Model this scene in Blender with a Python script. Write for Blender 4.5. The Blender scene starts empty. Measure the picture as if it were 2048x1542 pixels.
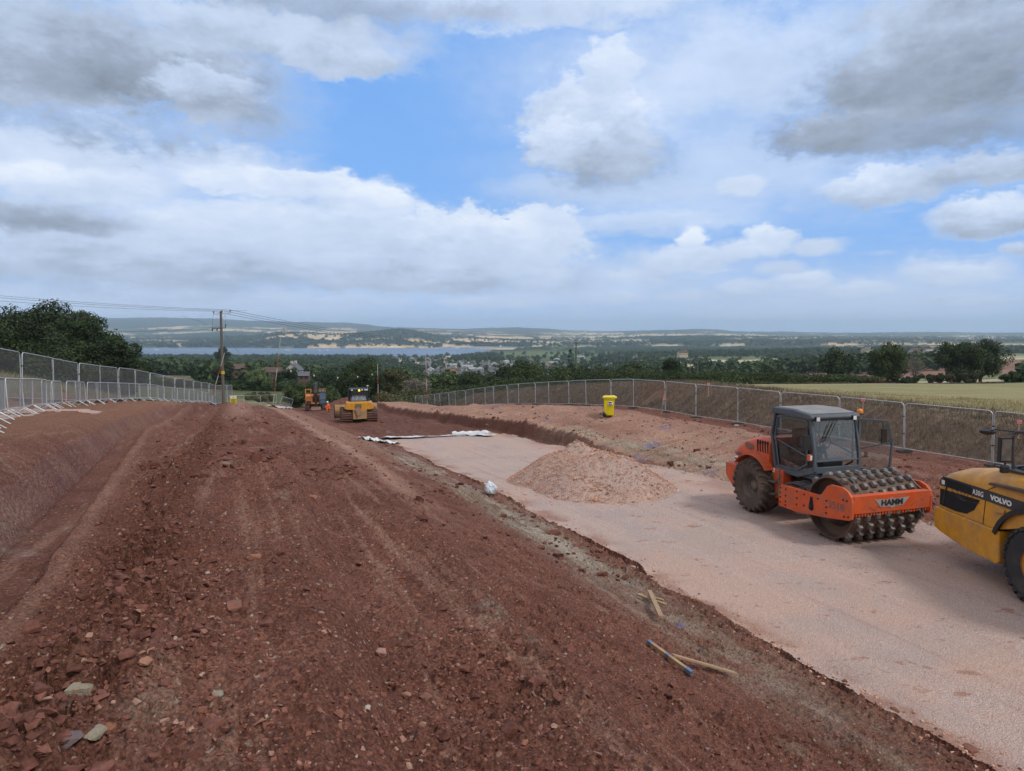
import bpy, bmesh, math, random
import numpy as np
from mathutils import Vector, Matrix
R = math.radians
C = bpy.context.scene
COL = C.collection

# ------------------------------------------------------------------ camera
FPX = 1384.0                       # focal length in pixels of the 2048 px wide photograph
PITCH = math.atan((771 - 665) / FPX)
cam_d = bpy.data.cameras.new('camera')
cam = bpy.data.objects.new('camera', cam_d); COL.objects.link(cam)
cam_d.sensor_width = 36.0; cam_d.lens = 36.0 * FPX / 2048.0
cam_d.clip_start = 0.1; cam_d.clip_end = 60000
cam.location = (0, 0, 0)
cam.rotation_euler = (R(90) - PITCH, 0, 0)
C.camera = cam
C.view_settings.view_transform = 'Standard'
C.view_settings.look = 'None'
C.view_settings.exposure = 0.08
C.view_settings.gamma = 1.0
C.render.engine = 'CYCLES'
C.cycles.use_denoising = True
C.cycles.max_bounces = 6
C.cycles.diffuse_bounces = 2
C.cycles.glossy_bounces = 2
C.cycles.transmission_bounces = 4
C.cycles.transparent_max_bounces = 8
C.cycles.volume_bounces = 1
C.cycles.caustics_reflective = False
C.cycles.caustics_refractive = False

def ray(px, py):
    u = (px - 1024) / FPX; v = (771 - py) / FPX
    return Vector((u, math.cos(PITCH) + v * math.sin(PITCH), -math.sin(PITCH) + v * math.cos(PITCH)))
def at(px, py, y):                 # the point of the place seen at that pixel, y metres ahead
    r = ray(px, py); return r * (y / r.y)
def azel(px, py):
    r = ray(px, py).normalized(); return math.atan2(r.x, r.y), math.asin(r.z)

# ------------------------------------------------------------------ node helper
class NT:
    def __init__(s, tree): s.t = tree; s.n = tree.nodes; s.l = tree.links
    def node(s, typ, **kw):
        n = s.n.new(typ)
        for k, v in kw.items(): setattr(n, k, v)
        return n
    def put(s, sock, v):
        if isinstance(v, bpy.types.NodeSocket): s.l.new(v, sock)
        elif v is not None:
            try: sock.default_value = v
            except Exception: sock.default_value = tuple(v) + (1.0,)
    def math(s, op, a, b=None, c=None, clamp=False):
        n = s.node('ShaderNodeMath', operation=op, use_clamp=clamp)
        for i, v in enumerate((a, b, c)):
            if v is not None: s.put(n.inputs[i], v)
        return n.outputs[0]
    def vmath(s, op, a, b=None):
        n = s.node('ShaderNodeVectorMath', operation=op)
        s.put(n.inputs[0], a)
        if b is not None: s.put(n.inputs['Scale' if op == 'SCALE' else 1], b)
        return n.outputs[0]
    def mix(s, f, a, b, mode='MIX'):
        n = s.node('ShaderNodeMix', data_type='RGBA', blend_type=mode, clamp_factor=True)
        s.put(n.inputs[0], f); s.put(n.inputs[6], a); s.put(n.inputs[7], b)
        return n.outputs[2]
    def noise(s, vec, scale, detail=4, rough=.55, out=0, dist=0, dim='3D'):
        n = s.node('ShaderNodeTexNoise', noise_dimensions=dim)
        if vec is not None: s.put(n.inputs['Vector'], vec)
        n.inputs['Scale'].default_value = scale; n.inputs['Detail'].default_value = detail
        n.inputs['Roughness'].default_value = rough; n.inputs['Distortion'].default_value = dist
        return n.outputs[out]
    def voro(s, vec, scale, feature='F1', rnd=1.0):
        n = s.node('ShaderNodeTexVoronoi', feature=feature)
        s.put(n.inputs['Vector'], vec); n.inputs['Scale'].default_value = scale
        n.inputs['Randomness'].default_value = rnd
        return n
    def step(s, v, a, b, lo=0.0, hi=1.0):
        n = s.node('ShaderNodeMapRange', interpolation_type='SMOOTHSTEP')
        s.put(n.inputs[0], v)
        n.inputs[1].default_value = a; n.inputs[2].default_value = b
        n.inputs[3].default_value = lo; n.inputs[4].default_value = hi
        return n.outputs[0]
    def ramp(s, v, stops):
        n = s.node('ShaderNodeValToRGB'); cr = n.color_ramp
        while len(cr.elements) < len(stops): cr.elements.new(.5)
        for e, (p, c) in zip(cr.elements, stops): e.position = p; e.color = tuple(c) + (1,)
        s.put(n.inputs[0], v); return n.outputs[0]
    def mapping(s, vec, loc=(0, 0, 0), rot=(0, 0, 0), scale=(1, 1, 1)):
        n = s.node('ShaderNodeMapping'); s.put(n.inputs[0], vec)
        n.inputs[1].default_value = loc; n.inputs[2].default_value = rot; n.inputs[3].default_value = scale
        return n.outputs[0]

# ------------------------------------------------------------------ sky and sun
SUN_AZ, SUN_EL = R(125), R(48)     # clockwise from +Y (ahead); high cloud softens it
world = bpy.data.worlds.new('World'); C.world = world; world.use_nodes = True
w = NT(world.node_tree); w.n.clear()
w_out = w.node('ShaderNodeOutputWorld'); w_bg = w.node('ShaderNodeBackground')
w_bg.inputs['Strength'].default_value = 0.12
w.l.new(w_bg.outputs[0], w_out.inputs[0])
sky = w.node('ShaderNodeTexSky', sky_type='NISHITA', sun_disc=False)
sky.sun_elevation = SUN_EL; sky.sun_rotation = SUN_AZ
sky.altitude = 80; sky.air_density = 1.0; sky.dust_density = 0.6; sky.ozone_density = 1.2
tc = w.node('ShaderNodeTexCoord').outputs['Generated']
sep = w.node('ShaderNodeSeparateXYZ'); w.put(sep.inputs[0], tc)
sx, sy, sz = sep.outputs
az = w.math('ARCTAN2', sx, sy); el = w.math('ARCSINE', sz)
zz = w.math('ADD', w.math('MAXIMUM', sz, 0.0), 0.10)
cb = w.node('ShaderNodeCombineXYZ')
w.put(cb.inputs[0], w.math('DIVIDE', sx, zz)); w.put(cb.inputs[1], w.math('DIVIDE', sy, zz))
plane = cb.outputs[0]                                  # position on the cloud deck
# milder, direction-space coordinate for billows
cb2 = w.node('ShaderNodeCombineXYZ')
w.put(cb2.inputs[0], az); w.put(cb2.inputs[1], w.math('MULTIPLY', el, 1.7))
dirc = cb2.outputs[0]
def warp(scale, detail, rough):
    c = w.noise(dirc, scale, detail, rough, out=1)
    return w.vmath('SUBTRACT', c, (.5, .5, .5))
W1 = warp(6.5, 12, .68); W2 = warp(20, 9, .66); W3 = warp(44, 8, .68)
W1 = w.vmath('ADD', W1, w.vmath('SCALE', W3, .28)); W2 = w.vmath('ADD', W2, w.vmath('SCALE', W3, .35))
texn = w.math('SUBTRACT', w.noise(dirc, 7, 9, .62), .5); texs = w.math('SUBTRACT', w.noise(plane, 2.4, 9, .66), .5)
tex = w.math('ADD', w.math('MULTIPLY', texn, .55), w.math('MULTIPLY', texs, .35))
cb3 = w.node('ShaderNodeCombineXYZ'); w.put(cb3.inputs[0], az); w.put(cb3.inputs[1], el); AE = cb3.outputs[0]
# px, py, rx, ry of each cloud as seen in the sky, brightness of its top and base, softness, opacity
CLOUDS = [
 (1500, 130, 560, 150, .80, .74, .6, .85), (1500, 330, 520, 110, .76, .66, .6, .72), (1050, 10, 420, 58, .80, .66, .4, .95), (1650, 600, 640, 55, .66, .58, .7, .75), (1100, 560, 400, 60, .70, .60, .6, .85),
 (300, 600, 520, 48, .62, .58, .6, .9), (150, 330, 300, 110, .74, .66, .5, 1), (420, 330, 180, 50, .76, .68, .5, .95), (250, 480, 420, 110, .72, .52, .4, 1), (700, 500, 420, 85, .76, .60, .35, 1),
 (570, 368, 230, 34, .92, .74, .22, 1), (130, 372, 210, 40, .93, .66, .35, 1), (930, 480, 260, 66, .90, .60, .2, 1), (1100, 470, 90, 62, .94, .66, .25, 1), (740, 405, 110, 34, .95, .76, .2, 1),
 (560, 440, 200, 50, .80, .62, .35, 1), (330, 455, 150, 50, .80, .60, .35, 1), (90, 430, 175, 34, .58, .28, .35, 1), (300, 535, 330, 46, .52, .32, .40, 1), (850, 545, 330, 44, .64, .36, .28, 1), (1080, 545, 90, 40, .70, .50, .3, 1),
 (1320, 380, 260, 46, .84, .74, .6, .8), (1300, 440, 240, 26, .86, .72, .5, .8),
 (1270, 552, 75, 20, .80, .62, .35, 1), (1370, 522, 105, 34, .84, .60, .3, 1), (1383, 476, 34, 26, .96, .80, .3, 1), (1538, 480, 58, 38, .90, .60, .25, 1), (1630, 496, 62, 20, .76, .60, .35, 1), (1470, 505, 60, 24, .72, .60, .4, 1),
 (1230, 598, 90, 16, .74, .58, .4, .9), (1380, 590, 90, 18, .72, .56, .4, .9), (1500, 575, 80, 22, .78, .56, .35, 1), (1610, 562, 70, 24, .84, .58, .35, 1), (1720, 580, 110, 22, .74, .55, .4, 1), (1900, 545, 130, 34, .80, .56, .4, 1), (1560, 536, 55, 15, .72, .58, .4, .9), (1930, 600, 150, 18, .64, .52, .4, .9), (2035, 500, 34, 14, .60, .45, .3, 1), (980, 605, 110, 14, .76, .62, .4, .9), (700, 600, 160, 14, .72, .62, .5, .8), (1490, 372, 70, 24, .80, .68, .4, 1),
 (1180, 375, 190, 38, .62, .52, .55, .8), (1195, 250, 158, 108, .93, .26, .24, 1), (1130, 290, 90, 52, .86, .42, .22, 1), (1225, 130, 74, 70, .86, .66, .3, 1), (1250, 325, 105, 48, .50, .36, .45, 1),
 (1760, 372, 165, 42, .84, .42, .28, 1), (1990, 335, 220, 40, .70, .42, .35, 1), (1975, 432, 130, 44, .84, .38, .25, 1),
 (1860, 120, 350, 175, .46, .12, .34, 1), (1660, 262, 150, 46, .40, .16, .32, 1), (1840, 262, 260, 50, .26, .16, .4, .9),
 (130, 110, 460, 155, .52, .10, .30, 1), (420, 195, 110, 62, .64, .30, .25, 1), (520, 60, 330, 74, .66, .50, .35, 1), (670, 112, 150, 48, .66, .46, .25, 1), (640, 4, 420, 34, .44, .34, .5, .9), (250, 250, 300, 40, .64, .56, .6, .6)]
cvV, cvA = .62, 0.0
for (px_, py_, rx_, ry_, top_, bot_, soft_, op_) in CLOUDS:
    a_, e_ = azel(px_, py_); sa = abs(azel(px_ + rx_, py_)[0] - a_); se = abs(azel(px_, py_ - ry_)[1] - e_)
    amp = min(sa, se * 1.6); WW_ = W1 if amp > .085 else W2
    nd = w.node('ShaderNodeVectorMath', operation='MULTIPLY_ADD'); w.put(nd.inputs[0], WW_); nd.inputs[1].default_value = (2.0 * amp, 1.4 * amp, 0); w.put(nd.inputs[2], AE)
    n2_ = w.node('ShaderNodeVectorMath', operation='MULTIPLY_ADD'); w.put(n2_.inputs[0], nd.outputs[0]); n2_.inputs[1].default_value = (1 / sa, 1 / se, 0); n2_.inputs[2].default_value = (-a_ / sa, -e_ / se, 0)
    ln = w.node('ShaderNodeVectorMath', operation='LENGTH'); w.put(ln.inputs[0], n2_.outputs[0])
    sp = w.node('ShaderNodeSeparateXYZ'); w.put(sp.inputs[0], n2_.outputs[0])
    mk = w.step(ln.outputs['Value'], 1 + soft_ * 1.15, 1 - soft_ * 1.2, 0, op_)
    val = w.math('ADD', w.step(sp.outputs[1], -.75, .95, bot_, top_), w.math('MULTIPLY', tex, 1.35))
    df = w.math('SUBTRACT', val, cvV); cvV = w.math('MULTIPLY_ADD', mk, df, cvV); cvA = w.math('MAXIMUM', cvA, mk)
thin = w.step(w.noise(plane, 2.2, 9, .66), .48, .72, 0, .55)
hole = w.step(w.math('SUBTRACT', az, azel(1060, 200)[0]), -.02, .16, .03, 1)
cmask = w.math('MAXIMUM', w.math('MULTIPLY', thin, hole), cvA)
rest = w.math('MAXIMUM', w.step(w.math('ABSOLUTE', az), .70, .95), w.step(el, .56, .80))   # bright neutral cloud added over the unseen sky to whiten the ambient light
cmask = w.math('MAXIMUM', cmask, w.math('MULTIPLY', rest, w.step(texn, -.22, .0, .55, 1)))
sv = cvV
K = 1 / 0.12
ccol = w.ramp(sv, [(0.0, (.205, .245, .31)), (.30, (.345, .415, .54)), (.56, (.53, .64, .84)), (.80, (.66, .765, .95)), (1.0, (.82, .89, 1.0))])
ccol = w.vmath('SCALE', ccol, K)
ccol = w.mix(rest, ccol, w.mix(w.step(texn, -.2, .2), (.50 * K, .52 * K, .56 * K), (.84 * K, .85 * K, .87 * K)))
blue = w.mix(.78, sky.outputs[0], (.195 * K, .45 * K, .97 * K), 'MIX')
haze_f = w.step(el, .0, .15, 1, 0)
skyc = w.mix(cmask, blue, ccol)
skyc = w.mix(w.math('MULTIPLY', haze_f, .42), skyc, (.57 * K, .68 * K, .92 * K))
below = w.step(el, -.02, -.0, 1, 0)
skyc = w.mix(below, skyc, (.16 * K, .15 * K, .15 * K))
w.put(w_bg.inputs[0], skyc)

sun_d = bpy.data.lights.new('sun', 'SUN'); sun = bpy.data.objects.new('sun', sun_d); COL.objects.link(sun)
sun_d.energy = 1.7; sun_d.angle = R(9); sun_d.color = (1.0, .95, .88)
sdir = Vector((math.sin(SUN_AZ) * math.cos(SUN_EL), math.cos(SUN_AZ) * math.cos(SUN_EL), math.sin(SUN_EL)))
sun.rotation_euler = sdir.to_track_quat('Z', 'Y').to_euler()
sun.location = (0, 0, 60)

# ------------------------------------------------------------------ materials
MATS = {}
def mat(name, color, rough=.7, metal=0.0, dirt=None, dirt_amt=.35, dirt_scale=3.0, bump=0.0, bump_scale=30, spec=.4, emit=None, alpha=None, coat=0):
    if name in MATS: return MATS[name]
    m = bpy.data.materials.new(name); m.use_nodes = True; MATS[name] = m
    n = NT(m.node_tree); b = n.n['Principled BSDF']
    co = n.node('ShaderNodeTexCoord').outputs['Object']
    f = n.noise(co, dirt_scale, 8, .65)
    var = n.mix(n.step(f, .35, .7), tuple(c * .88 for c in color), tuple(min(1, c * 1.1) for c in color))
    if dirt:
        g = n.noise(co, dirt_scale * .6, 9, .7)
        var = n.mix(n.math('MULTIPLY', n.step(g, .42, .68), dirt_amt), var, dirt)
        n.put(b.inputs['Roughness'], n.math('MULTIPLY_ADD', n.step(g, .4, .7), .25, rough, clamp=True))
    else: b.inputs['Roughness'].default_value = rough
    n.put(b.inputs['Base Color'], var)
    b.inputs['Metallic'].default_value = metal
    b.inputs['Specular IOR Level'].default_value = spec
    if coat: b.inputs['Coat Weight'].default_value = coat
    if emit: b.inputs['Emission Color'].default_value = tuple(emit[0]) + (1,); b.inputs['Emission Strength'].default_value = emit[1]
    if bump:
        bn = n.node('ShaderNodeBump'); bn.inputs['Strength'].default_value = bump; bn.inputs['Distance'].default_value = .02
        n.put(bn.inputs['Height'], n.noise(co, bump_scale, 6, .6)); n.put(b.inputs['Normal'], bn.outputs[0])
    if alpha is not None:
        b.inputs['Transmission Weight'].default_value = alpha; b.inputs['IOR'].default_value = 1.05
    return m

# ------------------------------------------------------------------ numpy noise
def _h(ix, iy, seed):
    n = (ix.astype(np.int64) * 374761393 + iy.astype(np.int64) * 668265263 + seed * 1442695041) & 0xffffffff
    n = ((n ^ (n >> 13)) * 1274126177) & 0xffffffff
    n = (n ^ (n >> 16)) & 0xffffffff
    n = (n * 2246822519) & 0xffffffff
    return ((n ^ (n >> 15)) & 0xffffff).astype(np.float64) / 0xffffff
def vn(x, y, seed=0):
    x = np.asarray(x, float); y = np.asarray(y, float)
    fx = np.floor(x); fy = np.floor(y); u = x - fx; v = y - fy
    ix = fx.astype(np.int64); iy = fy.astype(np.int64)
    u = u * u * (3 - 2 * u); v = v * v * (3 - 2 * v)
    a = _h(ix, iy, seed); b = _h(ix + 1, iy, seed); c = _h(ix, iy + 1, seed); d = _h(ix + 1, iy + 1, seed)
    return (a + (b - a) * u) * (1 - v) + (c + (d - c) * u) * v
def fbm(x, y, oct=4, seed=0, gain=.5):
    t = 0; a = 1.0; s = 0
    for k in range(oct):
        t = t + a * (vn(x * 2 ** k + 17.3 * k, y * 2 ** k - 9.1 * k, seed + k) - .5); s += a; a *= gain
    return t / s * 2                                # about -1..1
def vor(x, y, seed=0):
    """cell id hash, distance to nearest cell border (cell units)"""
    x = np.asarray(x, float); y = np.asarray(y, float)
    ix = np.floor(x).astype(np.int64); iy = np.floor(y).astype(np.int64)
    f1 = np.full(x.shape, 9.0); f2 = f1.copy(); idv = np.zeros(x.shape)
    for dx in (-1, 0, 1):
        for dy in (-1, 0, 1):
            jx = ix + dx; jy = iy + dy
            d = np.hypot(jx + _h(jx, jy, seed) - x, jy + _h(jx, jy, seed + 5) - y)
            hid = _h(jx, jy, seed + 11)
            m = d < f1
            f2 = np.where(m, f1, np.minimum(f2, d)); idv = np.where(m, hid, idv); f1 = np.where(m, d, f1)
    return idv, f2 - f1, f1
def sstep(v, a, b):
    t = np.clip((v - a) / (b - a), 0, 1); return t * t * (3 - 2 * t)
# ------------------------------------------------------------------ the shape of the land
# s runs along the road (away and a little left), t across it (to the right), both from the camera's foot
def st(x, y): return -.371 * x + .928 * y, .928 * x + .371 * y
def xy(s, t): return -.371 * s + .928 * t, .928 * s + .371 * t
def P_(s): return -.71 - .0742 * s - .035 * np.maximum(s - 50, 0)                                  # level of the strip left of the ditch
def C_(s): return -1.66 - .0745 * s + .25 * sstep(s, 3, 9) * (1 - sstep(s, 40, 70)) * 0
def G_(s): return np.interp(s, [-60, 0, 16, 22, 30, 42, 65, 100, 140], [-5.3, -5.35, -5.42, -5.6, -6.0, -6.65, -8.3, -10.9, -14])
def F_(s): return np.interp(s, [-60, 0, 19, 36.4, 40, 47, 55, 63.4, 71.8, 86.7, 97, 140], [-4.7, -4.75, -4.85, -5.1, -5.15, -5.66, -6.35, -7.15, -8.1, -9.9, -11.1, -15.5])
def B_(s): return F_(s) + np.interp(s, [0, 19, 40, 86, 93, 97], [1.1, 1.3, 1.6, 1.6, .9, .1])
def TC_(s): return np.interp(s, [-20, 7, 30, 46, 62], [-1.5, -2.0, -3.65, -3.3, -2.9])
def near_base(s, t):
    P = P_(s); Cc = C_(s); G = G_(s); F = F_(s); B = B_(s); tc = TC_(s)
    dd = np.interp(s, [-60, 0, 38, 50, 62], [1.10, 1.08, .85, .35, 0])  # ditch depth
    up = np.interp(s, [-60, 40, 75, 110], [1, 1, .55, .2])
    stp = np.interp(s, [-60, 27, 34, 40, 75, 110], [.10, .12, .75, .85, .7, .3])
    Zf = -3.5 - .035 * np.maximum(s - 19, 0) - .03 * np.maximum(s - 55, 0) - .07 * np.maximum(s - 68, 0) * (t < 80) - .025 * np.maximum(t - 30, 0)
    te = np.interp(s, [0, 3, 5, 13, 40], [.2, .3, .45, .95, 1.0])
    kn = [(-90 + 0 * s, P + 3.2 * up), (-22 + 0 * s, P + 2.7 * up), (-12.5 + 0 * s, P + 1.7 * up), (-7.2 + 0 * s, P + .10), (-5 + 0 * s, P),
          (tc - 1.7, P - .03), (tc - 1.05, P - .14 * dd), (tc - .62, P - .42 * dd), (tc - .26, P - dd), (tc + .22, P - dd - .03), (tc + .34, P - dd + .10), (tc + .75, np.minimum(Cc - .10, P - dd + .14)),
          (tc + 1.5, Cc - .02), (te, Cc), (te + .16, Cc - .10), (te + .48, Cc - .40), (te + 1.15, Cc - .43 + .04 * np.sin(s * .6)), (te + 1.75, Cc - .45), (3.3 + 0 * s, Cc - .30 - .42 * (Cc - .3 - G - .3) * 1.0 - .02),
          (6.7 + 0 * s, G + .28), (8.25 + 0 * s, G + .04), (8.6 + 0 * s, G), (16.4 + 0 * s, G), (16.9 + 0 * s, G + stp),
          (19.5 + 0 * s, G + stp + (F - G - stp) * .62), (22 + 0 * s, F + .12), (25.3 + 0 * s, F), (26.3 + 0 * s, F + .05),
          (28.6 + 0 * s, B - .1), (30.5 + 0 * s, B + .05), (37 + 0 * s, Zf - .1), (90 + 0 * s, Zf), (200 + 0 * s, Zf)]
    z = kn[0][1].copy() if hasattr(kn[0][1], 'copy') else kn[0][1]
    for (ta, za), (tb, zb) in zip(kn[:-1], kn[1:]):
        f = np.clip((t - ta) / (tb - ta), 0, 1)
        z = np.where(t >= ta, za + (zb - za) * f, z)
    return z
PXT = np.array([-500, 300, 560, 760, 1100, 1400, 1800, 2500.])
DT = np.array([100, 130, 200, 350, 600, 1000, 1500, 2000, 2350, 2450, 3350, 3500.])
ZT = np.array([[-4, -5, -10, -25, -45, -60, -72, -79, -81, -86, -86, -79],
               [-9.3, -12.6, -17.2, -24, -34, -51, -63, -75, -81, -86, -86, -79],
               [-10, -13.4, -18.4, -26, -37, -53, -64, -75, -81, -86, -86, -79],
               [-12.5, -16.5, -24, -35, -45, -56, -66, -76, -81, -86, -86, -79],
               [-11, -13, -22, -36, -50, -60, -67, -72, -74, -76, -78, -78],
               [-9, -10, -18, -28, -38, -46, -53, -60, -68, -72, -77, -77],
               [-8, -9.5, -16, -26, -33, -39, -45, -51, -56, -60, -70, -76],
               [-6, -8, -12, -17, -20, -26, -36, -45, -52, -58, -72, -77]], float)
PXF = np.array([-600, 0, 200, 300, 400, 500, 560, 600, 700, 800, 900, 1020, 1200, 1400, 1600, 1800, 2048, 2700.])
DF = np.array([3500, 4200, 4800, 6500, 8500, 11000, 15500.])
YF = np.array([[698, 685, 679, 670, 652, 631, 720], [698, 685, 679, 670, 652, 631, 720], [698, 685, 679, 671, 653, 635, 720], [698, 686, 680, 670, 654, 636, 720],
               [698, 688, 682, 669, 654, 638, 720], [698, 684, 677, 669, 656, 642, 720], [698, 672, 665, 672, 657, 644, 720], [698, 673, 667, 672, 658, 646, 720],
               [698, 680, 671, 672, 661, 650, 720], [698, 681, 662, 671, 664, 655, 720], [698, 690, 679, 668, 664, 657, 720],
               [697, 692, 684, 675, 667, 656, 720], [694, 690, 684, 676, 670, 664, 720], [690, 686, 681, 675, 669, 660, 720],
               [689, 685, 681, 676, 672, 667, 720], [689, 684, 680, 675, 671, 667, 720], [688, 683, 679, 675, 671, 667, 720], [688, 683, 679, 675, 671, 667, 720]], float)
ZFAR = -(YF - 665) / FPX * DF[None, :] * 1.0
def bilin(px, d, PX, D, Z):
    i = np.clip(np.searchsorted(PX, px) - 1, 0, len(PX) - 2); j = np.clip(np.searchsorted(D, d) - 1, 0, len(D) - 2)
    u = np.clip((px - PX[i]) / (PX[i + 1] - PX[i]), 0, 1); v = np.clip((d - D[j]) / (D[j + 1] - D[j]), 0, 1)
    u = u * u * (3 - 2 * u)
    return (Z[i, j] * (1 - u) + Z[i + 1, j] * u) * (1 - v) + (Z[i, j + 1] * (1 - u) + Z[i + 1, j + 1] * u) * v
def far_base(x, y):
    d = np.maximum(y, 1); d = np.where(y < .45 * np.abs(x), np.hypot(x, y) * .45, d)
    px = 1024 + FPX * x / d
    zn = bilin(px, d, PXT, DT, ZT); zf = bilin(px, d, PXF, DF, ZFAR)
    z = np.where(d < 3500, zn, zf)
    rough = fbm(x / 900, y / 900, 5, 71) * np.interp(d, [120, 400, 2000, 3500, 4500, 11000, 15000], [0, 1.5, 2, 0, 14, 38, 40])
    # the hill with the bare brown field on the right
    hill = 7 * np.exp(-(((x - 350) / 170) ** 2 + ((y - 520) / 150) ** 2))
    return z + rough + hill
def heap(x, y, cx, cy, r, h): return h * np.clip(1 - np.hypot(x - cx, y - cy) / r, 0, 1)
def H0(x, y):
    x = np.asarray(x, float); y = np.asarray(y, float)
    s, t = st(x, y)
    zn = near_base(s, t)
    zf = far_base(x, y)
    r = np.hypot(x, y)
    k = sstep(r, 100, 165); k = np.maximum(k, sstep(s, 118, 150))
    z = zn * (1 - k) + zf * k
    z = z + heap(x, y, -25.5, 106, 5.0, 1.7)
    z = z + heap(x, y, -14, 88, 7, .9) + heap(x, y, -17.5, 96, 5, .9)
    return z
def zones(s, t, r, x, y):
    """0 soil, 1 gravel road, 2 meadow, 3 spoil bank, 4 stubble field, 5 countryside, 6 loose gravel patch"""
    wob = fbm(s * .5, t * .5, 3, 5) * .55 + fbm(s * 3, t * 3, 3, 6) * .10
    z = np.zeros(s.shape, np.int8)
    gl = 8.35 + wob * .62 + fbm(s * 5, t * 5, 3, 7) * .09; gr = np.minimum(16.38, 16.2 + wob * .9) + np.interp(s, [10, 20, 28], [1.2, .5, 0])
    end = 42.2 + (t - 8) * .28 + fbm(t * .8, 0 * t, 2, 9) * .4
    z[(t > gl) & (t < gr) & (s < end) & (s > -60)] = 1
    z[(t < -9.2 + wob * .5)] = 2
    z[(s > 84 + wob) & (t < 4)] = 2
    z[(t > 26.0 + wob * .4)] = 3
    z[(t > 31.2 + wob * 1.2 + np.interp(s, [60, 80], [0, 3]))] = 4
    z[(t > -7.6) & (t < -5.9 + wob * .5) & (s > 12) & (s < 30) & (fbm(s * .7, t * 1.2, 3, 8) > -.35)] = 6
    z[(s > 28.2 + wob * .5) & (s < 31.0 + wob * .8) & (t > -7.6) & (t < -4.9 + wob * .3)] = 6
    z[(r > 128) | (s > 122)] = 5
    return z
def detail(x, y, s, t, r, zn):
    lod = lambda wl: 1.0                                # amplitude cut where the grid cannot carry it
    a = np.zeros(x.shape)
    soil = (zn == 0); grav = (zn == 1) | (zn == 6)
    bund = (t > -2.4) & (t < 8.3)
    big = fbm(x * .55, y * .55, 3, 20) * .07
    mid = fbm(x * 2.3, y * 2.3, 4, 21) * .062
    fine = fbm(x * 9, y * 9, 4, 22, .65) * .032
    # clods: rounded lumps
    _, e1, f1 = vor(x * 7, y * 7, 31); c1 = np.clip(.62 - f1, 0, 1) * (_ > .45)
    _, e2, f2 = vor(x * 18, y * 18, 32); c2 = np.clip(.6 - f2, 0, 1) * (_ > .35)
    idb, eb, _b = vor(x * 9 + y, y * 9, 34); idc, ec, _c = vor(x * 24, y * 24 - x, 36)
    patch = sstep(fbm(x * .8, y * .8, 3, 33), -.25, .55)
    rutR = np.exp(-((t + .95 + fbm(s * .35, s * 0, 3, 40) * .45) / .42) ** 2) * (s > 2.5)      # dark line of turned clods
    edge = np.exp(-((t - 8.1) / .4) ** 2)
    lump = patch * .7 + rutR * 1.5 + edge * .8 + .25
    slope = sstep(t, 1.0, 2.0) * (1 - sstep(t, 6.5, 7.5))
    # machine-drawn grooves along the slope of the mound
    wob = fbm(s * .18, t * .4, 3, 41) * .35
    groove = (np.sin((t + wob) * 9.0) * .5 + np.sin((t + wob) * 23.0 + 1.3) * .3) * .040 * sstep(fbm(s * .12, t * .5, 2, 43), -.5, .5)
    a = np.where(soil, big + mid * (.5 + patch) + fine + (c1 * .045 + c2 * .02) * lump + rutR * (fbm(x * 3.1, y * 3.1, 4, 44) * .22 + .06), a)
    a = np.where(soil & bund, a + groove * slope, a)
    # ditch walls and right-hand bank: bucket marks running down the face
    tc = TC_(s)
    bankL = ((t > tc - 1.3) & (t < tc - .2)); bankR = (t > 16.6) & (t < 22)
    marks = (vn(s * 5.2, t * .35, 50) - .5) * .10 + (vn(s * 1.4, t * .2, 51) - .5) * .12
    flat = (t < tc - .2) & soil
    a = np.where(flat, a * .35, a)
    a = np.where(bankL | bankR, a * .7 + marks * np.where(bankR, 1.9, .45), a)
    a = np.where(soil & (t > tc + .5) & (t < 8.6), a + (idb - .5) * np.minimum(1, eb * 5) * .075 * lump + (idc - .5) * np.minimum(1, ec * 5) * .030, a)
    dit = (t >= tc - .25) & (t <= tc + .3)
    a = np.where(dit & soil, mid * .4 + np.abs(fbm(s * 1.8, t * .3, 2, 52)) * .05, a)
    rough_ = soil & (t > 16.8) & (t < 25.2)
    a = np.where(rough_, a + (fbm(s * .5, t * .9, 5, 56, .6)) * .13, a)
    face = (t > 16.3) & (t < 17.3) & (s > 30)
    a = np.where(face, a + fbm(s * .9, t * .9, 3, 53) * .10, a)
    # dug-over ground past the end of the stone
    dug = soil & (t > 8.3) & (t < 16.6)
    a = np.where(dug, fbm(s * .35, t * .9, 4, 54) * .18 + fine + np.sin((t + fbm(s * .1, t * .2, 2, 57)) * 7) * .04 * sstep(fbm(s * .2, t * .2, 2, 58), -.4, .3) + (vn(s * 2.2, t * .8, 59) - .5) * .10, a)
    g = fbm(x * .35, y * .35, 3, 60) * .035 + fbm(x * 14, y * 14, 3, 61, .7) * .012
    _, _, f3 = vor(x * 26, y * 26, 62)
    g = g + np.clip(.5 - f3, 0, 1) * .018
    a = np.where(grav, g + .02, a)
    sp = (zn == 3)
    a = np.where(sp, big * 1.5 + mid + (vn(s * 2.6, t * .25, 55) - .5) * .22 * (t < 30), a)
    a = np.where((zn == 2) | (zn == 4), big * .8 + mid * .5, a)
    a = np.where(zn == 5, 0, a)
    return a
def Hz(x, y):
    """ground height with its relief, for standing things on"""
    x = np.atleast_1d(np.asarray(x, float)); y = np.atleast_1d(np.asarray(y, float))
    s, t = st(x, y); r = np.hypot(x, y); zn = zones(s, t, r, x, y)
    return H0(x, y) + detail(x, y, s, t, r, zn)
def hz(x, y): return float(Hz(x, y)[0])
def h0(x, y): return float(H0(np.array([x]), np.array([y]))[0])

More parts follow.
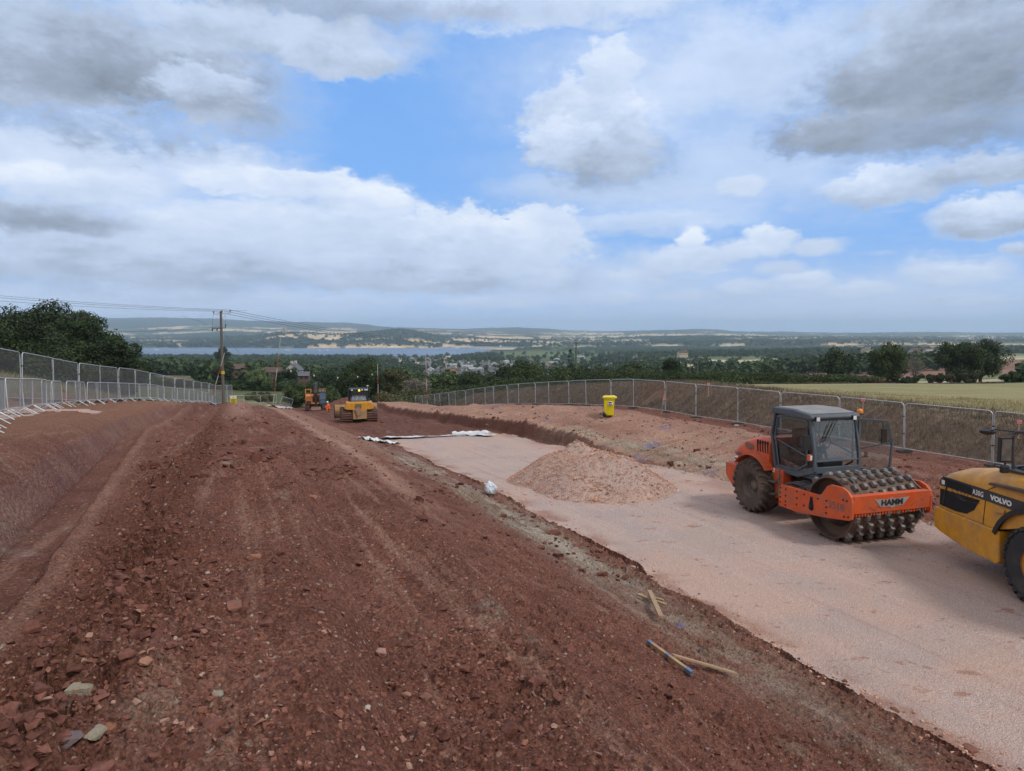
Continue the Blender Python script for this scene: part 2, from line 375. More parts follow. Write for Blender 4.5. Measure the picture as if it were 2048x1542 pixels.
def field_cols(x, y):
    """the colours of the far country: crops, pasture, woods"""
    d = np.hypot(x, y)
    wx = x + fbm(x / 300, y / 300, 3, 80) * 90; wy = y + fbm(x / 300, y / 300, 3, 81) * 90
    idn, en, _ = vor(wx / 140, wy / 140, 82)
    idm, em, _ = vor(wx / 330, wy / 330, 83)
    idf, ef, _ = vor(wx / 480, wy / 700, 84)
    m1 = sstep(d, 1300, 1500); m2 = sstep(d, 4300, 4500)
    idv = np.where(m2 > .5, idf, np.where(m1 > .5, idm, idn)); ed = np.where(m2 > .5, ef, np.where(m1 > .5, em, en))
    tan = np.array([.60, .45, .28]); pale = np.array([.46, .41, .27]); grn = np.array([.125, .155, .058]); grn2 = np.array([.085, .12, .045])
    brn = np.array([.22, .13, .095]); wood = np.array([.030, .045, .024])
    col = np.empty(x.shape + (3,)); col[:] = grn
    far = d > 3300
    tt = np.where(far, .50, .22)
    col[idv < tt] = tan
    col[(idv >= tt) & (idv < tt + .14)] = pale
    col[(idv >= tt + .14) & (idv < tt + .36)] = grn2
    col[(idv >= tt + .36) & (idv < tt + .40)] = brn
    dd = np.maximum(y, 1); px = 1024 + FPX * x / dd
    wd = fbm(x / 700, y / 420, 4, 85)
    thr = np.where(d > 9300, -.35, np.where(d > 3300, .12, .02))
    thr = np.where((d > 3900) & (d < 5200) & (px > 380) & (px < 930), -.10, thr)
    thr = np.where((d > 4300) & (d < 5000) & (px > 700) & (px < 880), -.6, thr)
    woodm = (wd > thr) | (ed < np.where(far, .07, .09)) | ((idv > .93))
    woodm |= (d > 9800) & (px < 900) & (fbm(x / 900, y / 600, 3, 91) > -.75)
    woodm &= ~((np.abs(x - 350) < 150) & (np.abs(y - 500) < 120))
    col[woodm] = wood
    col[(np.abs(x - 330) < 150) & (np.abs(y - 500) < 130)] = brn
    nf = (y < 430) & (px < 900) & (y > 0); col[nf] = np.array([.105, .115, .050]); woodm &= ~nf
    bs = (px > 270) & (px < 372) & (y > 285) & (y < 400); col[bs] = np.array([.20, .12, .085])
    rf = (px > 1290) & (y > 230) & (y < 1300) & ~((np.abs(x - 330) < 150) & (np.abs(y - 500) < 130)); col[rf & (idv < .45)] = pale; col[rf & (idv >= .45)] = np.array([.17, .19, .085]); woodm &= ~rf
    shore = (H0(x, y) < -79.6) & (d < 4200) & (px < 1320)
    col[shore] = np.array([.22, .19, .15]); woodm &= ~shore
    return col, woodm

# ------------------------------------------------------------------ ground sheets
def grid_mesh(name, X, Y, Z, keep, attrs, material):
    """faces of the (rows x cols) lattice whose keep flag is set, as one mesh object"""
    nr, nc = X.shape
    fi, fj = np.nonzero(keep)
    q = np.stack([fi * nc + fj, fi * nc + (fj + 1) % nc, (fi + 1) * nc + (fj + 1) % nc, (fi + 1) * nc + fj], 1)
    used, inv = np.unique(q.ravel(), return_inverse=True)
    co = np.stack([X.ravel()[used], Y.ravel()[used], Z.ravel()[used]], 1).astype(np.float32)
    me = bpy.data.meshes.new(name)
    me.vertices.add(len(used)); me.vertices.foreach_set('co', co.ravel())
    nf = len(q); me.loops.add(nf * 4); me.loops.foreach_set('vertex_index', inv.astype(np.int32).ravel())
    me.polygons.add(nf); me.polygons.foreach_set('loop_start', np.arange(nf, dtype=np.int32) * 4)
    try: me.polygons.foreach_set('loop_total', np.full(nf, 4, np.int32))
    except Exception: pass
    me.polygons.foreach_set('use_smooth', np.ones(nf, bool))
    for an, arr in attrs.items():
        at_ = me.attributes.new(an, 'FLOAT_COLOR', 'POINT')
        at_.data.foreach_set('color', arr.reshape(-1, 4)[used].astype(np.float32).ravel())
    me.update(); me.validate()
    me.materials.append(material)
    o = bpy.data.objects.new(name, me); COL.objects.link(o); o['kind'] = 'structure'
    return o
def soil_material(name, kind):
    m = bpy.data.materials.new(name); m.use_nodes = True; n = NT(m.node_tree); b = n.n['Principled BSDF']
    co = n.node('ShaderNodeTexCoord').outputs['Object']
    a = n.node('ShaderNodeVertexColor', layer_name='mask'); ms = n.node('ShaderNodeSeparateColor'); n.put(ms.inputs[0], a.outputs[0])
    clay, pale, dark, blue = ms.outputs[0], ms.outputs[1], ms.outputs[2], a.outputs[1]
    stc = n.mapping(co, rot=(0, 0, -R(21.8)))            # x across the road, y along it
    b.inputs['Roughness'].default_value = .95; b.inputs['Specular IOR Level'].default_value = .15
    n1 = n.noise(co, .9, 6, .6); n2 = n.noise(co, 7, 8, .65); n3 = n.noise(co, 40, 6, .7)
    v1 = n.voro(co, 14); v2 = n.voro(co, 42)
    along = n.noise(n.mapping(stc, scale=(3.4, .16, 1)), 1.0, 6, .65)
    across = n.noise(n.mapping(stc, scale=(.25, 4.0, 1)), 1.0, 6, .65)
    if kind == 'soil':
        base = n.ramp(n1, [(.25, (.150, .056, .038)), (.5, (.225, .084, .057)), (.75, (.300, .122, .085))])
        base = n.mix(n.step(n2, .35, .68, 0, .55), base, (.105, .040, .030))
        base = n.mix(n.step(along, .52, .70, 0, .58), base, (.38, .195, .14))
        base = n.mix(n.step(along, .42, .28, 0, .5), base, (.13, .05, .036))
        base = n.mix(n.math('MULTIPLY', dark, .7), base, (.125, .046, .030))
        base = n.mix(n.math('MULTIPLY', pale, n.step(n.math('ADD', n2, n.math('MULTIPLY', across, .5)), .45, .85, .35, 1)), base, (.50, .275, .20))
        dt = n.node('ShaderNodeVectorMath', operation='DOT_PRODUCT'); n.put(dt.inputs[0], co); dt.inputs[1].default_value = (.928, .371, 0)
        base = n.mix(n.math('MULTIPLY', n.step(dt.outputs['Value'], -3.0, -4.6), n.step(n2, .3, .6, .35, .85)), base, (.275, .125, .072))
        cl = n.mix(n.step(along, .35, .65), (.23, .155, .11), (.46, .365, .285))
        base = n.mix(n.math('MULTIPLY', clay, n.step(n.math('ADD', n.noise(co, 1.7, 6, .6), n.math('MULTIPLY', n2, .3)), .42, .72)), base, cl)
        base = n.mix(n.math('MULTIPLY', pale, n.step(across, .50, .62, 0, .55)), base, (.22, .085, .058))
        la = n.node('ShaderNodeVertexColor', layer_name='land').outputs[1]
        base = n.mix(n.math('MULTIPLY', n.math('SUBTRACT', 1.0, la), n.step(n.noise(n.mapping(stc, scale=(.5, 2.2, 1)), 1.0, 5, .6), .35, .6, .2, .7)), base, n.mix(n.step(n1, .4, .6), (.215, .098, .085), (.27, .135, .105)))
        # stones bedded in the soil
        cs = n.node('ShaderNodeSeparateColor'); n.put(cs.inputs[0], v1.outputs['Color'])
        sm = n.math('MULTIPLY', n.step(cs.outputs[0], .80, .86), n.step(v1.outputs['Distance'], .30, .22))
        base = n.mix(sm, base, n.mix(cs.outputs[1], (.36, .18, .13), (.36, .29, .23)))
        cs2 = n.node('ShaderNodeSeparateColor'); n.put(cs2.inputs[0], v2.outputs['Color'])
        sm2 = n.math('MULTIPLY', n.step(cs2.outputs[0], .76, .86), n.step(v2.outputs['Distance'], .34, .24))
        base = n.mix(n.math('MULTIPLY', sm2, .8), base, n.mix(cs2.outputs[1], (.34, .155, .115), (.42, .27, .215)))
        crumb = n.step(n3, .38, .62, .62, 1.32)
        base = n.vmath('SCALE', base, crumb)
        base = n.vmath('MULTIPLY', base, (1.02, 1.14, 1.17))
        base = n.mix(n.math('MULTIPLY', blue, .7), base, (.14, .17, .36))
        h = n.math('ADD', n.math('MULTIPLY', n2, .6), n.math('ADD', n.math('MULTIPLY', n3, .25), n.math('MULTIPLY', n.math('SUBTRACT', .5, v1.outputs['Distance']), .5)))
        dist, stg = .12, 1.0
    elif kind in ('gravel', 'loose'):
        cs = n.node('ShaderNodeSeparateColor'); n.put(cs.inputs[0], v2.outputs['Color'])
        v3 = n.voro(co, 75); cs3 = n.node('ShaderNodeSeparateColor'); n.put(cs3.inputs[0], v3.outputs['Color'])
        warm = (.585, .36, .28) if kind == 'gravel' else (.60, .32, .215)
        big = n.noise(n.mapping(stc, scale=(.28, .12, 1)), 1.0, 5, .6)
        st_ = n.mix(cs.outputs[0], warm, (.52, .425, .39))
        st_ = n.mix(n.step(cs3.outputs[1], .55, .9, 0, .8), st_, (.33, .27, .26))
        st_ = n.mix(n.step(cs3.outputs[0], .82, .95, 0, .8), st_, (.74, .66, .61))
        fines = n.step(n.math('ADD', big, n.math('MULTIPLY', n1, .35)), .58, .82, 0, .85)
        base = n.mix(fines, st_, (.56, .38, .305))
        base = n.mix(n.step(n.noise(co, .5, 3, .5), .40, .66, .0, .5), base, (.41, .345, .33))
        blot = n.noise(n.mapping(co, scale=(1.0, 1.5, 1), loc=(4, 9, 0)), 1.35, 4, .62)
        base = n.mix(n.step(blot, .635, .68, 0, .62), base, (.34, .155, .10))
        blot2 = n.noise(n.mapping(co, scale=(1.0, 1.3, 1), loc=(14, 3, 0)), 3.1, 4, .6)
        base = n.mix(n.step(blot2, .655, .70, 0, .6), base, (.26, .15, .11))
        trk = n.noise(n.mapping(stc, scale=(2.4, .10, 1)), 1.0, 5, .6)
        base = n.mix(n.step(trk, .50, .75, 0, .5), base, (.62, .45, .375))
        base = n.mix(n.step(trk, .44, .30, 0, .4), base, (.38, .24, .20))
        base = n.mix(n.math('MULTIPLY', dark, .75), base, (.30, .135, .09))
        base = n.vmath('SCALE', base, n.step(n3, .35, .65, .80, 1.15))
        h = n.math('ADD', n.math('SUBTRACT', .6, v2.outputs['Distance']), n.math('MULTIPLY', n3, .6))
        dist, stg = .025, .8
    elif kind == 'bank':
        base = n.ramp(n.math('ADD', n.math('MULTIPLY', across, .6), n.math('MULTIPLY', n2, .4)), [(.3, (.095, .064, .046)), (.5, (.175, .120, .086)), (.7, (.27, .195, .14))])
        base = n.mix(n.step(n1, .58, .72, 0, .6), base, (.20, .105, .075))
        base = n.mix(n.math('MULTIPLY', pale, .75), base, (.33, .27, .165))
        base = n.mix(n.math('MULTIPLY', clay, n.step(n2, .4, .6)), base, (.22, .085, .06))
        h = n.math('ADD', n.math('MULTIPLY', across, 1.2), n2); dist, stg = .12, 1.0
    elif kind == 'meadow':
        base = n.ramp(n.math('ADD', n.math('MULTIPLY', n2, .5), n.math('MULTIPLY', n1, .5)), [(.3, (.10, .10, .040)), (.5, (.20, .18, .085)), (.7, (.30, .26, .13))])
        h = n2; dist, stg = .1, .8
    else:
        lane = n.noise(n.mapping(co, rot=(0, 0, R(35)), scale=(.09, .8, 1)), 1.0, 5, .6)
        base = n.ramp(n.math('ADD', n.math('MULTIPLY', lane, .7), n.math('MULTIPLY', n2, .3)), [(.3, (.17, .165, .075)), (.5, (.27, .24, .12)), (.68, (.37, .31, .17))])
        base = n.mix(n.step(n.noise(co, .12, 4, .6), .45, .65, 0, .45), base, (.21, .21, .09))
        h = n2; dist, stg = .06, .7
    n.put(b.inputs['Base Color'], base)
    bp = n.node('ShaderNodeBump'); bp.inputs['Strength'].default_value = stg; bp.inputs['Distance'].default_value = dist
    n.put(bp.inputs['Height'], h); n.put(b.inputs['Normal'], bp.outputs[0])
    return m
def country_material():
    m = bpy.data.materials.new('countryside'); m.use_nodes = True; n = NT(m.node_tree); b = n.n['Principled BSDF']
    co = n.node('ShaderNodeTexCoord').outputs['Object']
    a = n.node('ShaderNodeVertexColor', layer_name='land')
    f = n.noise(co, .05, 6, .6); f2 = n.noise(co, .012, 6, .6)
    c = n.vmath('SCALE', a.outputs[0], n.step(n.math('ADD', n.math('MULTIPLY', f, .5), n.math('MULTIPLY', f2, .5)), .35, .65, .72, 1.25))
    n.put(b.inputs['Base Color'], c); b.inputs['Roughness'].default_value = .95; b.inputs['Specular IOR Level'].default_value = .1
    return m

QUAL = 1.0
def build_ground():
    r1 = np.exp(np.arange(math.log(.9), math.log(60), .0034 / QUAL))
    r2 = np.exp(np.arange(math.log(60) + .006, math.log(160), .006 / QUAL))
    r3 = np.exp(np.arange(math.log(160) + .011, math.log(15500), .011 / QUAL))
    rr = np.concatenate([r1, r2, r3])
    an = np.concatenate([np.arange(-46, 46, .088 / QUAL), np.linspace(46, 314, 90)[:-1]])
    A, RR = np.meshgrid(np.radians(an), rr)
    X = RR * np.sin(A); Y = RR * np.cos(A)
    s, t = st(X, Y); Rr = RR
    zn = zones(s, t, Rr, X, Y)
    near = rr < 175; k = int(near.sum())
    Z = H0(X, Y)
    Z[:k] += detail(X[:k], Y[:k], s[:k], t[:k], Rr[:k], zn[:k])
    land = np.ones(X.shape + (4,)); fc, wood = field_cols(X[k - 60:], Y[k - 60:]); land[k - 60:, :, :3] = fc
    Z[k - 60:] += np.where(wood & (Rr[k - 60:] > 2600), 6 + 9 * vn(X[k - 60:] / 28, Y[k - 60:] / 28, 93), 0) * (Z[k - 60:] > -78)
    # masks: red = grey clay, green = pale dry faces, blue = turned soil and other darker strips, alpha = survey paint
    mask = np.zeros(X.shape + (4,))
    n1 = fbm(s * .25, t * .7, 4, 101)
    clay = np.exp(-((t - 7.3) / .72) ** 2) * (.55 + .45 * sstep(s, 8, 16)) * sstep(s, 2, 8) * (1 - sstep(s, 34, 42)) * sstep(n1, -.75, .1)
    clay = np.maximum(clay, np.exp(-((t - 17.6 - n1) / 1.1) ** 2) * sstep(s, 14, 20) * (1 - sstep(s, 34, 40)) * sstep(n1, -.3, .3))
    clay = np.maximum(clay, sstep(fbm(X * .9, Y * .9, 3, 102), .45, .7) * .45)
    pale = np.zeros_like(s); tc = TC_(s)
    facew = ((t > tc - .60 + .08 * n1) & (t < tc - .26)) * (s < 48)
    pale = np.maximum(pale, np.exp(-((t - tc - .42) / .11) ** 2) * .22 * (s < 50))
    pale = np.maximum(pale, np.exp(-((t - .2) / 1.1) ** 2) * sstep(s, 30, 55) * .5)
    pale = np.maximum(pale, ((t > 16.9) & (t < 23.5)) * (.75 + .5 * n1) * sstep(s, 16, 24))
    pale = np.maximum(pale, np.exp(-((t - 4.6 - n1 * .6) / .5) ** 2) * sstep(s, 14, 22) * .8)
    pale = np.maximum(pale, ((t > 4) & (t < 7)) * .4 * sstep(s, 24, 40))
    rutd = np.exp(-((t + .95) / .45) ** 2) * .9
    face = ((t > 16.35) & (t < 17.0) & (s > 30)) * 1.0
    dug = ((t > 8.5) & (t < 16.4) & (s > 42)) * .75
    dark = np.maximum(np.maximum(rutd, face), dug); dark = np.where((t > tc - .26) & (t < tc + .2), .25, dark); dark = np.where((t > tc - .31) & (t < tc - .20) & (s < 45), .95, dark)  # ditch floor a little darker, the line along its foot much darker
    land[..., 3] = np.where(facew > 0, 0.0, 1.0)
    blue = np.zeros_like(s)
    for (px, py, y_, rad) in [(995, 843, 60, .7), (1097, 868, 43, .55), (1329, 864, 36, .5), (1305, 884, 33, .6), (1275, 905, 31, .6), (1425, 930, 26.5, .35),
                              (1360, 1265, 11.9, .13), (918, 1000, 25, .3), (945, 1010, 24, .3)]:
        q = at(px, py, y_)
        rad *= .62
        g_ = np.exp(-((((X - q.x) / rad) ** 2 + ((Y - q.y) / (rad * 1.4)) ** 2)) ** 1.0) * (fbm(X * 5 / max(rad, .3), Y * 5 / max(rad, .3), 3, 103) > -.1)
        blue = np.maximum(blue, g_)
    bkp = (t > 29.6) * .8 + ((t > 28.4) & (n1 > .1)) * .3
    bare = np.exp(-(((s - 41.5) / 2.6) ** 2 + ((t - 28.2) / 1.0) ** 2))
    spoil = zn == 3
    clay = np.where(spoil, bare, clay); pale = np.where(spoil, np.clip(bkp, 0, 1), pale)
    gdark = np.maximum(np.exp(-((t - 16.2) / .7) ** 2) * .6 * sstep(fbm(X * .6, Y * .6, 3, 104), -.2, .3), np.exp(-((t - 8.5) / .38) ** 2) * .95 * sstep(fbm(X * 1.3, Y * 1.3, 4, 105), -.35, .25))
    dark = np.where((zn == 1), gdark, dark)
    mask[..., 0] = clay; mask[..., 1] = np.clip(pale, 0, 1); mask[..., 2] = dark; mask[..., 3] = blue
    fz = zn[:-1]
    sets = [('ground', 0, 'soil'), ('gravel_road', 1, 'gravel'), ('meadow', 2, 'meadow'), ('earth_bank', 3, 'bank'), ('stubble_field', 4, 'stubble'), ('gravel_patch', 6, 'loose')]
    for nm, zi, kd in sets:
        grid_mesh(nm, X, Y, Z, fz == zi, {'mask': mask, 'land': land} if kd == 'soil' else {'mask': mask}, soil_material(nm + '_surface', kd))
    grid_mesh('hills', X, Y, Z, fz == 5, {'land': land}, country_material())
    # a plug under the camera so that the sheet has no hole
    inner = rr[0]
    me = bpy.data.meshes.new('ground_middle')
    th = np.linspace(0, 2 * math.pi, 25)[:-1]
    vs = [(0, 0, h0(0, 0))] + [(inner * 1.05 * math.sin(a_), inner * 1.05 * math.cos(a_), h0(inner * math.sin(a_), inner * math.cos(a_)) - .03) for a_ in th]
    me.from_pydata(vs, [], [(0, 1 + i, 1 + (i + 1) % 24) for i in range(24)]); me.materials.append(bpy.data.materials['ground_surface'])
    o = bpy.data.objects.new('ground', me); COL.objects.link(o); o['kind'] = 'structure'
build_ground()

# ------------------------------------------------------------------ the estuary
def build_water():
    m = bpy.data.materials.new('estuary_water'); m.use_nodes = True; n = NT(m.node_tree); b = n.n['Principled BSDF']
    co = n.node('ShaderNodeTexCoord').outputs['Object']
    f = n.noise(n.mapping(co, scale=(.0016, .012, 1)), 1.0, 5, .6)
    n.put(b.inputs['Base Color'], n.mix(n.step(f, .35, .65), (.06, .11, .18), (.16, .22, .30)))
    b.inputs['Roughness'].default_value = .45; b.inputs['Specular IOR Level'].default_value = .35
    bp = n.node('ShaderNodeBump'); bp.inputs['Strength'].default_value = .6; bp.inputs['Distance'].default_value = 1.0
    n.put(bp.inputs['Height'], n.noise(co, .3, 5, .6)); n.put(b.inputs['Normal'], bp.outputs[0])
    me = bpy.data.meshes.new('water')
    me.from_pydata([(-4200, 2000, -80), (1500, 2000, -80), (1500, 3900, -80), (-4200, 3900, -80)], [], [(0, 1, 2, 3)])
    me.materials.append(m); o = bpy.data.objects.new('water', me); COL.objects.link(o); o['kind'] = 'structure'
build_water()
# ------------------------------------------------------------------ trees, hedges and grasses
def np_mesh(name, co, quads=None, tris=None, smooth=False, mats=(), midx=None):
    me = bpy.data.meshes.new(name)
    me.vertices.add(len(co)); me.vertices.foreach_set('co', np.asarray(co, np.float32).ravel())
    li = []; ls = []; k = 0
    if quads is not None and len(quads): li.append(np.asarray(quads).ravel()); ls.append(np.arange(len(quads)) * 4); k = len(quads) * 4
    if tris is not None and len(tris): li.append(np.asarray(tris).ravel()); ls.append(k + np.arange(len(tris)) * 3)
    li = np.concatenate(li).astype(np.int32); ls = np.concatenate(ls).astype(np.int32)
    me.loops.add(len(li)); me.loops.foreach_set('vertex_index', li)
    me.polygons.add(len(ls)); me.polygons.foreach_set('loop_start', ls)
    me.polygons.foreach_set('use_smooth', np.full(len(ls), smooth, bool))
    for m in mats: me.materials.append(m)
    if midx is not None: me.polygons.foreach_set('material_index', np.asarray(midx, np.int32))
    me.update(); me.validate()
    return me
def leaf_mat(name, dark, light, warm=None):
    m = bpy.data.materials.new(name); m.use_nodes = True; n = NT(m.node_tree); b = n.n['Principled BSDF']
    co = n.node('ShaderNodeTexCoord').outputs['Object']
    oi = n.node('ShaderNodeObjectInfo').outputs['Random']
    g = n.noise(co, .9, 3, .6); f = n.noise(co, 7, 3, .7)
    v = n.math('ADD', n.math('MULTIPLY', g, .55), n.math('MULTIPLY', f, .45))
    c = n.mix(n.step(v, .36, .64), dark, light)
    if warm: c = n.mix(n.step(n.noise(co, .5, 4, .6), .52, .66, 0, .8), c, warm)
    c = n.vmath('SCALE', c, n.math('MULTIPLY_ADD', oi, .5, .75))
    c = n.vmath('SCALE', c, n.step(n.noise(co, .035, 4, .6), .35, .65, .70, 1.45))
    n.put(b.inputs['Base Color'], c); b.inputs['Roughness'].default_value = .6; b.inputs['Specular IOR Level'].default_value = .25
    return m
LEAF = {'oak': leaf_mat('oak_leaves', (.014, .027, .009), (.050, .078, .022)),
        'ash': leaf_mat('ash_leaves', (.035, .060, .018), (.095, .135, .042)),
        'willow': leaf_mat('willow_leaves', (.085, .125, .045), (.19, .24, .10)),
        'thorn': leaf_mat('thorn_leaves', (.040, .052, .020), (.105, .115, .045), (.14, .105, .065)),
        'fir': leaf_mat('fir_needles', (.012, .024, .012), (.035, .055, .026)),
        'bare': leaf_mat('dry_twigs', (.13, .12, .09), (.24, .22, .18))}
BARK = mat('bark', (.095, .075, .055), .9, bump=.6, bump_scale=12)
def rot_basis(nrm, rng):
    r = rng.normal(size=nrm.shape); a = np.cross(nrm, r); a /= np.linalg.norm(a, axis=1)[:, None] + 1e-9
    return a, np.cross(nrm, a)
def leaf_cards(c, nrm, size, rng, aspect=.6):
    a, b = rot_basis(nrm, rng); s = size[:, None]
    ll = a * s; ww = b * s * aspect
    v = np.stack([c - ll, c - ww * 1.0 + ll * .1, c + ll, c + ww * 1.0 + ll * .1], 1)
    v[:, 1] += nrm * s * .18; v[:, 3] += nrm * s * .18
    return v.reshape(-1, 3)
def crown(rng, w, h, z0, n_leaf, leaf, nblob=30, shape='round', dens=.8):
    """leaf clumps in lobes spread over a crown w wide and h high that starts z0 above the ground"""
    B = []
    for k in range(nblob):
        u = rng.uniform(-1, 1); a = rng.uniform(0, 2 * math.pi)
        if shape == 'cone': zz_ = (u + 1) / 2; rad = (1 - zz_) * .95 + .05; p = (math.cos(a) * rad * w / 2 * .8, math.sin(a) * rad * w / 2 * .8, z0 + zz_ * h); br = w * (.10 + .16 * (1 - zz_))
        else:
            q = math.sqrt(max(0, 1 - u * u)); rr_ = rng.uniform(.45, .86)
            prof = 1.0 if u > -.2 else .92
            p = (math.cos(a) * q * w / 2 * rr_ * prof, math.sin(a) * q * w / 2 * rr_ * prof, z0 + h * .5 + u * h * .5 * rr_)
            br = min(w, h) * rng.uniform(.11, .22)
        B.append((*p, br))
    if shape != 'cone':
        B.append((0, 0, z0 + h * .5, min(w, h) * .30))
    B = np.array(B); pr = B[:, 3] ** 2; pr /= pr.sum()
    idx = rng.choice(len(B), n_leaf, p=pr)
    d = rng.normal(size=(n_leaf, 3)); d /= np.linalg.norm(d, axis=1)[:, None]
    rad = B[idx, 3] * (1 - np.abs(rng.normal(0, .20, n_leaf))) * rng.uniform(.9, 1.15, n_leaf)
    # small twig clusters break the lobes
    c = B[idx, :3] + d * rad[:, None] * np.array([1, 1, .82])
    c += (rng.normal(size=c.shape)) * leaf * .8
    nrm = d + rng.normal(size=d.shape) * .75 + np.array([0, 0, .35]); nrm /= np.linalg.norm(nrm, axis=1)[:, None]
    sz = leaf * rng.uniform(.55, 1.35, n_leaf)
    v = leaf_cards(c, nrm, sz, rng)
    v[:, 2] = np.maximum(v[:, 2], .05)
    return v, B
def tube_np(pts, rads, seg=6):
    pts = np.array(pts, float); V = []; Q = []
    for i, (p, r) in enumerate(zip(pts, rads)):
        d = pts[min(i + 1, len(pts) - 1)] - pts[max(i - 1, 0)]; d /= np.linalg.norm(d) + 1e-9
        a = np.cross(d, [0.3, .8, .5]); a /= np.linalg.norm(a) + 1e-9; b = np.cross(d, a)
        for k in range(seg):
            an = 2 * math.pi * k / seg; V.append(p + (a * math.cos(an) + b * math.sin(an)) * r)
    for i in range(len(pts) - 1):
        for k in range(seg): Q.append((i * seg + k, i * seg + (k + 1) % seg, (i + 1) * seg + (k + 1) % seg, (i + 1) * seg + k))
    return np.array(V), np.array(Q)
def limbs(rng, w, h, z0, B, n=9):
    tr = max(.12, w * .035); V = []; Q = []; off = 0
    top = z0 + h * .55
    segs = [([(0, 0, -.4), (rng.normal() * .1, rng.normal() * .1, z0 * .6 + .2), (rng.normal() * .2, rng.normal() * .2, z0 + h * .2), (0, 0, top)], [tr * 1.35, tr, tr * .75, tr * .3])]
    for b in B[rng.permutation(len(B))[:n]]:
        st0 = z0 + h * rng.uniform(.0, .25)
        mid = (b[0] * .5, b[1] * .5, (st0 + b[2]) / 2 + h * .04)
        segs.append(([(0, 0, st0), mid, (b[0], b[1], b[2])], [tr * .5, tr * .28, tr * .09]))
    for p, r in segs:
        v, q = tube_np(p, r); V.append(v); Q.append(q + off); off += len(v)
    return np.concatenate(V), np.concatenate(Q)
def tree_meshes(seed, kind, w, h, trunk, n_leaf, leaf, nblob=30, shape='round', nl=9):
    rng = np.random.default_rng(seed)
    v, B = crown(rng, w, h - trunk, trunk, n_leaf, leaf, nblob, shape)
    cm = np_mesh('crown', v, np.arange(len(v)).reshape(-1, 4), mats=[LEAF[kind]])
    tv, tq = limbs(rng, w, h - trunk, trunk, B, nl)
    tm = np_mesh('trunk', tv, tq, smooth=True, mats=[BARK])
    return cm, tm
def place_tree(meshes, x, y, z, label, group=None, name='tree', scale=(1, 1, 1), rot=0, cat='tree'):
    cm, tm = meshes
    e = bpy.data.objects.new(name, None); COL.objects.link(e); e.empty_display_size = .5
    e.location = (x, y, z - .15); e.scale = scale; e.rotation_euler = (0, 0, rot)
    e['label'] = label; e['category'] = cat
    if group: e['group'] = group
    for nm, me in (('trunk', tm), ('crown', cm)):
        o = bpy.data.objects.new(nm, me); COL.objects.link(o); o.parent = e
    return e
def tree_px(seed, kind, px, top, y, wpx, label, n_leaf=9000, leaf=None, shape='round', nblob=34, trunk=.16, name='tree', cat='tree', group=None, dy=0, sink=0):
    """a single tree y metres away whose crown tops out at that pixel row"""
    p = at(px, top, y); g = h0(p.x, y + dy) - sink; h = p.z - g; w_ = wpx / FPX * y
    if leaf is None: leaf = max(.11, w_ / 42)
    ms = tree_meshes(seed, kind, w_, h, h * trunk, n_leaf, leaf, nblob, shape)
    return place_tree(ms, p.x, y, g, label, group, name, cat=cat)
# the big oaks at the left
tree_px(1, 'oak', -40, 596, 104, 210, 'very large dark oak at the left edge behind the mesh fence, cut by the frame', 42000, .19, nblob=60, trunk=.08, name='oak_tree')
tree_px(2, 'oak', 75, 600, 108, 190, 'tall dark oak second from the left edge, highest of the clump behind the fence', 42000, .19, nblob=60, trunk=.08, name='oak_tree')
tree_px(3, 'oak', 165, 618, 106, 150, 'dark broad oak in the middle of the clump left of the utility pole', 34000, .19, nblob=50, trunk=.08, name='oak_tree')
tree_px(4, 'oak', 232, 664, 103, 104, 'lowest dark oak at the right end of the big left clump', 24000, .18, nblob=40, trunk=.06, name='oak_tree')
tree_px(5, 'oak', 120, 660, 99, 150, 'dark bushy oak standing in front of the tall left clump', 24000, .18, nblob=44, trunk=.05, name='oak_tree')
# beyond the right-hand field
tree_px(11, 'ash', 1779, 680, 140, 82, 'dense upright green tree beyond the pale field, right of the roller cab', 16000, .17, nblob=40, trunk=.08, name='tree')
tree_px(12, 'oak', 1920, 676, 165, 100, 'broad dark tree beyond the pale field, left half of the big right-hand pair', 18000, .2, nblob=44, trunk=.1, name='oak_tree')
tree_px(13, 'oak', 1965, 673, 172, 92, 'dark tree with ragged crown, right half of the big right-hand pair', 16000, .2, nblob=40, trunk=.1, name='oak_tree')
tree_px(14, 'bare', 1832, 700, 155, 42, 'thin grey half-bare tree between the two dark trees beyond the field', 2600, .10, nblob=30, trunk=.1, name='bare_tree')
tree_px(15, 'thorn', 1880, 742, 128, 90, 'rounded hawthorn bush in front of the dark right-hand trees', 9000, .13, nblob=26, trunk=.02, name='hawthorn_bush', cat='bush')
tree_px(16, 'thorn', 1935, 738, 122, 60, 'brownish green bush standing on the right field edge', 7000, .13, nblob=22, trunk=.02, name='hawthorn_bush', cat='bush')
tree_px(17, 'thorn', 1745, 750, 130, 60, 'low dark bush at the left foot of the upright green tree', 6000, .13, nblob=22, trunk=.02, name='bush', cat='bush')
tree_px(18, 'oak', 2030, 742, 118, 90, 'low dark bush at the right edge beyond the field', 7000, .14, nblob=24, trunk=.02, name='bush', cat='bush')
tree_px(19, 'thorn', 1985, 765, 104, 50, 'small scrubby bush low on the right field edge', 4000, .12, nblob=18, trunk=.02, name='bush', cat='bush')
tree_px(20, 'oak', 1820, 752, 126, 70, 'dark bramble bush below the thin grey tree', 6000, .13, nblob=22, trunk=.02, name='bush', cat='bush')
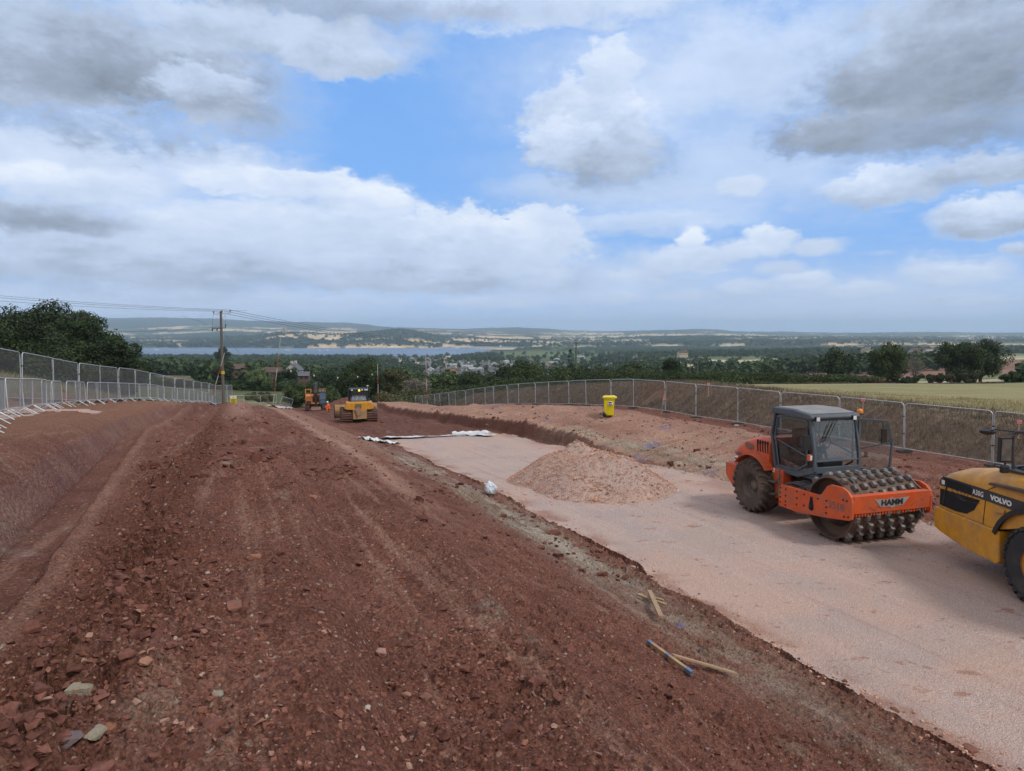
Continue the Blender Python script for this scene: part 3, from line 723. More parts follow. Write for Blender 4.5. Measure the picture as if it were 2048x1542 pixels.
# behind the machines, middle
tree_px(31, 'oak', 722, 716, 128, 104, 'large dark green tree rising behind the yellow bulldozer', 24000, .17, nblob=46, trunk=.04, name='oak_tree')
tree_px(32, 'thorn', 790, 722, 124, 60, 'olive tree with brownish top just right of the large dark tree', 13000, .15, nblob=34, trunk=.03, name='hawthorn_tree')
tree_px(33, 'bare', 836, 742, 118, 62, 'grey-brown half-bare scrub beside the striped pole right of the bulldozer', 9000, .13, nblob=30, trunk=.02, name='scrub_bush', cat='bush')
tree_px(34, 'ash', 597, 762, 112, 60, 'bright green bush left of the excavator', 10000, .14, nblob=30, trunk=.02, name='bush', cat='bush')
tree_px(35, 'ash', 655, 770, 116, 60, 'dull green bush directly behind the excavator boom', 9000, .14, nblob=26, trunk=.02, name='bush', cat='bush')
tree_px(36, 'willow', 513, 732, 235, 46, 'pale green willow below the white-chimneyed house', 9000, .26, nblob=30, trunk=.05, name='willow_tree')
tree_px(37, 'thorn', 520, 782, 118, 70, 'brownish green bush behind the crossing barriers', 7000, .14, nblob=24, trunk=.02, name='bush', cat='bush')
tree_px(38, 'oak', 575, 735, 255, 56, 'near-black tree in front of the white-chimneyed house', 8000, .3, nblob=28, trunk=.05, name='oak_tree')
tree_px(39, 'ash', 1052, 715, 150, 90, 'dark green tree rising highest above the long hedge in mid picture', 14000, .2, nblob=36, trunk=.04, name='tree')
tree_px(40, 'ash', 1275, 722, 140, 76, 'green tree at the left end of the straight clipped hedge', 12000, .19, nblob=34, trunk=.04, name='tree')
tree_px(41, 'oak', 1345, 715, 150, 50, 'small dark rounded tree above the straight clipped hedge', 9000, .19, nblob=30, trunk=.05, name='tree')
tree_px(42, 'oak', 948, 732, 165, 64, 'round dark tree below the village houses', 10000, .22, nblob=30, trunk=.04, name='tree')
tree_px(43, 'fir', 1140, 700, 420, 18, 'narrow dark fir among the houses left of the far pole', 2600, .5, shape='cone', nblob=26, name='fir_tree')
tree_px(44, 'oak', 445, 692, 640, 30, 'large dark tree standing up against the water left of the utility pole', 5000, .7, nblob=26, name='oak_tree')

def hedge(seed, kind, pts, wid, n_per_m, leaf, label, name='hedge', cat='hedge', rag=.25):
    """pts: (px, y, top pixel row) along the hedge; a leafy mass from the ground up"""
    rng = np.random.default_rng(seed); P3 = []
    for px, y, top in pts:
        p = at(px, top, y); P3.append((p.x, y, p.z))
    P3 = np.array(P3); L = np.concatenate([[0], np.cumsum(np.hypot(*np.diff(P3[:, :2], axis=0).T))])
    n = int(L[-1] * n_per_m); q = rng.uniform(0, L[-1], n)
    x = np.interp(q, L, P3[:, 0]); y = np.interp(q, L, P3[:, 1]); zt = np.interp(q, L, P3[:, 2])
    off = rng.uniform(-1, 1, n); dx = np.interp(q + 1, L, P3[:, 0]) - np.interp(q - 1, L, P3[:, 0]); dy = np.interp(q + 1, L, P3[:, 1]) - np.interp(q - 1, L, P3[:, 1])
    nn = np.hypot(dx, dy) + 1e-6
    zb = H0(x, y) - .2; hgt = zt - zb
    lump = 1 + rag * fbm(q / 2.6, off * .8 + seed, 4, seed)
    u = rng.uniform(0, 1, n) ** .75
    x = x + off * wid / 2 * (dy / nn); y = y - off * wid / 2 * (dx / nn)
    z = zb + hgt * np.clip(u, 0, 1) * lump * (1 - .35 * off ** 2)
    c = np.stack([x, y, z], 1)
    nr = rng.normal(size=(n, 3)) + np.array([0, 0, .5]); nr /= np.linalg.norm(nr, axis=1)[:, None]
    v = leaf_cards(c, nr, leaf * rng.uniform(.6, 1.4, n), rng)
    org = c.mean(0) * np.array([1, 1, 0]) + np.array([0, 0, zb.min()])
    me = np_mesh(name, v - org, np.arange(len(v)).reshape(-1, 4), mats=[LEAF[kind]])
    o = bpy.data.objects.new(name, me); COL.objects.link(o); o.location = org; o['label'] = label; o['category'] = cat
    return o
hedge(201, 'ash', [(1180, 128, 748), (1320, 130, 742), (1480, 134, 742), (1620, 138, 746), (1735, 140, 750)], 2.6, 520, .13, 'long straight clipped green hedge along the far edge of the pale field', rag=.12)
hedge(202, 'ash', [(862, 118, 778), (940, 120, 770), (1020, 122, 757), (1100, 124, 744), (1180, 126, 738), (1260, 128, 735)], 9, 900, .16, 'tall overgrown hedge behind the bank, left of the straight clipped hedge', rag=.38)
hedge(203, 'thorn', [(760, 104, 786), (830, 108, 780), (900, 112, 776)], 7, 700, .15, 'scrubby low hedge right of the bulldozer behind the far mesh fence', rag=.35)
hedge(204, 'oak', [(300, 250, 752), (380, 240, 760), (470, 235, 762), (560, 235, 764), (640, 230, 762)], 5, 260, .32, 'dark hedge crossing behind the green field below the willow', rag=.4)
hedge(205, 'oak', [(1700, 135, 757), (1850, 130, 768), (1960, 118, 776), (2060, 98, 786), (2150, 92, 790)], 4, 520, .15, 'ragged bramble hedge running along the right edge of the pale field', rag=.5)
hedge(206, 'oak', [(640, 150, 782), (700, 135, 770), (770, 130, 762), (850, 128, 764)], 8, 600, .18, 'dark thicket filling the gap behind the bulldozer', name='thicket', cat='thicket', rag=.4)
hedge(207, 'thorn', [(1500, 133, 760), (1560, 130, 765), (1640, 128, 764), (1720, 127, 765)], 2, 200, .12, 'strip of tall dry weeds at the foot of the clipped hedge', name='weeds', cat='weeds', rag=.6)

# trees of the valley ---------------------------------------------------------------
def valley():
    rng = np.random.default_rng(77)
    var = []
    for k in range(7):
        kind = ['oak', 'oak', 'ash', 'oak', 'thorn', 'ash', 'oak'][k]
        w_ = [9, 11, 8, 7, 7, 10, 8][k]; h_ = [9.5, 9, 10, 8, 6.5, 9.5, 11][k]
        var.append(tree_meshes(300 + k, kind, w_, h_, h_ * .06, 3200, .33, 22, nl=5))
    N = 60000
    px = rng.uniform(-150, 2300, N); y = np.exp(rng.uniform(math.log(170), math.log(2450), N))
    # equal density over the ground
    keep = rng.uniform(0, 1, N) < (y / 2450) ** .9 * 1.0 + .12
    px, y = px[keep], y[keep]; x = (px - 1024) / FPX * y
    g = H0(x, y); col, wood = field_cols(x, y)
    wx = x + fbm(x / 300, y / 300, 3, 80) * 90; wy = y + fbm(x / 300, y / 300, 3, 81) * 90
    _, en, _ = vor(wx / 140, wy / 140, 82); _, em, _ = vor(wx / 330, wy / 330, 83)
    ed = np.where(y < 1400, en, em)
    pw = np.where(wood, .85, 0); pw = np.where(ed < .06, .8, pw); pw = np.where((px > 640) & (px < 1250) & (y > 170) & (y < 900), np.maximum(pw, .35), pw)
    pw = np.where((px < 700) & (y > 430), np.maximum(pw, .45), pw)
    pw = np.where((px > 1250) & (y > 350), np.maximum(pw * 1.0, .10), pw)
    pw = np.where((px > 1290) & (y >= 1200), pw * .55, pw)
    yp = 665 - g / y * FPX
    pw = np.where((px > 285) & (px < 700) & (y < 232), 0, pw)
    pw = np.where((px > 285) & (px < 400) & (y > 250) & (y < 420), 0, pw)           # bare brown slope
    pw = np.where((px > 400) & (px < 640) & (y < 300), pw * .3, pw)
    town = (px > 845) & (px < 1105) & (y > 560) & (y < 1500)
    pw = np.where(town, .30, pw)
    pw = np.where((np.abs(x - 335) < 140) & (np.abs(y - 480) < 110), 0, pw)
    pw = np.where((px > 1290) & (y < 330), pw * .06, pw)
    pw = np.where((px > 1290) & (y > 330) & (y < 1200), np.where(em < .022, .20, np.where(fbm(x / 120, y / 160, 3, 97) > .44, .40, .004)), pw)
    pw = np.where((px > 560) & (px < 625) & (y < 350) & (y > 240), 0, pw)           # white house stays in view
    pw = np.where(g < -79, 0, pw)
    m = rng.uniform(0, 1, len(px)) < pw
    px, x, y, g = px[m], x[m], y[m], g[m]
    sc = rng.uniform(.65, 1.25, len(px)); sc = np.where((px > 845) & (px < 1105) & (y < 1500) & (y > 560), sc * .7, sc); sc = np.where(y > 1300, sc * 1.15, sc)
    vis = (px > -20) & (px < 2070)
    app = np.where(vis, sc / y, 0); order = np.argsort(-app)
    first, rest = order[:290], order[290:]
    names = ['left', 'right']
    for j in first:
        k = int(rng.integers(7)); s_ = sc[j]
        place_tree(var[k], x[j], y[j], g[j], 'dark green tree, one of many dotted over the valley between site and estuary', 'trees dotted over the valley',
                   'tree', (s_, s_, s_ * rng.uniform(.85, 1.15)), rng.uniform(0, 6.28))
    # everything smaller: one wooded mass of lumpy leaf clusters
    V = []; rest = rest[:9000]
    base = []
    for k in range(5):
        rg = np.random.default_rng(500 + k); v, _ = crown(rg, 9, 8.5, .2, 95, 1.55, 14); base.append(v)
    for j in rest:
        v = base[int(rng.integers(5))]; a = rng.uniform(0, 6.28); ca, sa = math.cos(a), math.sin(a)
        s_ = sc[j]; V.append(np.stack([x[j] + (v[:, 0] * ca - v[:, 1] * sa) * s_, y[j] + (v[:, 0] * sa + v[:, 1] * ca) * s_, g[j] + v[:, 2] * s_], 1))
    V = np.concatenate(V)
    me = np_mesh('woodland', V, np.arange(len(V)).reshape(-1, 4), mats=[LEAF['oak']])
    o = bpy.data.objects.new('woodland', me); COL.objects.link(o); o['kind'] = 'stuff'
    o['label'] = 'far-off dark woods and hedgerow trees of the valley'; o['category'] = 'woodland'
    # beyond the water
    N = 26000; px = rng.uniform(150, 2100, N); y = rng.uniform(3450, 5600, N); x = (px - 1024) / FPX * y
    col, wood = field_cols(x, y); g = H0(x, y); m = (wood | (rng.uniform(0, 1, N) < .03)) & (g > -78.5)
    x, y, g = x[m], y[m], g[m]; sc = rng.uniform(1.0, 1.9, len(x)); V = []
    base = []
    for k in range(4):
        rg = np.random.default_rng(520 + k); v, _ = crown(rg, 10, 9, .2, 30, 2.8, 9); base.append(v)
    for j in range(len(x)):
        v = base[j % 4] * sc[j]; V.append(v + np.array([x[j], y[j], g[j]]))
    V = np.concatenate(V)
    me = np_mesh('far_woodland', V, np.arange(len(V)).reshape(-1, 4), mats=[LEAF['oak']])
    o = bpy.data.objects.new('far_woodland', me); COL.objects.link(o); o['kind'] = 'stuff'
    o['label'] = 'hazy woods on the shore and hills beyond the estuary'; o['category'] = 'woodland'
valley()

# grasses ---------------------------------------------------------------------------
def grass(name, label, n, srange, trange, hgt, width, cols, seed, zone, cond=None, lean=.35):
    rng = np.random.default_rng(seed)
    s = srange[0] + (srange[1] - srange[0]) * rng.uniform(0, 1, n) ** 1.3; t = rng.uniform(*trange, n)
    x, y = xy(s, t); r = np.hypot(x, y)
    ok = (zones(s, t, r, x, y) == zone) & (fbm(x * .6, y * .6, 3, seed) > -.5) & (y > 2)
    if cond is not None: ok &= cond(s, t)
    x, y, s, t = x[ok], y[ok], s[ok], t[ok]; n = len(x)
    z = Hz(x, y) - .03
    h = hgt * rng.uniform(.45, 1.3, n); a = rng.uniform(0, 2 * math.pi, n); w_ = width * rng.uniform(.6, 1.4, n) * np.clip(np.hypot(x, y) / 30, .8, 3)
    lx = rng.normal(0, lean, n) * h; ly = rng.normal(0, lean, n) * h
    p0 = np.stack([x - np.cos(a) * w_, y - np.sin(a) * w_, z], 1); p1 = np.stack([x + np.cos(a) * w_, y + np.sin(a) * w_, z], 1)
    p2 = np.stack([x + lx, y + ly, z + h], 1)
    v = np.stack([p0, p1, p2], 1).reshape(-1, 3)
    m = bpy.data.materials.new(name + '_blades'); m.use_nodes = True; q = NT(m.node_tree); b = q.n['Principled BSDF']
    co = q.node('ShaderNodeTexCoord').outputs['Object']
    q.put(b.inputs['Base Color'], q.ramp(q.math('ADD', q.math('MULTIPLY', q.noise(co, .35, 3), .55), q.math('MULTIPLY', q.noise(co, 9, 3), .45)), [(.32, cols[0]), (.5, cols[1]), (.68, cols[2])]))
    b.inputs['Roughness'].default_value = .8
    me = np_mesh(name, v, None, np.arange(len(v)).reshape(-1, 3), mats=[m])
    o = bpy.data.objects.new(name, me); COL.objects.link(o); o['kind'] = 'stuff'; o['label'] = label; o['category'] = 'grass'
grass('dry_grass', 'brown dead weeds covering the earth bank behind the mesh fence', 70000, (5, 93), (26.0, 31.2), .26, .010, [(.075, .052, .036), (.16, .12, .085), (.27, .22, .15)], 601, 3)
grass('tall_grass', 'tall straw-coloured grass rising behind the left mesh fence', 90000, (12, 90), (-30, -9), .55, .012, [(.10, .10, .045), (.23, .20, .10), (.38, .33, .19)], 602, 2)
grass('field_grass', 'short dry grass along the near edge of the pale field', 70000, (8, 95), (31, 46), .16, .012, [(.22, .19, .09), (.38, .31, .17), (.52, .42, .25)], 603, 4)
# ------------------------------------------------------------------ loose stones and clods
def rock_base(seed, sub, rough=.22):
    """broken, angular stone: the hull of a few scattered points"""
    rng = np.random.default_rng(seed); n = {1: 11, 2: 22}.get(sub, 26)
    p = rng.uniform(-1, 1, (n, 3)); p /= (np.abs(p) ** 3).sum(1)[:, None] ** (1 / 3) + 1e-9; p *= rng.uniform(.78, 1.05, (n, 1))
    p *= np.array([1, rng.uniform(.6, .9), rng.uniform(.42, .75)])
    bm = bmesh.new()
    for q in p: bm.verts.new(q)
    r = bmesh.ops.convex_hull(bm, input=bm.verts[:]); bmesh.ops.delete(bm, geom=[g for g in r['geom_interior'] if isinstance(g, bmesh.types.BMVert)], context='VERTS')
    bmesh.ops.triangulate(bm, faces=bm.faces[:])
    if sub >= 3: bmesh.ops.subdivide_edges(bm, edges=bm.edges[:], cuts=3, use_grid_fill=True); bmesh.ops.triangulate(bm, faces=bm.faces[:])
    bm.verts.index_update(); co = np.array([v.co[:] for v in bm.verts]); f = np.array([[v.index for v in fc.verts] for fc in bm.faces]); bm.free()
    return co, f
def stone_mat(name, ramp):
    m = bpy.data.materials.new(name); m.use_nodes = True; n = NT(m.node_tree); b = n.n['Principled BSDF']
    co = n.node('ShaderNodeTexCoord').outputs['Object']
    g = n.node('ShaderNodeNewGeometry').outputs['Random Per Island']
    c = n.ramp(g, ramp); n.n[-1].color_ramp.interpolation = 'LINEAR'
    f = n.noise(co, 35, 6, .65)
    n.put(b.inputs['Base Color'], n.vmath('SCALE', c, n.step(f, .3, .7, .75, 1.2))); b.inputs['Roughness'].default_value = .9; b.inputs['Specular IOR Level'].default_value = .2
    bp = n.node('ShaderNodeBump'); bp.inputs['Strength'].default_value = .6; bp.inputs['Distance'].default_value = .01
    n.put(bp.inputs['Height'], f); n.put(b.inputs['Normal'], bp.outputs[0])
    return m
def scatter(name, label, x, y, size, seed, sub, material, sink=.25, zoff=None, cat='stones'):
    rng = np.random.default_rng(seed); bases = [rock_base(seed * 10 + k, sub) for k in range(6)]
    z = Hz(x, y) if zoff is None else zoff
    V = []; T = []; off = 0; which = rng.integers(0, 6, len(x))
    for k in range(6):
        idx = np.nonzero(which == k)[0]; co, f = bases[k]
        if not len(idx): continue
        n = len(idx); a = rng.uniform(0, 6.28, n); tl = rng.normal(0, .35, n); ca, sa = np.cos(a), np.sin(a); ct, s_t = np.cos(tl), np.sin(tl)
        cx = co[None, :, 0] * np.ones((n, 1)); cy = co[None, :, 1] * ct[:, None] - co[None, :, 2] * s_t[:, None]; cz = co[None, :, 1] * s_t[:, None] + co[None, :, 2] * ct[:, None]
        S = size[idx][:, None]
        v = np.stack([x[idx][:, None] + (cx * ca[:, None] - cy * sa[:, None]) * S, y[idx][:, None] + (cx * sa[:, None] + cy * ca[:, None]) * S,
                      z[idx][:, None] + (cz + .45 - sink) * S], 2)
        V.append(v.reshape(-1, 3)); T.append((f[None] + (np.arange(n) * len(co))[:, None, None] + off).reshape(-1, 3)); off += n * len(co)
    me = np_mesh(name, np.concatenate(V), None, np.concatenate(T), mats=[material])
    o = bpy.data.objects.new(name, me); COL.objects.link(o); o['kind'] = 'stuff'; o['label'] = label; o['category'] = cat
    return o
SOILR = [(0.0, (.16, .062, .044)), (.50, (.22, .088, .062)), (.80, (.28, .125, .088)), (.93, (.34, .185, .14)), (.985, (.37, .24, .18)), (1.0, (.42, .34, .28))]
CLODR = [(0.0, (.12, .048, .036)), (.5, (.16, .066, .049)), (1.0, (.205, .086, .064))]
GRAVR = [(0.0, (.44, .205, .135)), (.4, (.56, .295, .20)), (.7, (.62, .36, .255)), (.92, (.56, .40, .33)), (1.0, (.64, .52, .45))]
STM = stone_mat('mixed_stone', SOILR); CLM = stone_mat('earth_clod', CLODR); GRM = stone_mat('crushed_stone', GRAVR)
def soil_points(n, seed, rmin, rmax, cond):
    rng = np.random.default_rng(seed)
    r = rmin * (rmax / rmin) ** (rng.uniform(0, 1, n) ** .9); a = np.radians(rng.uniform(-42, 42, n))
    x = r * np.sin(a); y = r * np.cos(a); s, t = st(x, y); zn = zones(s, t, r, x, y)
    w_ = cond(s, t, x, y, zn); k = rng.uniform(0, 1, n) < w_
    return x[k], y[k], s[k], t[k], rng
def small_w(s, t, x, y, zn):
    p = sstep(fbm(x * .8, y * .8, 3, 33), -.3, .5)
    return (zn == 0) * (t > TC_(s) + .5) * (.22 + .6 * p) * (1 - .5 * ((t > 2) & (t < 6.5)))
x, y, s, t, rg = soil_points(42000, 701, 2.2, 16, small_w)
scatter('loose_stones', 'small mixed stones strewn over the red mound', x, y, np.clip(rg.lognormal(-4.25, .42, len(x)), .006, .035), 71, 1, STM)
def clod_w(s, t, x, y, zn):
    p = sstep(fbm(x * .8, y * .8, 3, 33), .0, .6); rut = np.exp(-((t + .95 + fbm(s * .35, s * 0, 3, 40) * .45) / .38) ** 2)
    edge = np.exp(-((t - 8.15 - fbm(s * .5, t * .5, 3, 5) * .3) / .30) ** 2)
    return ((zn == 0) | (zn == 1)) * (t < 8.9) * (t > TC_(s) + .5) * np.clip(.03 + .16 * p + rut * .9 + edge * 1.0, 0, 1)
x, y, s, t, rg = soil_points(26000, 702, 2.4, 34, clod_w)
scatter('earth_clods', 'dark red clods turned up along the mound and the edge of the stone', x, y, np.clip(rg.lognormal(-3.85, .5, len(x)), .010, .075), 72, 1, CLM, cat='clods')
def ridge_w(s, t, x, y, zn):
    rut = np.exp(-((t + .95 + fbm(s * .35, s * 0, 3, 40) * .45) / .28) ** 2) * sstep(fbm(s * .8, t * .8, 3, 47), -.5, .2)
    low = (s < 6.5) * (t < -.15) * .55 * sstep(fbm(x * 1.4, y * 1.4, 2, 48), -.2, .4)
    return (zn == 0) * (s > 2.6) * (t > TC_(s) + .6) * np.clip(rut + low + .012, 0, 1)
x, y, s, t, rg = soil_points(9000, 705, 2.5, 34, ridge_w)
scatter('earth_clods', 'big broken clods in a ragged line along the crown of the mound', x, y, np.clip(rg.lognormal(-3.2, .42, len(x)), .018, .055), 76, 2, CLM, cat='clods')
def far_w(s, t, x, y, zn): return (zn == 0) * (.10 + .5 * sstep(fbm(x * .5, y * .5, 3, 35), -.1, .5)) * ((t > TC_(s) + .5) | (t > 8)) * (1 + 1.2 * ((t > 16) & (t < 18.5)))
x, y, s, t, rg = soil_points(22000, 703, 14, 70, far_w)
scatter('loose_stones', 'stones and lumps scattered over the far red earth', x, y, np.clip(rg.lognormal(-3.0, .5, len(x)), .02, .20), 73, 0 + 1, CLM)
def edge_w(s, t, x, y, zn): return np.exp(-((t - 8.45 - fbm(s * .5, t * .5, 3, 5) * .25) / .30) ** 2) * (s < 42)
x, y, s, t, rg = soil_points(26000, 704, 6, 40, edge_w)
scatter('crushed_stones', 'pink crushed stones spilt along the left edge of the gravel road', x, y, np.clip(rg.lognormal(-3.75, .35, len(x)), .012, .05), 74, 1, GRM)
rg = np.random.default_rng(9)
# stones big enough to point at
big = [(470, 1215, 'm', .16, 'brown', 'long brown slab of rock lying among clods, biggest of the left foreground'), (290, 1325, 'o', .10, 'orange', 'flat orange-tan stone in the left foreground below the brown slab'),
       (160, 1390, 'g', .17, 'greenish grey', 'pale greenish-grey double rock near the lower left corner'), (190, 1470, 'g', .12, 'grey green', 'grey-green rock next to the dark bluish block, lower left'),
       (140, 1483, 'b', .12, 'blue grey', 'dark bluish-grey block at the lower left'), (215, 1460, 'r', .11, 'rust', 'rusty orange-brown rock above the grey-green one, lower left'),
       (415, 1148, 'w', .06, 'white', 'small squarish whitish stone on top of the mound'), (437, 1392, 'g', .09, 'pale', 'pale crumbly stone left of the smooth flat patch'),
       (763, 1306, 'p', .11, 'pink', 'pink pointed rock in the hollow right of the mound ridge'), (813, 1393, 'o', .085, 'tan', 'small tan stone, left one of a pair right of the ridge'),
       (852, 1395, 'm', .10, 'brown', 'reddish stone, right one of a pair right of the ridge'), (510, 1117, 'r', .14, 'red', 'flat reddish slab sunk into the crown of the mound'),
       (625, 995, 'r', .16, 'red', 'red lump of rock standing on the right shoulder of the mound'), (1940, 1500, 'm', .22, 'brown', 'largest brown boulder at the lower right edge of the gravel road'),
       (1790, 1420, 'm', .13, 'brown', 'brown boulder half way up the lower right gravel edge'), (735, 1418, 'w', .06, 'white', 'small whitish stone low in the hollow beside the mound ridge'),
       (1200, 1104, 'm', .20, 'grey', 'grey-brown lump of earth on the left edge of the gravel road'), (1050, 1030, 'm', .11, 'red', 'dark red lump on the gravel edge right of the white bag')]
ROCKC = {'m': (.21, .095, .065), 'o': (.38, .20, .13), 'g': (.30, .27, .20), 'b': (.15, .12, .125), 'r': (.31, .135, .08), 'w': (.50, .42, .37), 'p': (.40, .23, .19)}
def hit(px, py):
    """where that line of sight meets the ground"""
    r = ray(px, py); y = np.exp(np.linspace(math.log(1.5), math.log(160), 6000)); x = r.x / r.y * y; z = r.z / r.y * y
    g = Hz(x, y); i = np.nonzero(z < g)[0]
    i = i[0] if len(i) else -1
    return Vector((x[i], y[i], g[i]))
for i, (px, py, c, sz, cn, lab) in enumerate(big):
    sz *= .47
    p = hit(px, py); co, f = rock_base(900 + i, 3, .10)
    co = co + (np.stack([fbm(co[:, 0] * 3 + i, co[:, 1] * 3 + co[:, 2], 3, k) for k in (1, 2, 3)], 1)) * .07
    me = np_mesh('stone', co * sz * np.array([1, 1, .85]), None, f, smooth=False, mats=[mat('rock_' + c, ROCKC[c], .9, dirt=(.26, .11, .08), dirt_amt=.85, dirt_scale=14, bump=.7, bump_scale=40)])
    o = bpy.data.objects.new('stone', me); COL.objects.link(o); o.location = (p.x, p.y, p.z + sz * .15); o.rotation_euler = (0, 0, rg.uniform(0, 6))
    o['label'] = lab; o['category'] = 'stone'
# the heap of stone ------------------------------------------------------------------
def gravel_heap():
    p = hit(1190, 1005); cx, cy = p.x + .1, p.y + 3.1; g = h0(cx, cy)
    def hh(u, v):
        u = u * 1.09
        a = 1.78 * np.clip(1 - np.hypot((u + .35) / 3.0, (v - 1.0) / 2.6), 0, 1) ** .95
        b = 1.55 * np.clip(1 - np.hypot((u - .55) / 2.9, (v + .7) / 2.7), 0, 1) ** .95
        h = np.maximum(a, b) + .25 * np.minimum(a, b)
        h = h - .30 * sstep(h, .95, 1.6)
        return h + fbm(u * 1.1, v * 1.1, 4, 201) * .10 * np.minimum(1, h * 2)
    n = 260; U, V = np.meshgrid(np.linspace(-3.7, 3.7, n), np.linspace(-3.9, 4.0, n))
    Hh = hh(U, V); X = cx + U; Y = cy + V; Z0 = H0(X, Y)
    _, _, f1 = vor(U * 18, V * 18, 202)
    Z = Z0 + Hh + np.clip(.55 - f1, 0, 1) * .05 - .07
    keep = (Hh[:-1, :-1] > .015)
    m = soil_material('heap_surface', 'loose')
    o = grid_mesh('gravel_pile', X, Y, Z, keep, {'mask': np.zeros(X.shape + (4,))}, m)
    del o['kind']; o['label'] = 'pink crushed stone heap with two peaks on the gravel road'; o['category'] = 'gravel pile'
    co = np.empty(len(o.data.vertices) * 3, np.float32); o.data.vertices.foreach_get('co', co); co = co.reshape(-1, 3) - np.array([cx, cy, g]); o.data.vertices.foreach_set('co', co.astype(np.float32).ravel()); o.location = (cx, cy, g)
    rg = np.random.default_rng(55); k = 15000; u = rg.uniform(-4.0, 4.0, k); v = rg.uniform(-4.1, 4.1, k); h = hh(u, v)
    big_ = rg.uniform(0, 1, k) < .06
    ok = (h > .02) | (rg.uniform(0, 1, k) < np.exp(-np.maximum(0, np.hypot(u / 3.6, v / 3.6) - .85) * 9) * .5)
    u, v, h = u[ok], v[ok], h[ok]
    big_ = big_[ok]; z = H0(cx + u, cy + v) + np.maximum(h, .03) - .015
    sc_ = scatter('crushed_stone', 'coarse stones lying loose on the heap', cx + u, cy + v, np.clip(rg.lognormal(-3.85, .35, len(u)), .012, .05) * np.where(big_, 1.9, 1), 75, 1, GRM, zoff=z)
    del sc_['kind'], sc_['label'], sc_['category']; sc_.parent = o; sc_.location = -Vector((cx, cy, g)); sc_.name = 'loose_stone'; sc_['kind'] = 'stuff'
gravel_heap()
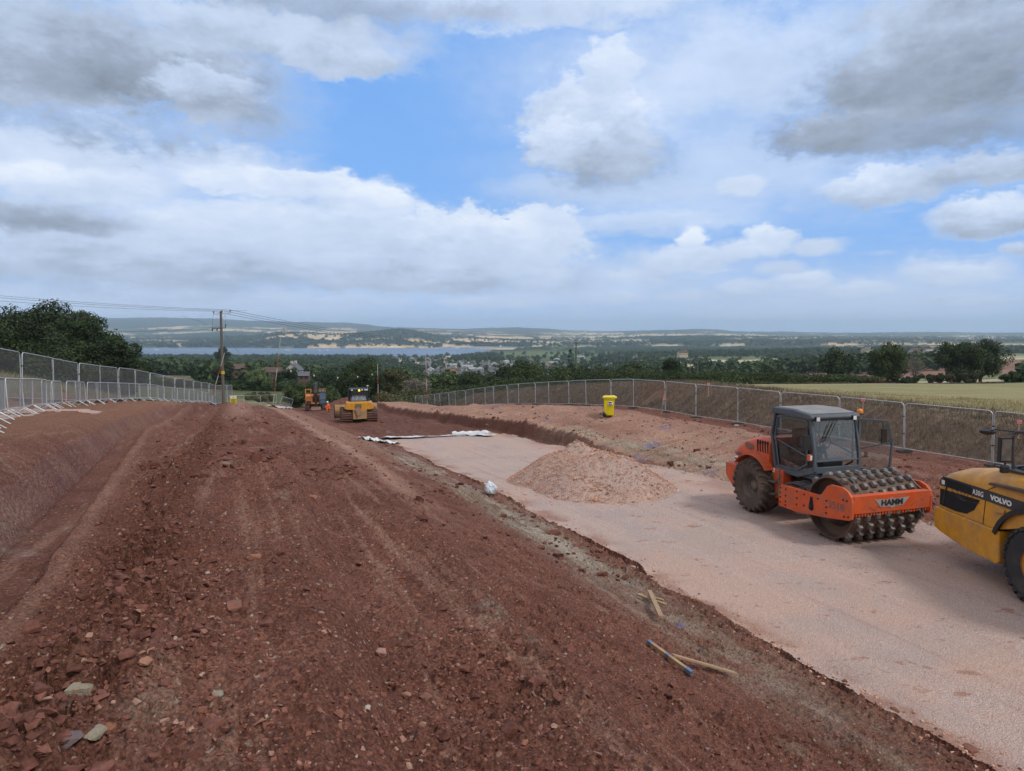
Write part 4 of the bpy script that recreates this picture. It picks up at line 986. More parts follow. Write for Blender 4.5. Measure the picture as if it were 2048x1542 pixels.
# ------------------------------------------------------------------ mesh builder for made things
class MB:
    def __init__(s): s.v = []; s.f = []; s.m = []; s.sm = []
    def add(s, vs, fs, mi=0, smooth=False):
        o = len(s.v); s.v += [tuple(p) for p in vs]; s.f += [tuple(i + o for i in f) for f in fs]; s.m += [mi] * len(fs); s.sm += [smooth] * len(fs); return s
    def box(s, c, d, rot=None, mi=0):
        vs = []
        for x in (-.5, .5):
            for y in (-.5, .5):
                for z in (-.5, .5):
                    p = Vector((x * d[0], y * d[1], z * d[2]))
                    if rot is not None: p = rot @ p
                    vs.append(p + Vector(c))
        return s.add(vs, [(0, 1, 3, 2), (4, 6, 7, 5), (0, 4, 5, 1), (2, 3, 7, 6), (0, 2, 6, 4), (1, 5, 7, 3)], mi)
    def bb(s, lo, hi, mi=0): return s.box([(a + b) / 2 for a, b in zip(lo, hi)], [b - a for a, b in zip(lo, hi)], None, mi)
    def bar(s, p, q, w, d=None, mi=0, up=(0, 0, 1)):
        p, q = Vector(p), Vector(q); x = (q - p); L = x.length; x.normalize(); u = Vector(up)
        if abs(x.dot(u)) > .98: u = Vector((0, 1, 0))
        y = u.cross(x).normalized(); z = x.cross(y)
        return s.box((p + q) / 2, (L, w, d or w), Matrix((x, y, z)).transposed(), mi)
    def tube(s, pts, r, seg=8, mi=0, cap=True, smooth=True):
        pts = [Vector(p) for p in pts]; rs = r if isinstance(r, (list, tuple)) else [r] * len(pts); vs = []; fs = []; a = None
        for i, p in enumerate(pts):
            d = (pts[min(i + 1, len(pts) - 1)] - pts[max(i - 1, 0)]).normalized()
            if a is None: a = d.orthogonal().normalized()
            else: a = (a - d * a.dot(d)).normalized()
            b = d.cross(a)
            for k in range(seg):
                an = 2 * math.pi * k / seg; vs.append(p + (a * math.cos(an) + b * math.sin(an)) * rs[i])
        for i in range(len(pts) - 1):
            for k in range(seg): fs.append((i * seg + k, i * seg + (k + 1) % seg, (i + 1) * seg + (k + 1) % seg, (i + 1) * seg + k))
        s.add(vs, fs, mi, smooth)
        if cap: s.add(vs, [tuple(range(seg))[::-1], tuple((len(pts) - 1) * seg + k for k in range(seg))], mi)
        return s
    def prism(s, poly, a0, a1, axis=1, mi=0):
        """polygon in the two other axes (in x,y,z order) pushed from a0 to a1 along axis"""
        def P(u, v, a):
            q = [u, v]; q.insert(axis, a); return q
        n = len(poly); vs = [P(u, v, a0) for u, v in poly] + [P(u, v, a1) for u, v in poly]
        return s.add(vs, [tuple(range(n)), tuple(range(2 * n - 1, n - 1, -1))] + [(i, i + n, (i + 1) % n + n, (i + 1) % n) for i in range(n)], mi)
    def lathe(s, prof, c, axis='y', seg=32, mi=0, smooth=True, close=False):
        """prof: (radius, position along axis)"""
        vs = []; n = len(prof); fs = []
        for k in range(seg):
            an = 2 * math.pi * k / seg
            for r, a in prof:
                ca, sa = r * math.cos(an), r * math.sin(an)
                q = {'y': (ca, a, sa), 'x': (a, ca, sa), 'z': (ca, sa, a)}[axis]
                vs.append((c[0] + q[0], c[1] + q[1], c[2] + q[2]))
        m = n if close else n - 1
        for k in range(seg):
            for i in range(m):
                j = (i + 1) % n; k2 = (k + 1) % seg; fs.append((k * n + i, k * n + j, k2 * n + j, k2 * n + i))
        return s.add(vs, fs, mi, smooth)
    def build(s, name, mats, parent=None, bevel=0, loc=None, rot=None, seg=2):
        me = bpy.data.meshes.new(name); me.from_pydata(s.v, [], s.f)
        for m in (mats if isinstance(mats, (list, tuple)) else [mats]): me.materials.append(m)
        me.polygons.foreach_set('material_index', s.m); me.polygons.foreach_set('use_smooth', s.sm)
        bm = bmesh.new(); bm.from_mesh(me); bmesh.ops.recalc_face_normals(bm, faces=bm.faces[:]); bm.to_mesh(me); bm.free(); me.update()
        o = bpy.data.objects.new(name, me); COL.objects.link(o)
        if parent: o.parent = parent
        if loc is not None: o.location = loc
        if rot is not None: o.rotation_euler = rot
        if bevel:
            b = o.modifiers.new('bevel', 'BEVEL'); b.width = bevel; b.segments = seg; b.limit_method = 'ANGLE'; b.angle_limit = R(35); b.harden_normals = False
        return o
def thing(name, label, cat, loc, rz=0, group=None, scale=1):
    e = bpy.data.objects.new(name, None); COL.objects.link(e); e.location = loc; e.rotation_euler = (0, 0, rz); e.scale = (scale,) * 3; e.empty_display_size = .3
    e['label'] = label; e['category'] = cat
    if group: e['group'] = group
    return e
def tag(o, label, cat, group=None):
    o['label'] = label; o['category'] = cat
    if group: o['group'] = group
    return o
def dup_tree(root, loc=None, rz=None, label=None, matrix=None):
    r = root.copy(); COL.objects.link(r)
    if loc is not None: r.location = loc
    if rz is not None: r.rotation_euler = (0, 0, rz)
    if matrix is not None: r.matrix_world = matrix
    if label: r['label'] = label
    for ch in [o for o in KIDS.get(root.name, [])]:
        c = ch.copy(); COL.objects.link(c); c.parent = r
        for g in KIDS.get(ch.name, []):
            d = g.copy(); COL.objects.link(d); d.parent = c
    return r
KIDS = {}
def learn(root):
    KIDS[root.name] = list(root.children)
    for c in root.children: KIDS[c.name] = list(c.children)
def letters(text, size, m, parent, loc, rot, depth=.003, width=None, name='lettering', bold=0.0, shear=0, spacing=1.0):
    cu = bpy.data.curves.new(name, 'FONT'); cu.body = text; cu.size = size; cu.extrude = depth; cu.align_x = 'CENTER'; cu.align_y = 'CENTER'
    cu.offset = bold; cu.shear = shear; cu.space_character = spacing; cu.resolution_u = 3
    tmp = bpy.data.objects.new(name, cu); COL.objects.link(tmp)
    dg = bpy.context.evaluated_depsgraph_get(); dg.update()
    me = bpy.data.meshes.new_from_object(tmp.evaluated_get(dg)); bpy.data.objects.remove(tmp)
    if width:
        xs = [v.co.x for v in me.vertices]; k = width / (max(xs) - min(xs)); me.transform(Matrix.Scale(k, 4, (1, 0, 0)))
    me.materials.clear(); me.materials.append(m)
    o = bpy.data.objects.new(name, me); COL.objects.link(o); o.parent = parent; o.location = loc; o.rotation_euler = rot
    return o
def wheel(parent, c, rad, wid, side, tyre_m, rim_m, lugs=0, tread='ag', rimr=.5, hub_bolts=10, lug_h=.045):
    """tyre with tread (a part) and its rim (a sub-part); axle along y, side = outward direction"""
    t = MB(); h = wid / 2; r0 = rad - lug_h
    prof = [(rad * rimr, -h * .82), (rad * .62, -h * .98), (rad * .80, -h * 1.03), (r0 * .945, -h * .96), (r0 * .99, -h * .72), (r0, -h * .3), (r0, h * .3), (r0 * .99, h * .72), (r0 * .945, h * .96), (rad * .80, h * 1.03), (rad * .62, h * .98), (rad * rimr, h * .82)]
    t.lathe(prof, (0, 0, 0), 'y', 56)
    n = lugs
    for k in range(n):
        for sd in (-1, 1):
            a0 = 2 * math.pi * (k + (.5 if sd > 0 else 0)) / n
            pts = []
            sweep = .34 if tread == 'ag' else .10
            for j, (fy, da, rr_) in enumerate([(.02, 0, rad - .004), (.38, sweep * .45, rad), (.74, sweep * .85, rad - .004), (1.0, sweep * 1.02, rad * .945 - .0), (1.05, sweep * 1.05, rad * (.87 if tread == 'ag' else .89))]):
                an = a0 + da; pts.append(((rr_ - lug_h * .5) * math.cos(an), sd * h * fy, (rr_ - lug_h * .5) * math.sin(an)))
            lw = (2 * math.pi * rad / n) * (.36 if tread == 'ag' else .56)
            for p, q in zip(pts[:-1], pts[1:]):
                P_v, Q_v = Vector(p), Vector(q); mid = (P_v + Q_v) / 2; rad_d = Vector((mid.x, 0, mid.z)).normalized()
                ext = (Q_v - P_v).normalized() * .012
                t.bar(P_v - ext, Q_v + ext, lw, lug_h * 1.25, up=rad_d)
    to = t.build('wheel', tyre_m, parent, loc=c)
    rm = MB(); rr_ = rad * rimr; o = side * h
    rm.lathe([(rr_ * 1.03, o * .86), (rr_ * 1.03, o * .78), (rr_ * .93, o * .74), (rr_ * .88, o * .35), (rr_ * .80, o * .12), (rr_ * .46, o * .10), (rr_ * .42, o * .32), (rr_ * .30, o * .38), (0.001, o * .40)], (0, 0, 0), 'y', 36)
    for k in range(hub_bolts):
        an = 2 * math.pi * k / hub_bolts; rm.box((rr_ * .62 * math.cos(an), o * .12 + side * .015, rr_ * .62 * math.sin(an)), (.035, .04, .035))
    rm.build('rim', rim_m, to)
    return to
YEL = mat('site_yellow_paint', (.64, .29, .018), .45, dirt=(.34, .20, .11), dirt_amt=.62, dirt_scale=3.5, spec=.5, coat=.15)
ORG = mat('roller_orange_paint', (.64, .092, .018), .5, dirt=(.30, .13, .08), dirt_amt=.62, dirt_scale=4, spec=.5)
CABG = mat('cab_grey_paint', (.085, .105, .13), .5, dirt=(.17, .13, .11), dirt_amt=.3, dirt_scale=3)
STEEL = mat('worn_steel', (.19, .185, .18), .48, metal=.4, dirt=(.15, .09, .065), dirt_amt=.85, dirt_scale=8)
DRUMM = mat('muddy_drum', (.115, .085, .070), .6, metal=.25, dirt=(.20, .10, .065), dirt_amt=.8, dirt_scale=5)
TYRE = mat('dusty_tyre', (.085, .062, .05), .85, dirt=(.19, .135, .10), dirt_amt=.75, dirt_scale=4)
TYRE2 = mat('clean_tyre', (.034, .034, .038), .8, dirt=(.11, .09, .075), dirt_amt=.55, dirt_scale=4)
RIMD = mat('dusty_rim', (.12, .10, .085), .6, dirt=(.22, .16, .12), dirt_amt=.6)
BLK = mat('black_plastic', (.022, .022, .024), .55)
DGR = mat('dark_grey_metal', (.05, .05, .055), .5, dirt=(.14, .10, .08), dirt_amt=.4)
GALV = mat('galvanised_steel', (.56, .59, .62), .42, metal=.6, dirt=(.30, .30, .30), dirt_amt=.4, dirt_scale=6)
WIRE = mat('galvanised_wire', (.20, .21, .22), .5, metal=.4)
CONC = mat('dark_rubber_block', (.06, .055, .05), .9)
WHITE = mat('white_paint', (.78, .78, .76), .5)
LAMP = mat('lamp_glass', (.70, .72, .74), .25)
AMB = mat('amber_lens', (.85, .26, .02), .3)
BLKL = mat('black_lettering', (.03, .03, .035), .5)
GREYL = mat('faded_grey_lettering', (.17, .13, .12), .6)
HOLE = mat('dark_opening', (.012, .012, .013), .9)
def glass_mat():
    m = bpy.data.materials.new('window_glass'); m.use_nodes = True; n = NT(m.node_tree); n.n.clear()
    o = n.node('ShaderNodeOutputMaterial'); g = n.node('ShaderNodeBsdfGlossy'); g.inputs['Roughness'].default_value = .03; g.inputs['Color'].default_value = (.9, .95, 1, 1)
    t = n.node('ShaderNodeBsdfTransparent'); t.inputs['Color'].default_value = (.62, .72, .73, 1)
    f = n.node('ShaderNodeLayerWeight'); f.inputs['Blend'].default_value = .5
    mx = n.node('ShaderNodeMixShader'); n.put(mx.inputs[0], n.math('MULTIPLY_ADD', n.math('POWER', f.outputs[1], 3.0), .75, .10)); n.l.new(t.outputs[0], mx.inputs[1]); n.l.new(g.outputs[0], mx.inputs[2]); n.l.new(mx.outputs[0], o.inputs[0])
    return m
GLASS = glass_mat()
# ------------------------------------------------------------------ the padfoot roller
def make_roller():
    g = h0(8.3, 21.0); gz = h0(9.2, 17.9)
    root = thing('padfoot_roller', 'orange padfoot roller with dark grey cab and studded steel drum on the gravel', 'roller', (8.27, 21.0, min(g, gz) + .02), math.atan2(-.95, .3))
    root.scale = (1.01, 1.06, 1.0)
    def fl(s, **k): return s
    # rear wheels
    for sd in (-1, 1):
        wheel(root, (0, sd * .82, .80), .80, .58, sd, TYRE, RIMD, lugs=21, tread='ag', rimr=.45, lug_h=.05)
    # drum with pads
    d = MB(); r = .80; W = 2.06
    d.lathe([(r - .045, -W / 2), (r, -W / 2), (r, W / 2), (r - .045, W / 2), (r - .045, W / 2 - .22), (.52, W / 2 - .26), (.2, W / 2 - .26)], (0, 0, 0), 'y', 64)
    d.lathe([(r - .045, -W / 2), (r - .045, -W / 2 + .22), (.52, -W / 2 + .26), (.2, -W / 2 + .26)], (0, 0, 0), 'y', 64)
    rows = 14; na = 20
    for j in range(rows):
        y = -W / 2 + .075 + j * (W - .15) / (rows - 1)
        for k in range(na // 2):
            an = 2 * math.pi * (k + .5 * (j % 2)) / (na / 2) + .02 * j
            cr, sr = math.cos(an), math.sin(an); rd = Vector((cr, 0, sr)); tg = Vector((-sr, 0, cr)); ax = Vector((0, 1, 0))
            o = len(d.v)
            vs = []
            for (hw, hy, hr) in ((.088, .070, -.01), (.082, .066, .04), (.058, .048, .108)):
                for a, b in ((-1, -1), (1, -1), (1, 1), (-1, 1)): vs.append(rd * (r + hr) + tg * (a * hw) + ax * (y + b * hy))
            d.add(vs, [(0, 1, 5, 4), (1, 2, 6, 5), (2, 3, 7, 6), (3, 0, 4, 7)], 0)
            d.add(vs, [(4, 5, 9, 8), (5, 6, 10, 9), (6, 7, 11, 10), (7, 4, 8, 11), (8, 9, 10, 11)], 1)
    d.build('drum', [DRUMM, STEEL], root, bevel=.006, loc=(3.2, 0, .91), rot=(0, .15, 0), seg=1)
    for sd in (-1, 1):
        hb = MB(); hb.lathe([(.001, sd * 1.12), (.34, sd * 1.12), (.36, sd * .98), (.5, sd * .80)], (3.2, 0, .91), 'y', 24); hb.build('drum_hub', DGR, root)
    # frame
    side = [(1.5, .56), (1.5, 1.10), (1.58, 1.17), (2.55, 1.20), (3.0, 1.20), (3.12, 1.25), (3.30, 1.50), (3.42, 1.56), (3.80, 1.57), (3.98, 1.50), (4.10, 1.38), (4.13, 1.25), (4.13, .84), (4.05, .79), (3.2, .66), (2.2, .55)]
    fr = MB()
    for sd in (-1, 1): fr.prism(side, sd * 1.14, sd * 1.21, 1)
    fr.bb((4.04, -1.14, .96), (4.12, 1.14, 1.40)); fr.bb((3.92, -1.14, 1.385), (4.05, 1.14, 1.405)); fr.bb((3.96, -1.14, .94), (4.05, 1.14, .98))
    fr.bb((1.5, -1.14, .60), (1.66, 1.14, 1.12))
    fr.prism([(1.0, .62), (1.5, .62), (1.5, 1.1), (1.0, 1.0)], -.42, .42, 1)
    fo = fr.build('drum_frame', ORG, root, bevel=.008)
    cb_ = MB()
    for k in range(27):
        y = -1.12 + k * 2.24 / 26; cb_.bb((4.02, y - .022, .885), (4.10, y + .022, .962))
    cb_.bb((3.95, -1.13, .90), (4.015, 1.13, .945)); cb_.build('scraper_comb', ORG, root)
    bo = MB()
    def bolt(x, z, rr_=.022):
        bo.lathe([(.001, -1.222), (rr_, -1.222), (rr_ * 1.2, -1.209)], (x, 0, z), 'y', 10)
    for x, z in [(1.56, 1.08), (1.56, .95), (1.56, .82), (1.56, .68), (1.78, 1.08), (1.78, .90), (1.78, .74), (1.78, .64), (2.22, 1.12), (2.22, .94), (2.22, .76), (2.5, 1.1), (2.5, .80), (3.0, 1.1), (3.3, 1.12), (3.3, .95), (3.3, .8), (3.85, 1.27), (3.97, 1.27), (3.9, .86), (4.03, .88)]: bolt(x, z)
    bo.lathe([(.001, -1.2245), (.085, -1.2245), (.085, -1.209)], (2.77, 0, .82), 'y', 20)
    bo.prism([(2.685, .83), (2.855, .83), (2.80, 1.10), (2.74, 1.10)], -1.2235, -1.209, 1)
    bo.build('bolt_holes', HOLE, fo)
    letters('3518', .27, GREYL, fo, (3.62, -1.213, 1.05), (R(90), 0, 0), depth=.003, bold=.004)
    # emblem on the front beam
    em = MB(); em.prism([(-.52, .10), (-.20, .085), (-.06, .085), (0, .13), (.06, .085), (.20, .085), (.52, .10), (.40, -.02), (.34, -.10), (.10, -.105), (0, -.15), (-.10, -.105), (-.34, -.10), (-.40, -.02)], 4.121, 4.130, 0)
    em.build('emblem', mat('emblem_silver', (.42, .42, .42), .45, metal=.3, dirt=(.3, .2, .15)), fo, loc=(0, -.03, 1.19))
    letters('HAMM', .20, BLKL, fo, (4.1335, -.03, 1.185), (R(90), 0, R(90)), depth=.003, width=.64, bold=.008)
    # scratches: thin bent wire marks left on the beam
    sc_ = MB(); rg = random.Random(4)
    for k in range(9):
        y = rg.uniform(-1.0, 1.0)
        if abs(y) < .5: continue
        z = rg.uniform(1.03, 1.28); pts = [(4.1215, y + j * .06, z + math.sin(j * 1.1 + k) * .05) for j in range(4)]
        sc_.tube(pts, .0035, 4)
    sc_.build('scratches', BLKL, fo)
    tow = MB(); tow.tube([(4.12, .80, .93), (4.2, .80, .86), (4.2, .86, .80), (4.13, .92, .82), (4.1, .95, .93)], .022, 8); tow.build('tow_hook', DGR, root)
    ch = MB(); ch.tube([(3.6, .95, 1.72), (3.85, .98, 1.5), (3.98, 1.0, 1.42)], .02, 6); ch.tube([(3.6, -.78, 1.74), (3.85, -.8, 1.55), (3.98, -.8, 1.41)], .014, 6); ch.build('chain', STEEL, root)
    # hoses and links behind the drum
    ho = MB(); rg = random.Random(2)
    for k in range(9):
        y = -1.02 + k * .07; ho.tube([(1.45, y, 1.12 + .03 * (k % 3)), (1.9, y - .02, 1.26 + .04 * (k % 2)), (2.3, y + .03, 1.22), (2.65, -1.05 + .03 * k, 1.05), (2.9, -1.0, .93)], .02, 6)
    ho.bar((1.7, -.98, 1.24), (2.2, -.98, 1.29), .05); ho.bb((1.8, -1.05, 1.17), (2.3, -.7, 1.20)); ho.build('hoses', DGR, root)
    jt = MB(); jt.bb((.95, -.30, .45), (1.55, .30, 1.25)); jt.tube([(1.2, 0, .35), (1.2, 0, 1.35)], .13, 14); jt.tube([(.7, -.45, .85), (1.55, -.62, .85)], .05, 10); jt.build('articulation_joint', DGR, root)
    # rear body
    bd = MB(); bd.bb((-.95, -.46, .52), (.9, .46, 1.45)); bd.prism([(.62, .60), (.62, 1.45), (1.12, 1.45), (1.12, .60)], -.80, -.52, 1); bd.prism([(.62, .60), (.62, 1.45), (1.12, 1.45), (1.12, .60)], .52, .80, 1)
    bd.prism([(-1.30, .88), (-1.34, 1.28), (-.78, 1.28), (-.84, .70), (-1.0, .62)], -1.0, 1.0, 1)
    bd.build('chassis', ORG, root, bevel=.02)
    stp = MB()
    for z in (.72, 1.08): stp.bb((.70, -1.0, z), (1.0, -.80, z + .025)); stp.bar((.70, -.99, z), (.70, -.80, z + .2), .02); stp.bar((1.0, -.99, z), (1.0, -.80, z + .2), .02)
    stp.bar((1.12, -.92, .72), (1.12, -.92, 1.55), .03); stp.build('access_steps', STEEL, root)
    st2 = MB(); st2.bb((.66, -.8035, 1.33), (.76, -.801, 1.45)); st2.build('sticker', WHITE, root)
    # engine hood, lofted sections from the cab back to the radiator
    secs = [(.50, .80, 2.30, 1.35), (.15, .80, 2.28, 1.35), (-.30, .80, 2.20, 1.32), (-.75, .79, 2.06, 1.28), (-1.05, .77, 1.90, 1.26), (-1.20, .74, 1.74, 1.26), (-1.26, .70, 1.50, 1.26)]
    hd = MB(); ring = []
    for X, hw, top, bot in secs:
        cr_ = min(.22, (top - bot) * .4); pr = [(-hw, bot), (-hw, top - cr_), (-hw + cr_ * .3, top - cr_ * .3), (-hw + cr_, top), (hw - cr_, top), (hw - cr_ * .3, top - cr_ * .3), (hw, top - cr_), (hw, bot)]
        ring.append([(X, a, b) for a, b in pr])
    vs = [p for q in ring for p in q]; n = 8; fs = []
    for i in range(len(ring) - 1):
        for k in range(n - 1): fs.append((i * n + k, i * n + k + 1, (i + 1) * n + k + 1, (i + 1) * n + k))
    hd.add(vs, fs, 0, True); hd.add(vs, [tuple(range(n)), tuple((len(ring) - 1) * n + k for k in range(n))[::-1]], 0)
    hood = hd.build('hood', ORG, root)
    # wheel arch lip
    for sd in (-1, 1):
        ar = MB(); pts = [(math.cos(a) * .92, sd * .95, .82 + math.sin(a) * .92) for a in [R(q) for q in range(38, 150, 8)]]
        for p, q in zip(pts[:-1], pts[1:]): ar.bar(p, q, .30, .03)
        ar.build('wheel_arch', ORG, root, bevel=.005)
    for sd in (-1, 1):
        lv = MB()
        for k in range(5):
            x = .42 - k * .115
            lv.prism([(x, 1.83), (x + .05, 1.83), (x + .02, 2.19), (x - .04, 2.17)], sd * .79, sd * .806, 1)
        lv.build('louvres', HOLE, hood)
    letters('HAMM', .12, GREYL, hood, (-1.02, -.788, 1.60), (R(90), 0, R(-2)), depth=.002, width=.34, bold=.004)
    ws = MB(); ws.lathe([(.001, 0), (.115, 0), (.12, .008)], (0, 0, 0), 'y', 20); wo = ws.build('round_sticker', WHITE, hood, loc=(-1.05, -.805, 1.40))
    letters('NRC', .085, BLKL, wo, (0, -.003, .02), (R(90), 0, 0), depth=.001, bold=.003); letters('1216', .07, BLKL, wo, (0, -.003, -.05), (R(90), 0, 0), depth=.001, bold=.003)
    # faded crest on the hood: rounded ovals of grey
    cr2 = MB(); cr2.lathe([(.001, -.001), (.11, -.001), (.115, .004)], (0, 0, 0), 'y', 20); co_ = cr2.build('faded_crest', mat('crest_grey', (.34, .12, .06), .6), hood, loc=(-.42, -.802, 1.93), rot=(0, R(5), 0)); co_.scale = (2.2, 1, 1)
    for z in (-.045, 0, .045):
        b_ = MB(); b_.bb((-.075, -.004, z - .013), (.075, -.001, z + .013)); b_.build('crest_line', GREYL, co_)
    # ---- cab
    prof = [(.48, 2.42), (.62, 3.12), (2.04, 3.06), (2.22, 2.20), (2.26, 1.62), (1.65, 1.40), (.68, 1.44)]
    hwb = .74
    fr = MB(); bw = .075
    for sd in (-1, 1):
        y = sd * (hwb - .035)
        for (p, q, wd) in [(0, 1, .09), (1, 2, .10), (2, 3, .075), (3, 4, .08), (4, 5, .07), (5, 6, .09), (6, 0, .09)]:
            P3 = (prof[p][0], y, prof[p][1]); Q3 = (prof[q][0], y, prof[q][1]); fr.bar(P3, Q3, .07, wd)
        # door: second inner frame, and the raking bar across it
        fr.bar((.78, sd * .735, 2.30), (1.92, sd * .735, 2.02), .03, .035)
        fr.bar((1.94, sd * .735, 3.0), (1.98, sd * .735, 1.75), .03, .05)
        fr.bar((.74, sd * .735, 2.98), (.66, sd * .735, 2.40), .03, .05); fr.bar((.66, sd * .735, 2.40), (.84, sd * .735, 1.56), .03, .05)
        fr.bar((.84, sd * .735, 1.56), (1.62, sd * .735, 1.56), .03, .05); fr.bar((1.62, sd * .735, 1.56), (1.98, sd * .735, 1.78), .03, .05); fr.bar((.74, sd * .735, 2.98), (1.94, sd * .735, 2.98), .03, .05)
        fr.prism([(.70, 1.44), (1.65, 1.40), (2.26, 1.62), (2.24, 1.76), (1.66, 1.54), (.72, 1.54)], sd * .70, sd * .728, 1)
    fr.bar((2.05, -.7, 3.05), (2.05, .7, 3.05), .08, .13); fr.bar((2.26, -.7, 1.66), (2.26, .7, 1.66), .07, .17); fr.bar((2.235, -.7, 1.9), (2.235, .7, 1.9), .05, .05); fr.bar((.60, -.7, 3.06), (.60, .7, 3.06), .08, .12); fr.bar((.5, -.7, 2.42), (.5, .7, 2.42), .05, .06)
    fr.bb((.55, -.68, 1.38), (2.15, .68, 1.46)); fr.bb((.50, -.68, 1.44), (.56, .68, 2.1))
    cab_ = fr.build('cab_frame', CABG, root, bevel=.012)
    rf = MB(); rf.prism([(.50, 3.08), (.56, 3.24), (1.4, 3.25), (2.10, 3.17), (2.17, 3.10), (2.14, 3.03), (.56, 3.07)], -.79, .79, 1); rf.build('roof', [CABG], root, bevel=.03)
    rt = MB(); rt.prism([(.62, 3.256), (1.4, 3.268), (2.04, 3.19), (2.02, 3.17), (.62, 3.2)], -.70, .70, 1); rt.build('roof_panel', mat('dusty_roof', (.26, .25, .24), .7), root, bevel=.01)
    # glass
    for sd in (-1, 1):
        gl = MB(); gl.add([(a_, sd * .707, b_) for a_, b_ in [(.53, 2.42), (.66, 3.04), (1.98, 3.0), (2.16, 2.2), (2.2, 1.66), (1.64, 1.5), (.74, 1.5)]], [tuple(range(7))]); gl.build('side_window', GLASS, root)
    wsn = MB(); wsn.add([(2.07, -.68, 3.0), (2.07, .68, 3.0), (2.245, .68, 1.92), (2.245, -.68, 1.92)], [(0, 1, 2, 3)]); wsn.build('windscreen', GLASS, root)
    rg_ = MB(); rg_.add([(.58, -.68, 3.0), (.58, .68, 3.0), (.49, .68, 2.45), (.49, -.68, 2.45)], [(0, 1, 2, 3)]); rg_.build('rear_window', GLASS, root)
    # inside
    se = MB(); se.bb((.85, -.26, 1.75), (1.35, .26, 1.92)); se.prism([(.78, 1.9), (.92, 1.9), (.84, 2.62), (.70, 2.6)], -.25, .25, 1); se.bb((.95, -.2, 1.46), (1.25, .2, 1.75)); se.bb((.9, -.42, 1.9), (1.3, -.30, 2.1)); se.bb((.9, .30, 1.9), (1.3, .42, 2.1)); se.build('seat', BLK, root, bevel=.03)
    sw = MB(); pts = [(1.72 + .07 * math.cos(a), .22 * math.sin(a), 2.28 + .2 * math.cos(a)) for a in [2 * math.pi * k / 20 for k in range(21)]]; sw.tube(pts, .016, 6); sw.tube([(1.72, 0, 2.28), (1.95, 0, 1.6)], .035, 8); sw.bb((1.88, -.3, 1.46), (2.1, .3, 1.9)); sw.build('steering_wheel', BLK, root)
    jk = MB(); jk.lathe([(.001, -.30), (.15, -.26), (.21, -.05), (.20, .12), (.10, .26), (.001, .28)], (0, 0, 0), 'z', 14); jo = jk.build('hanging_jacket', mat('blue_cloth', (.05, .13, .20), .9), root, loc=(.98, .10, 2.2)); jo.scale = (1.0, 1.15, 1.0)
    # open far door
    a0 = Vector((2.16, .76, 0)); dr = Vector((.62, .78, 0)).normalized()
    dp = [(0.02, 1.62), (.0, 2.25), (-.10, 3.0), (.62, 2.96), (.82, 2.45), (.80, 1.75), (.6, 1.55)]
    dpp = [a0 + dr * max(u, 0) * .95 + Vector((0, 0, z)) for u, z in [(0, 1.62), (0, 3.0), (.70, 2.97), (.84, 2.4), (.80, 1.72), (.6, 1.58)]]
    dm = MB()
    for i in range(len(dpp)): dm.bar(dpp[i], dpp[(i + 1) % len(dpp)], .045, .06)
    dm.bar(dpp[0] + Vector((0, 0, .55)), dpp[3], .03, .04); do = dm.build('open_door', CABG, root, bevel=.006)
    dg_ = MB(); dg_.add(dpp, [tuple(range(len(dpp)))]); dg_.build('door_glass', GLASS, do)
    # mirrors, lights, wipers, beacon
    mi = MB(); mi.tube([(2.05, -.80, 2.95), (2.25, -1.0, 2.9), (2.28, -1.02, 2.55)], .014, 6); mi.box((2.28, -1.02, 2.45), (.05, .19, .40)); mi.build('mirror', BLK, root, bevel=.01)
    mi = MB(); mi.tube([(2.05, .80, 3.0), (2.2, 1.45, 2.95), (2.25, 1.5, 2.6)], .014, 6); mi.box((2.25, 1.5, 2.5), (.05, .17, .42)); mi.build('mirror', BLK, root, bevel=.01)
    for y in (-.62, .55):
        l = MB(); l.box((2.17, y, 3.06), (.09, .12, .13)); lo = l.build('work_light', BLK, root, bevel=.01); q = MB(); q.box((2.219, y, 3.06), (.008, .10, .11)); q.build('lens', LAMP, lo)
    for y in (-.86, .98):
        l = MB(); l.box((2.22, y, 2.02), (.08, .10, .17)); l.tube([(2.2, y, 1.98), (2.15, y * .85, 1.9)], .014, 6); lo = l.build('indicator_light', mat('orange_lens', (.55, .13, .05), .4), root, bevel=.01); q = MB(); q.box((2.264, y + .02, 2.02), (.008, .06, .12)); q.build('lens', LAMP, lo)
    wp = MB(); wp.tube([(2.15, .02, 3.0), (2.20, -.30, 2.45)], .010, 5); wp.tube([(2.15, -.06, 3.0), (2.21, -.42, 2.42)], .010, 5); wp.tube([(2.17, -.16, 2.9), (2.20, -.46, 2.40)], .012, 5); wp.build('wiper', BLK, root)
    bc = MB(); bc.tube([(1.95, .80, 3.02), (1.95, .95, 3.05), (1.95, .95, 3.12)], .02, 6); bc.lathe([(.001, 0), (.085, 0), (.085, .035), (.001, .035)], (1.95, .95, 3.11), 'z', 16); bo_ = bc.build('beacon', BLK, root)
    bl = MB(); bl.lathe([(.075, .035), (.078, .09), (.06, .145), (.001, .165)], (1.95, .95, 3.11), 'z', 16); bl.build('beacon_dome', AMB, bo_)
make_roller()

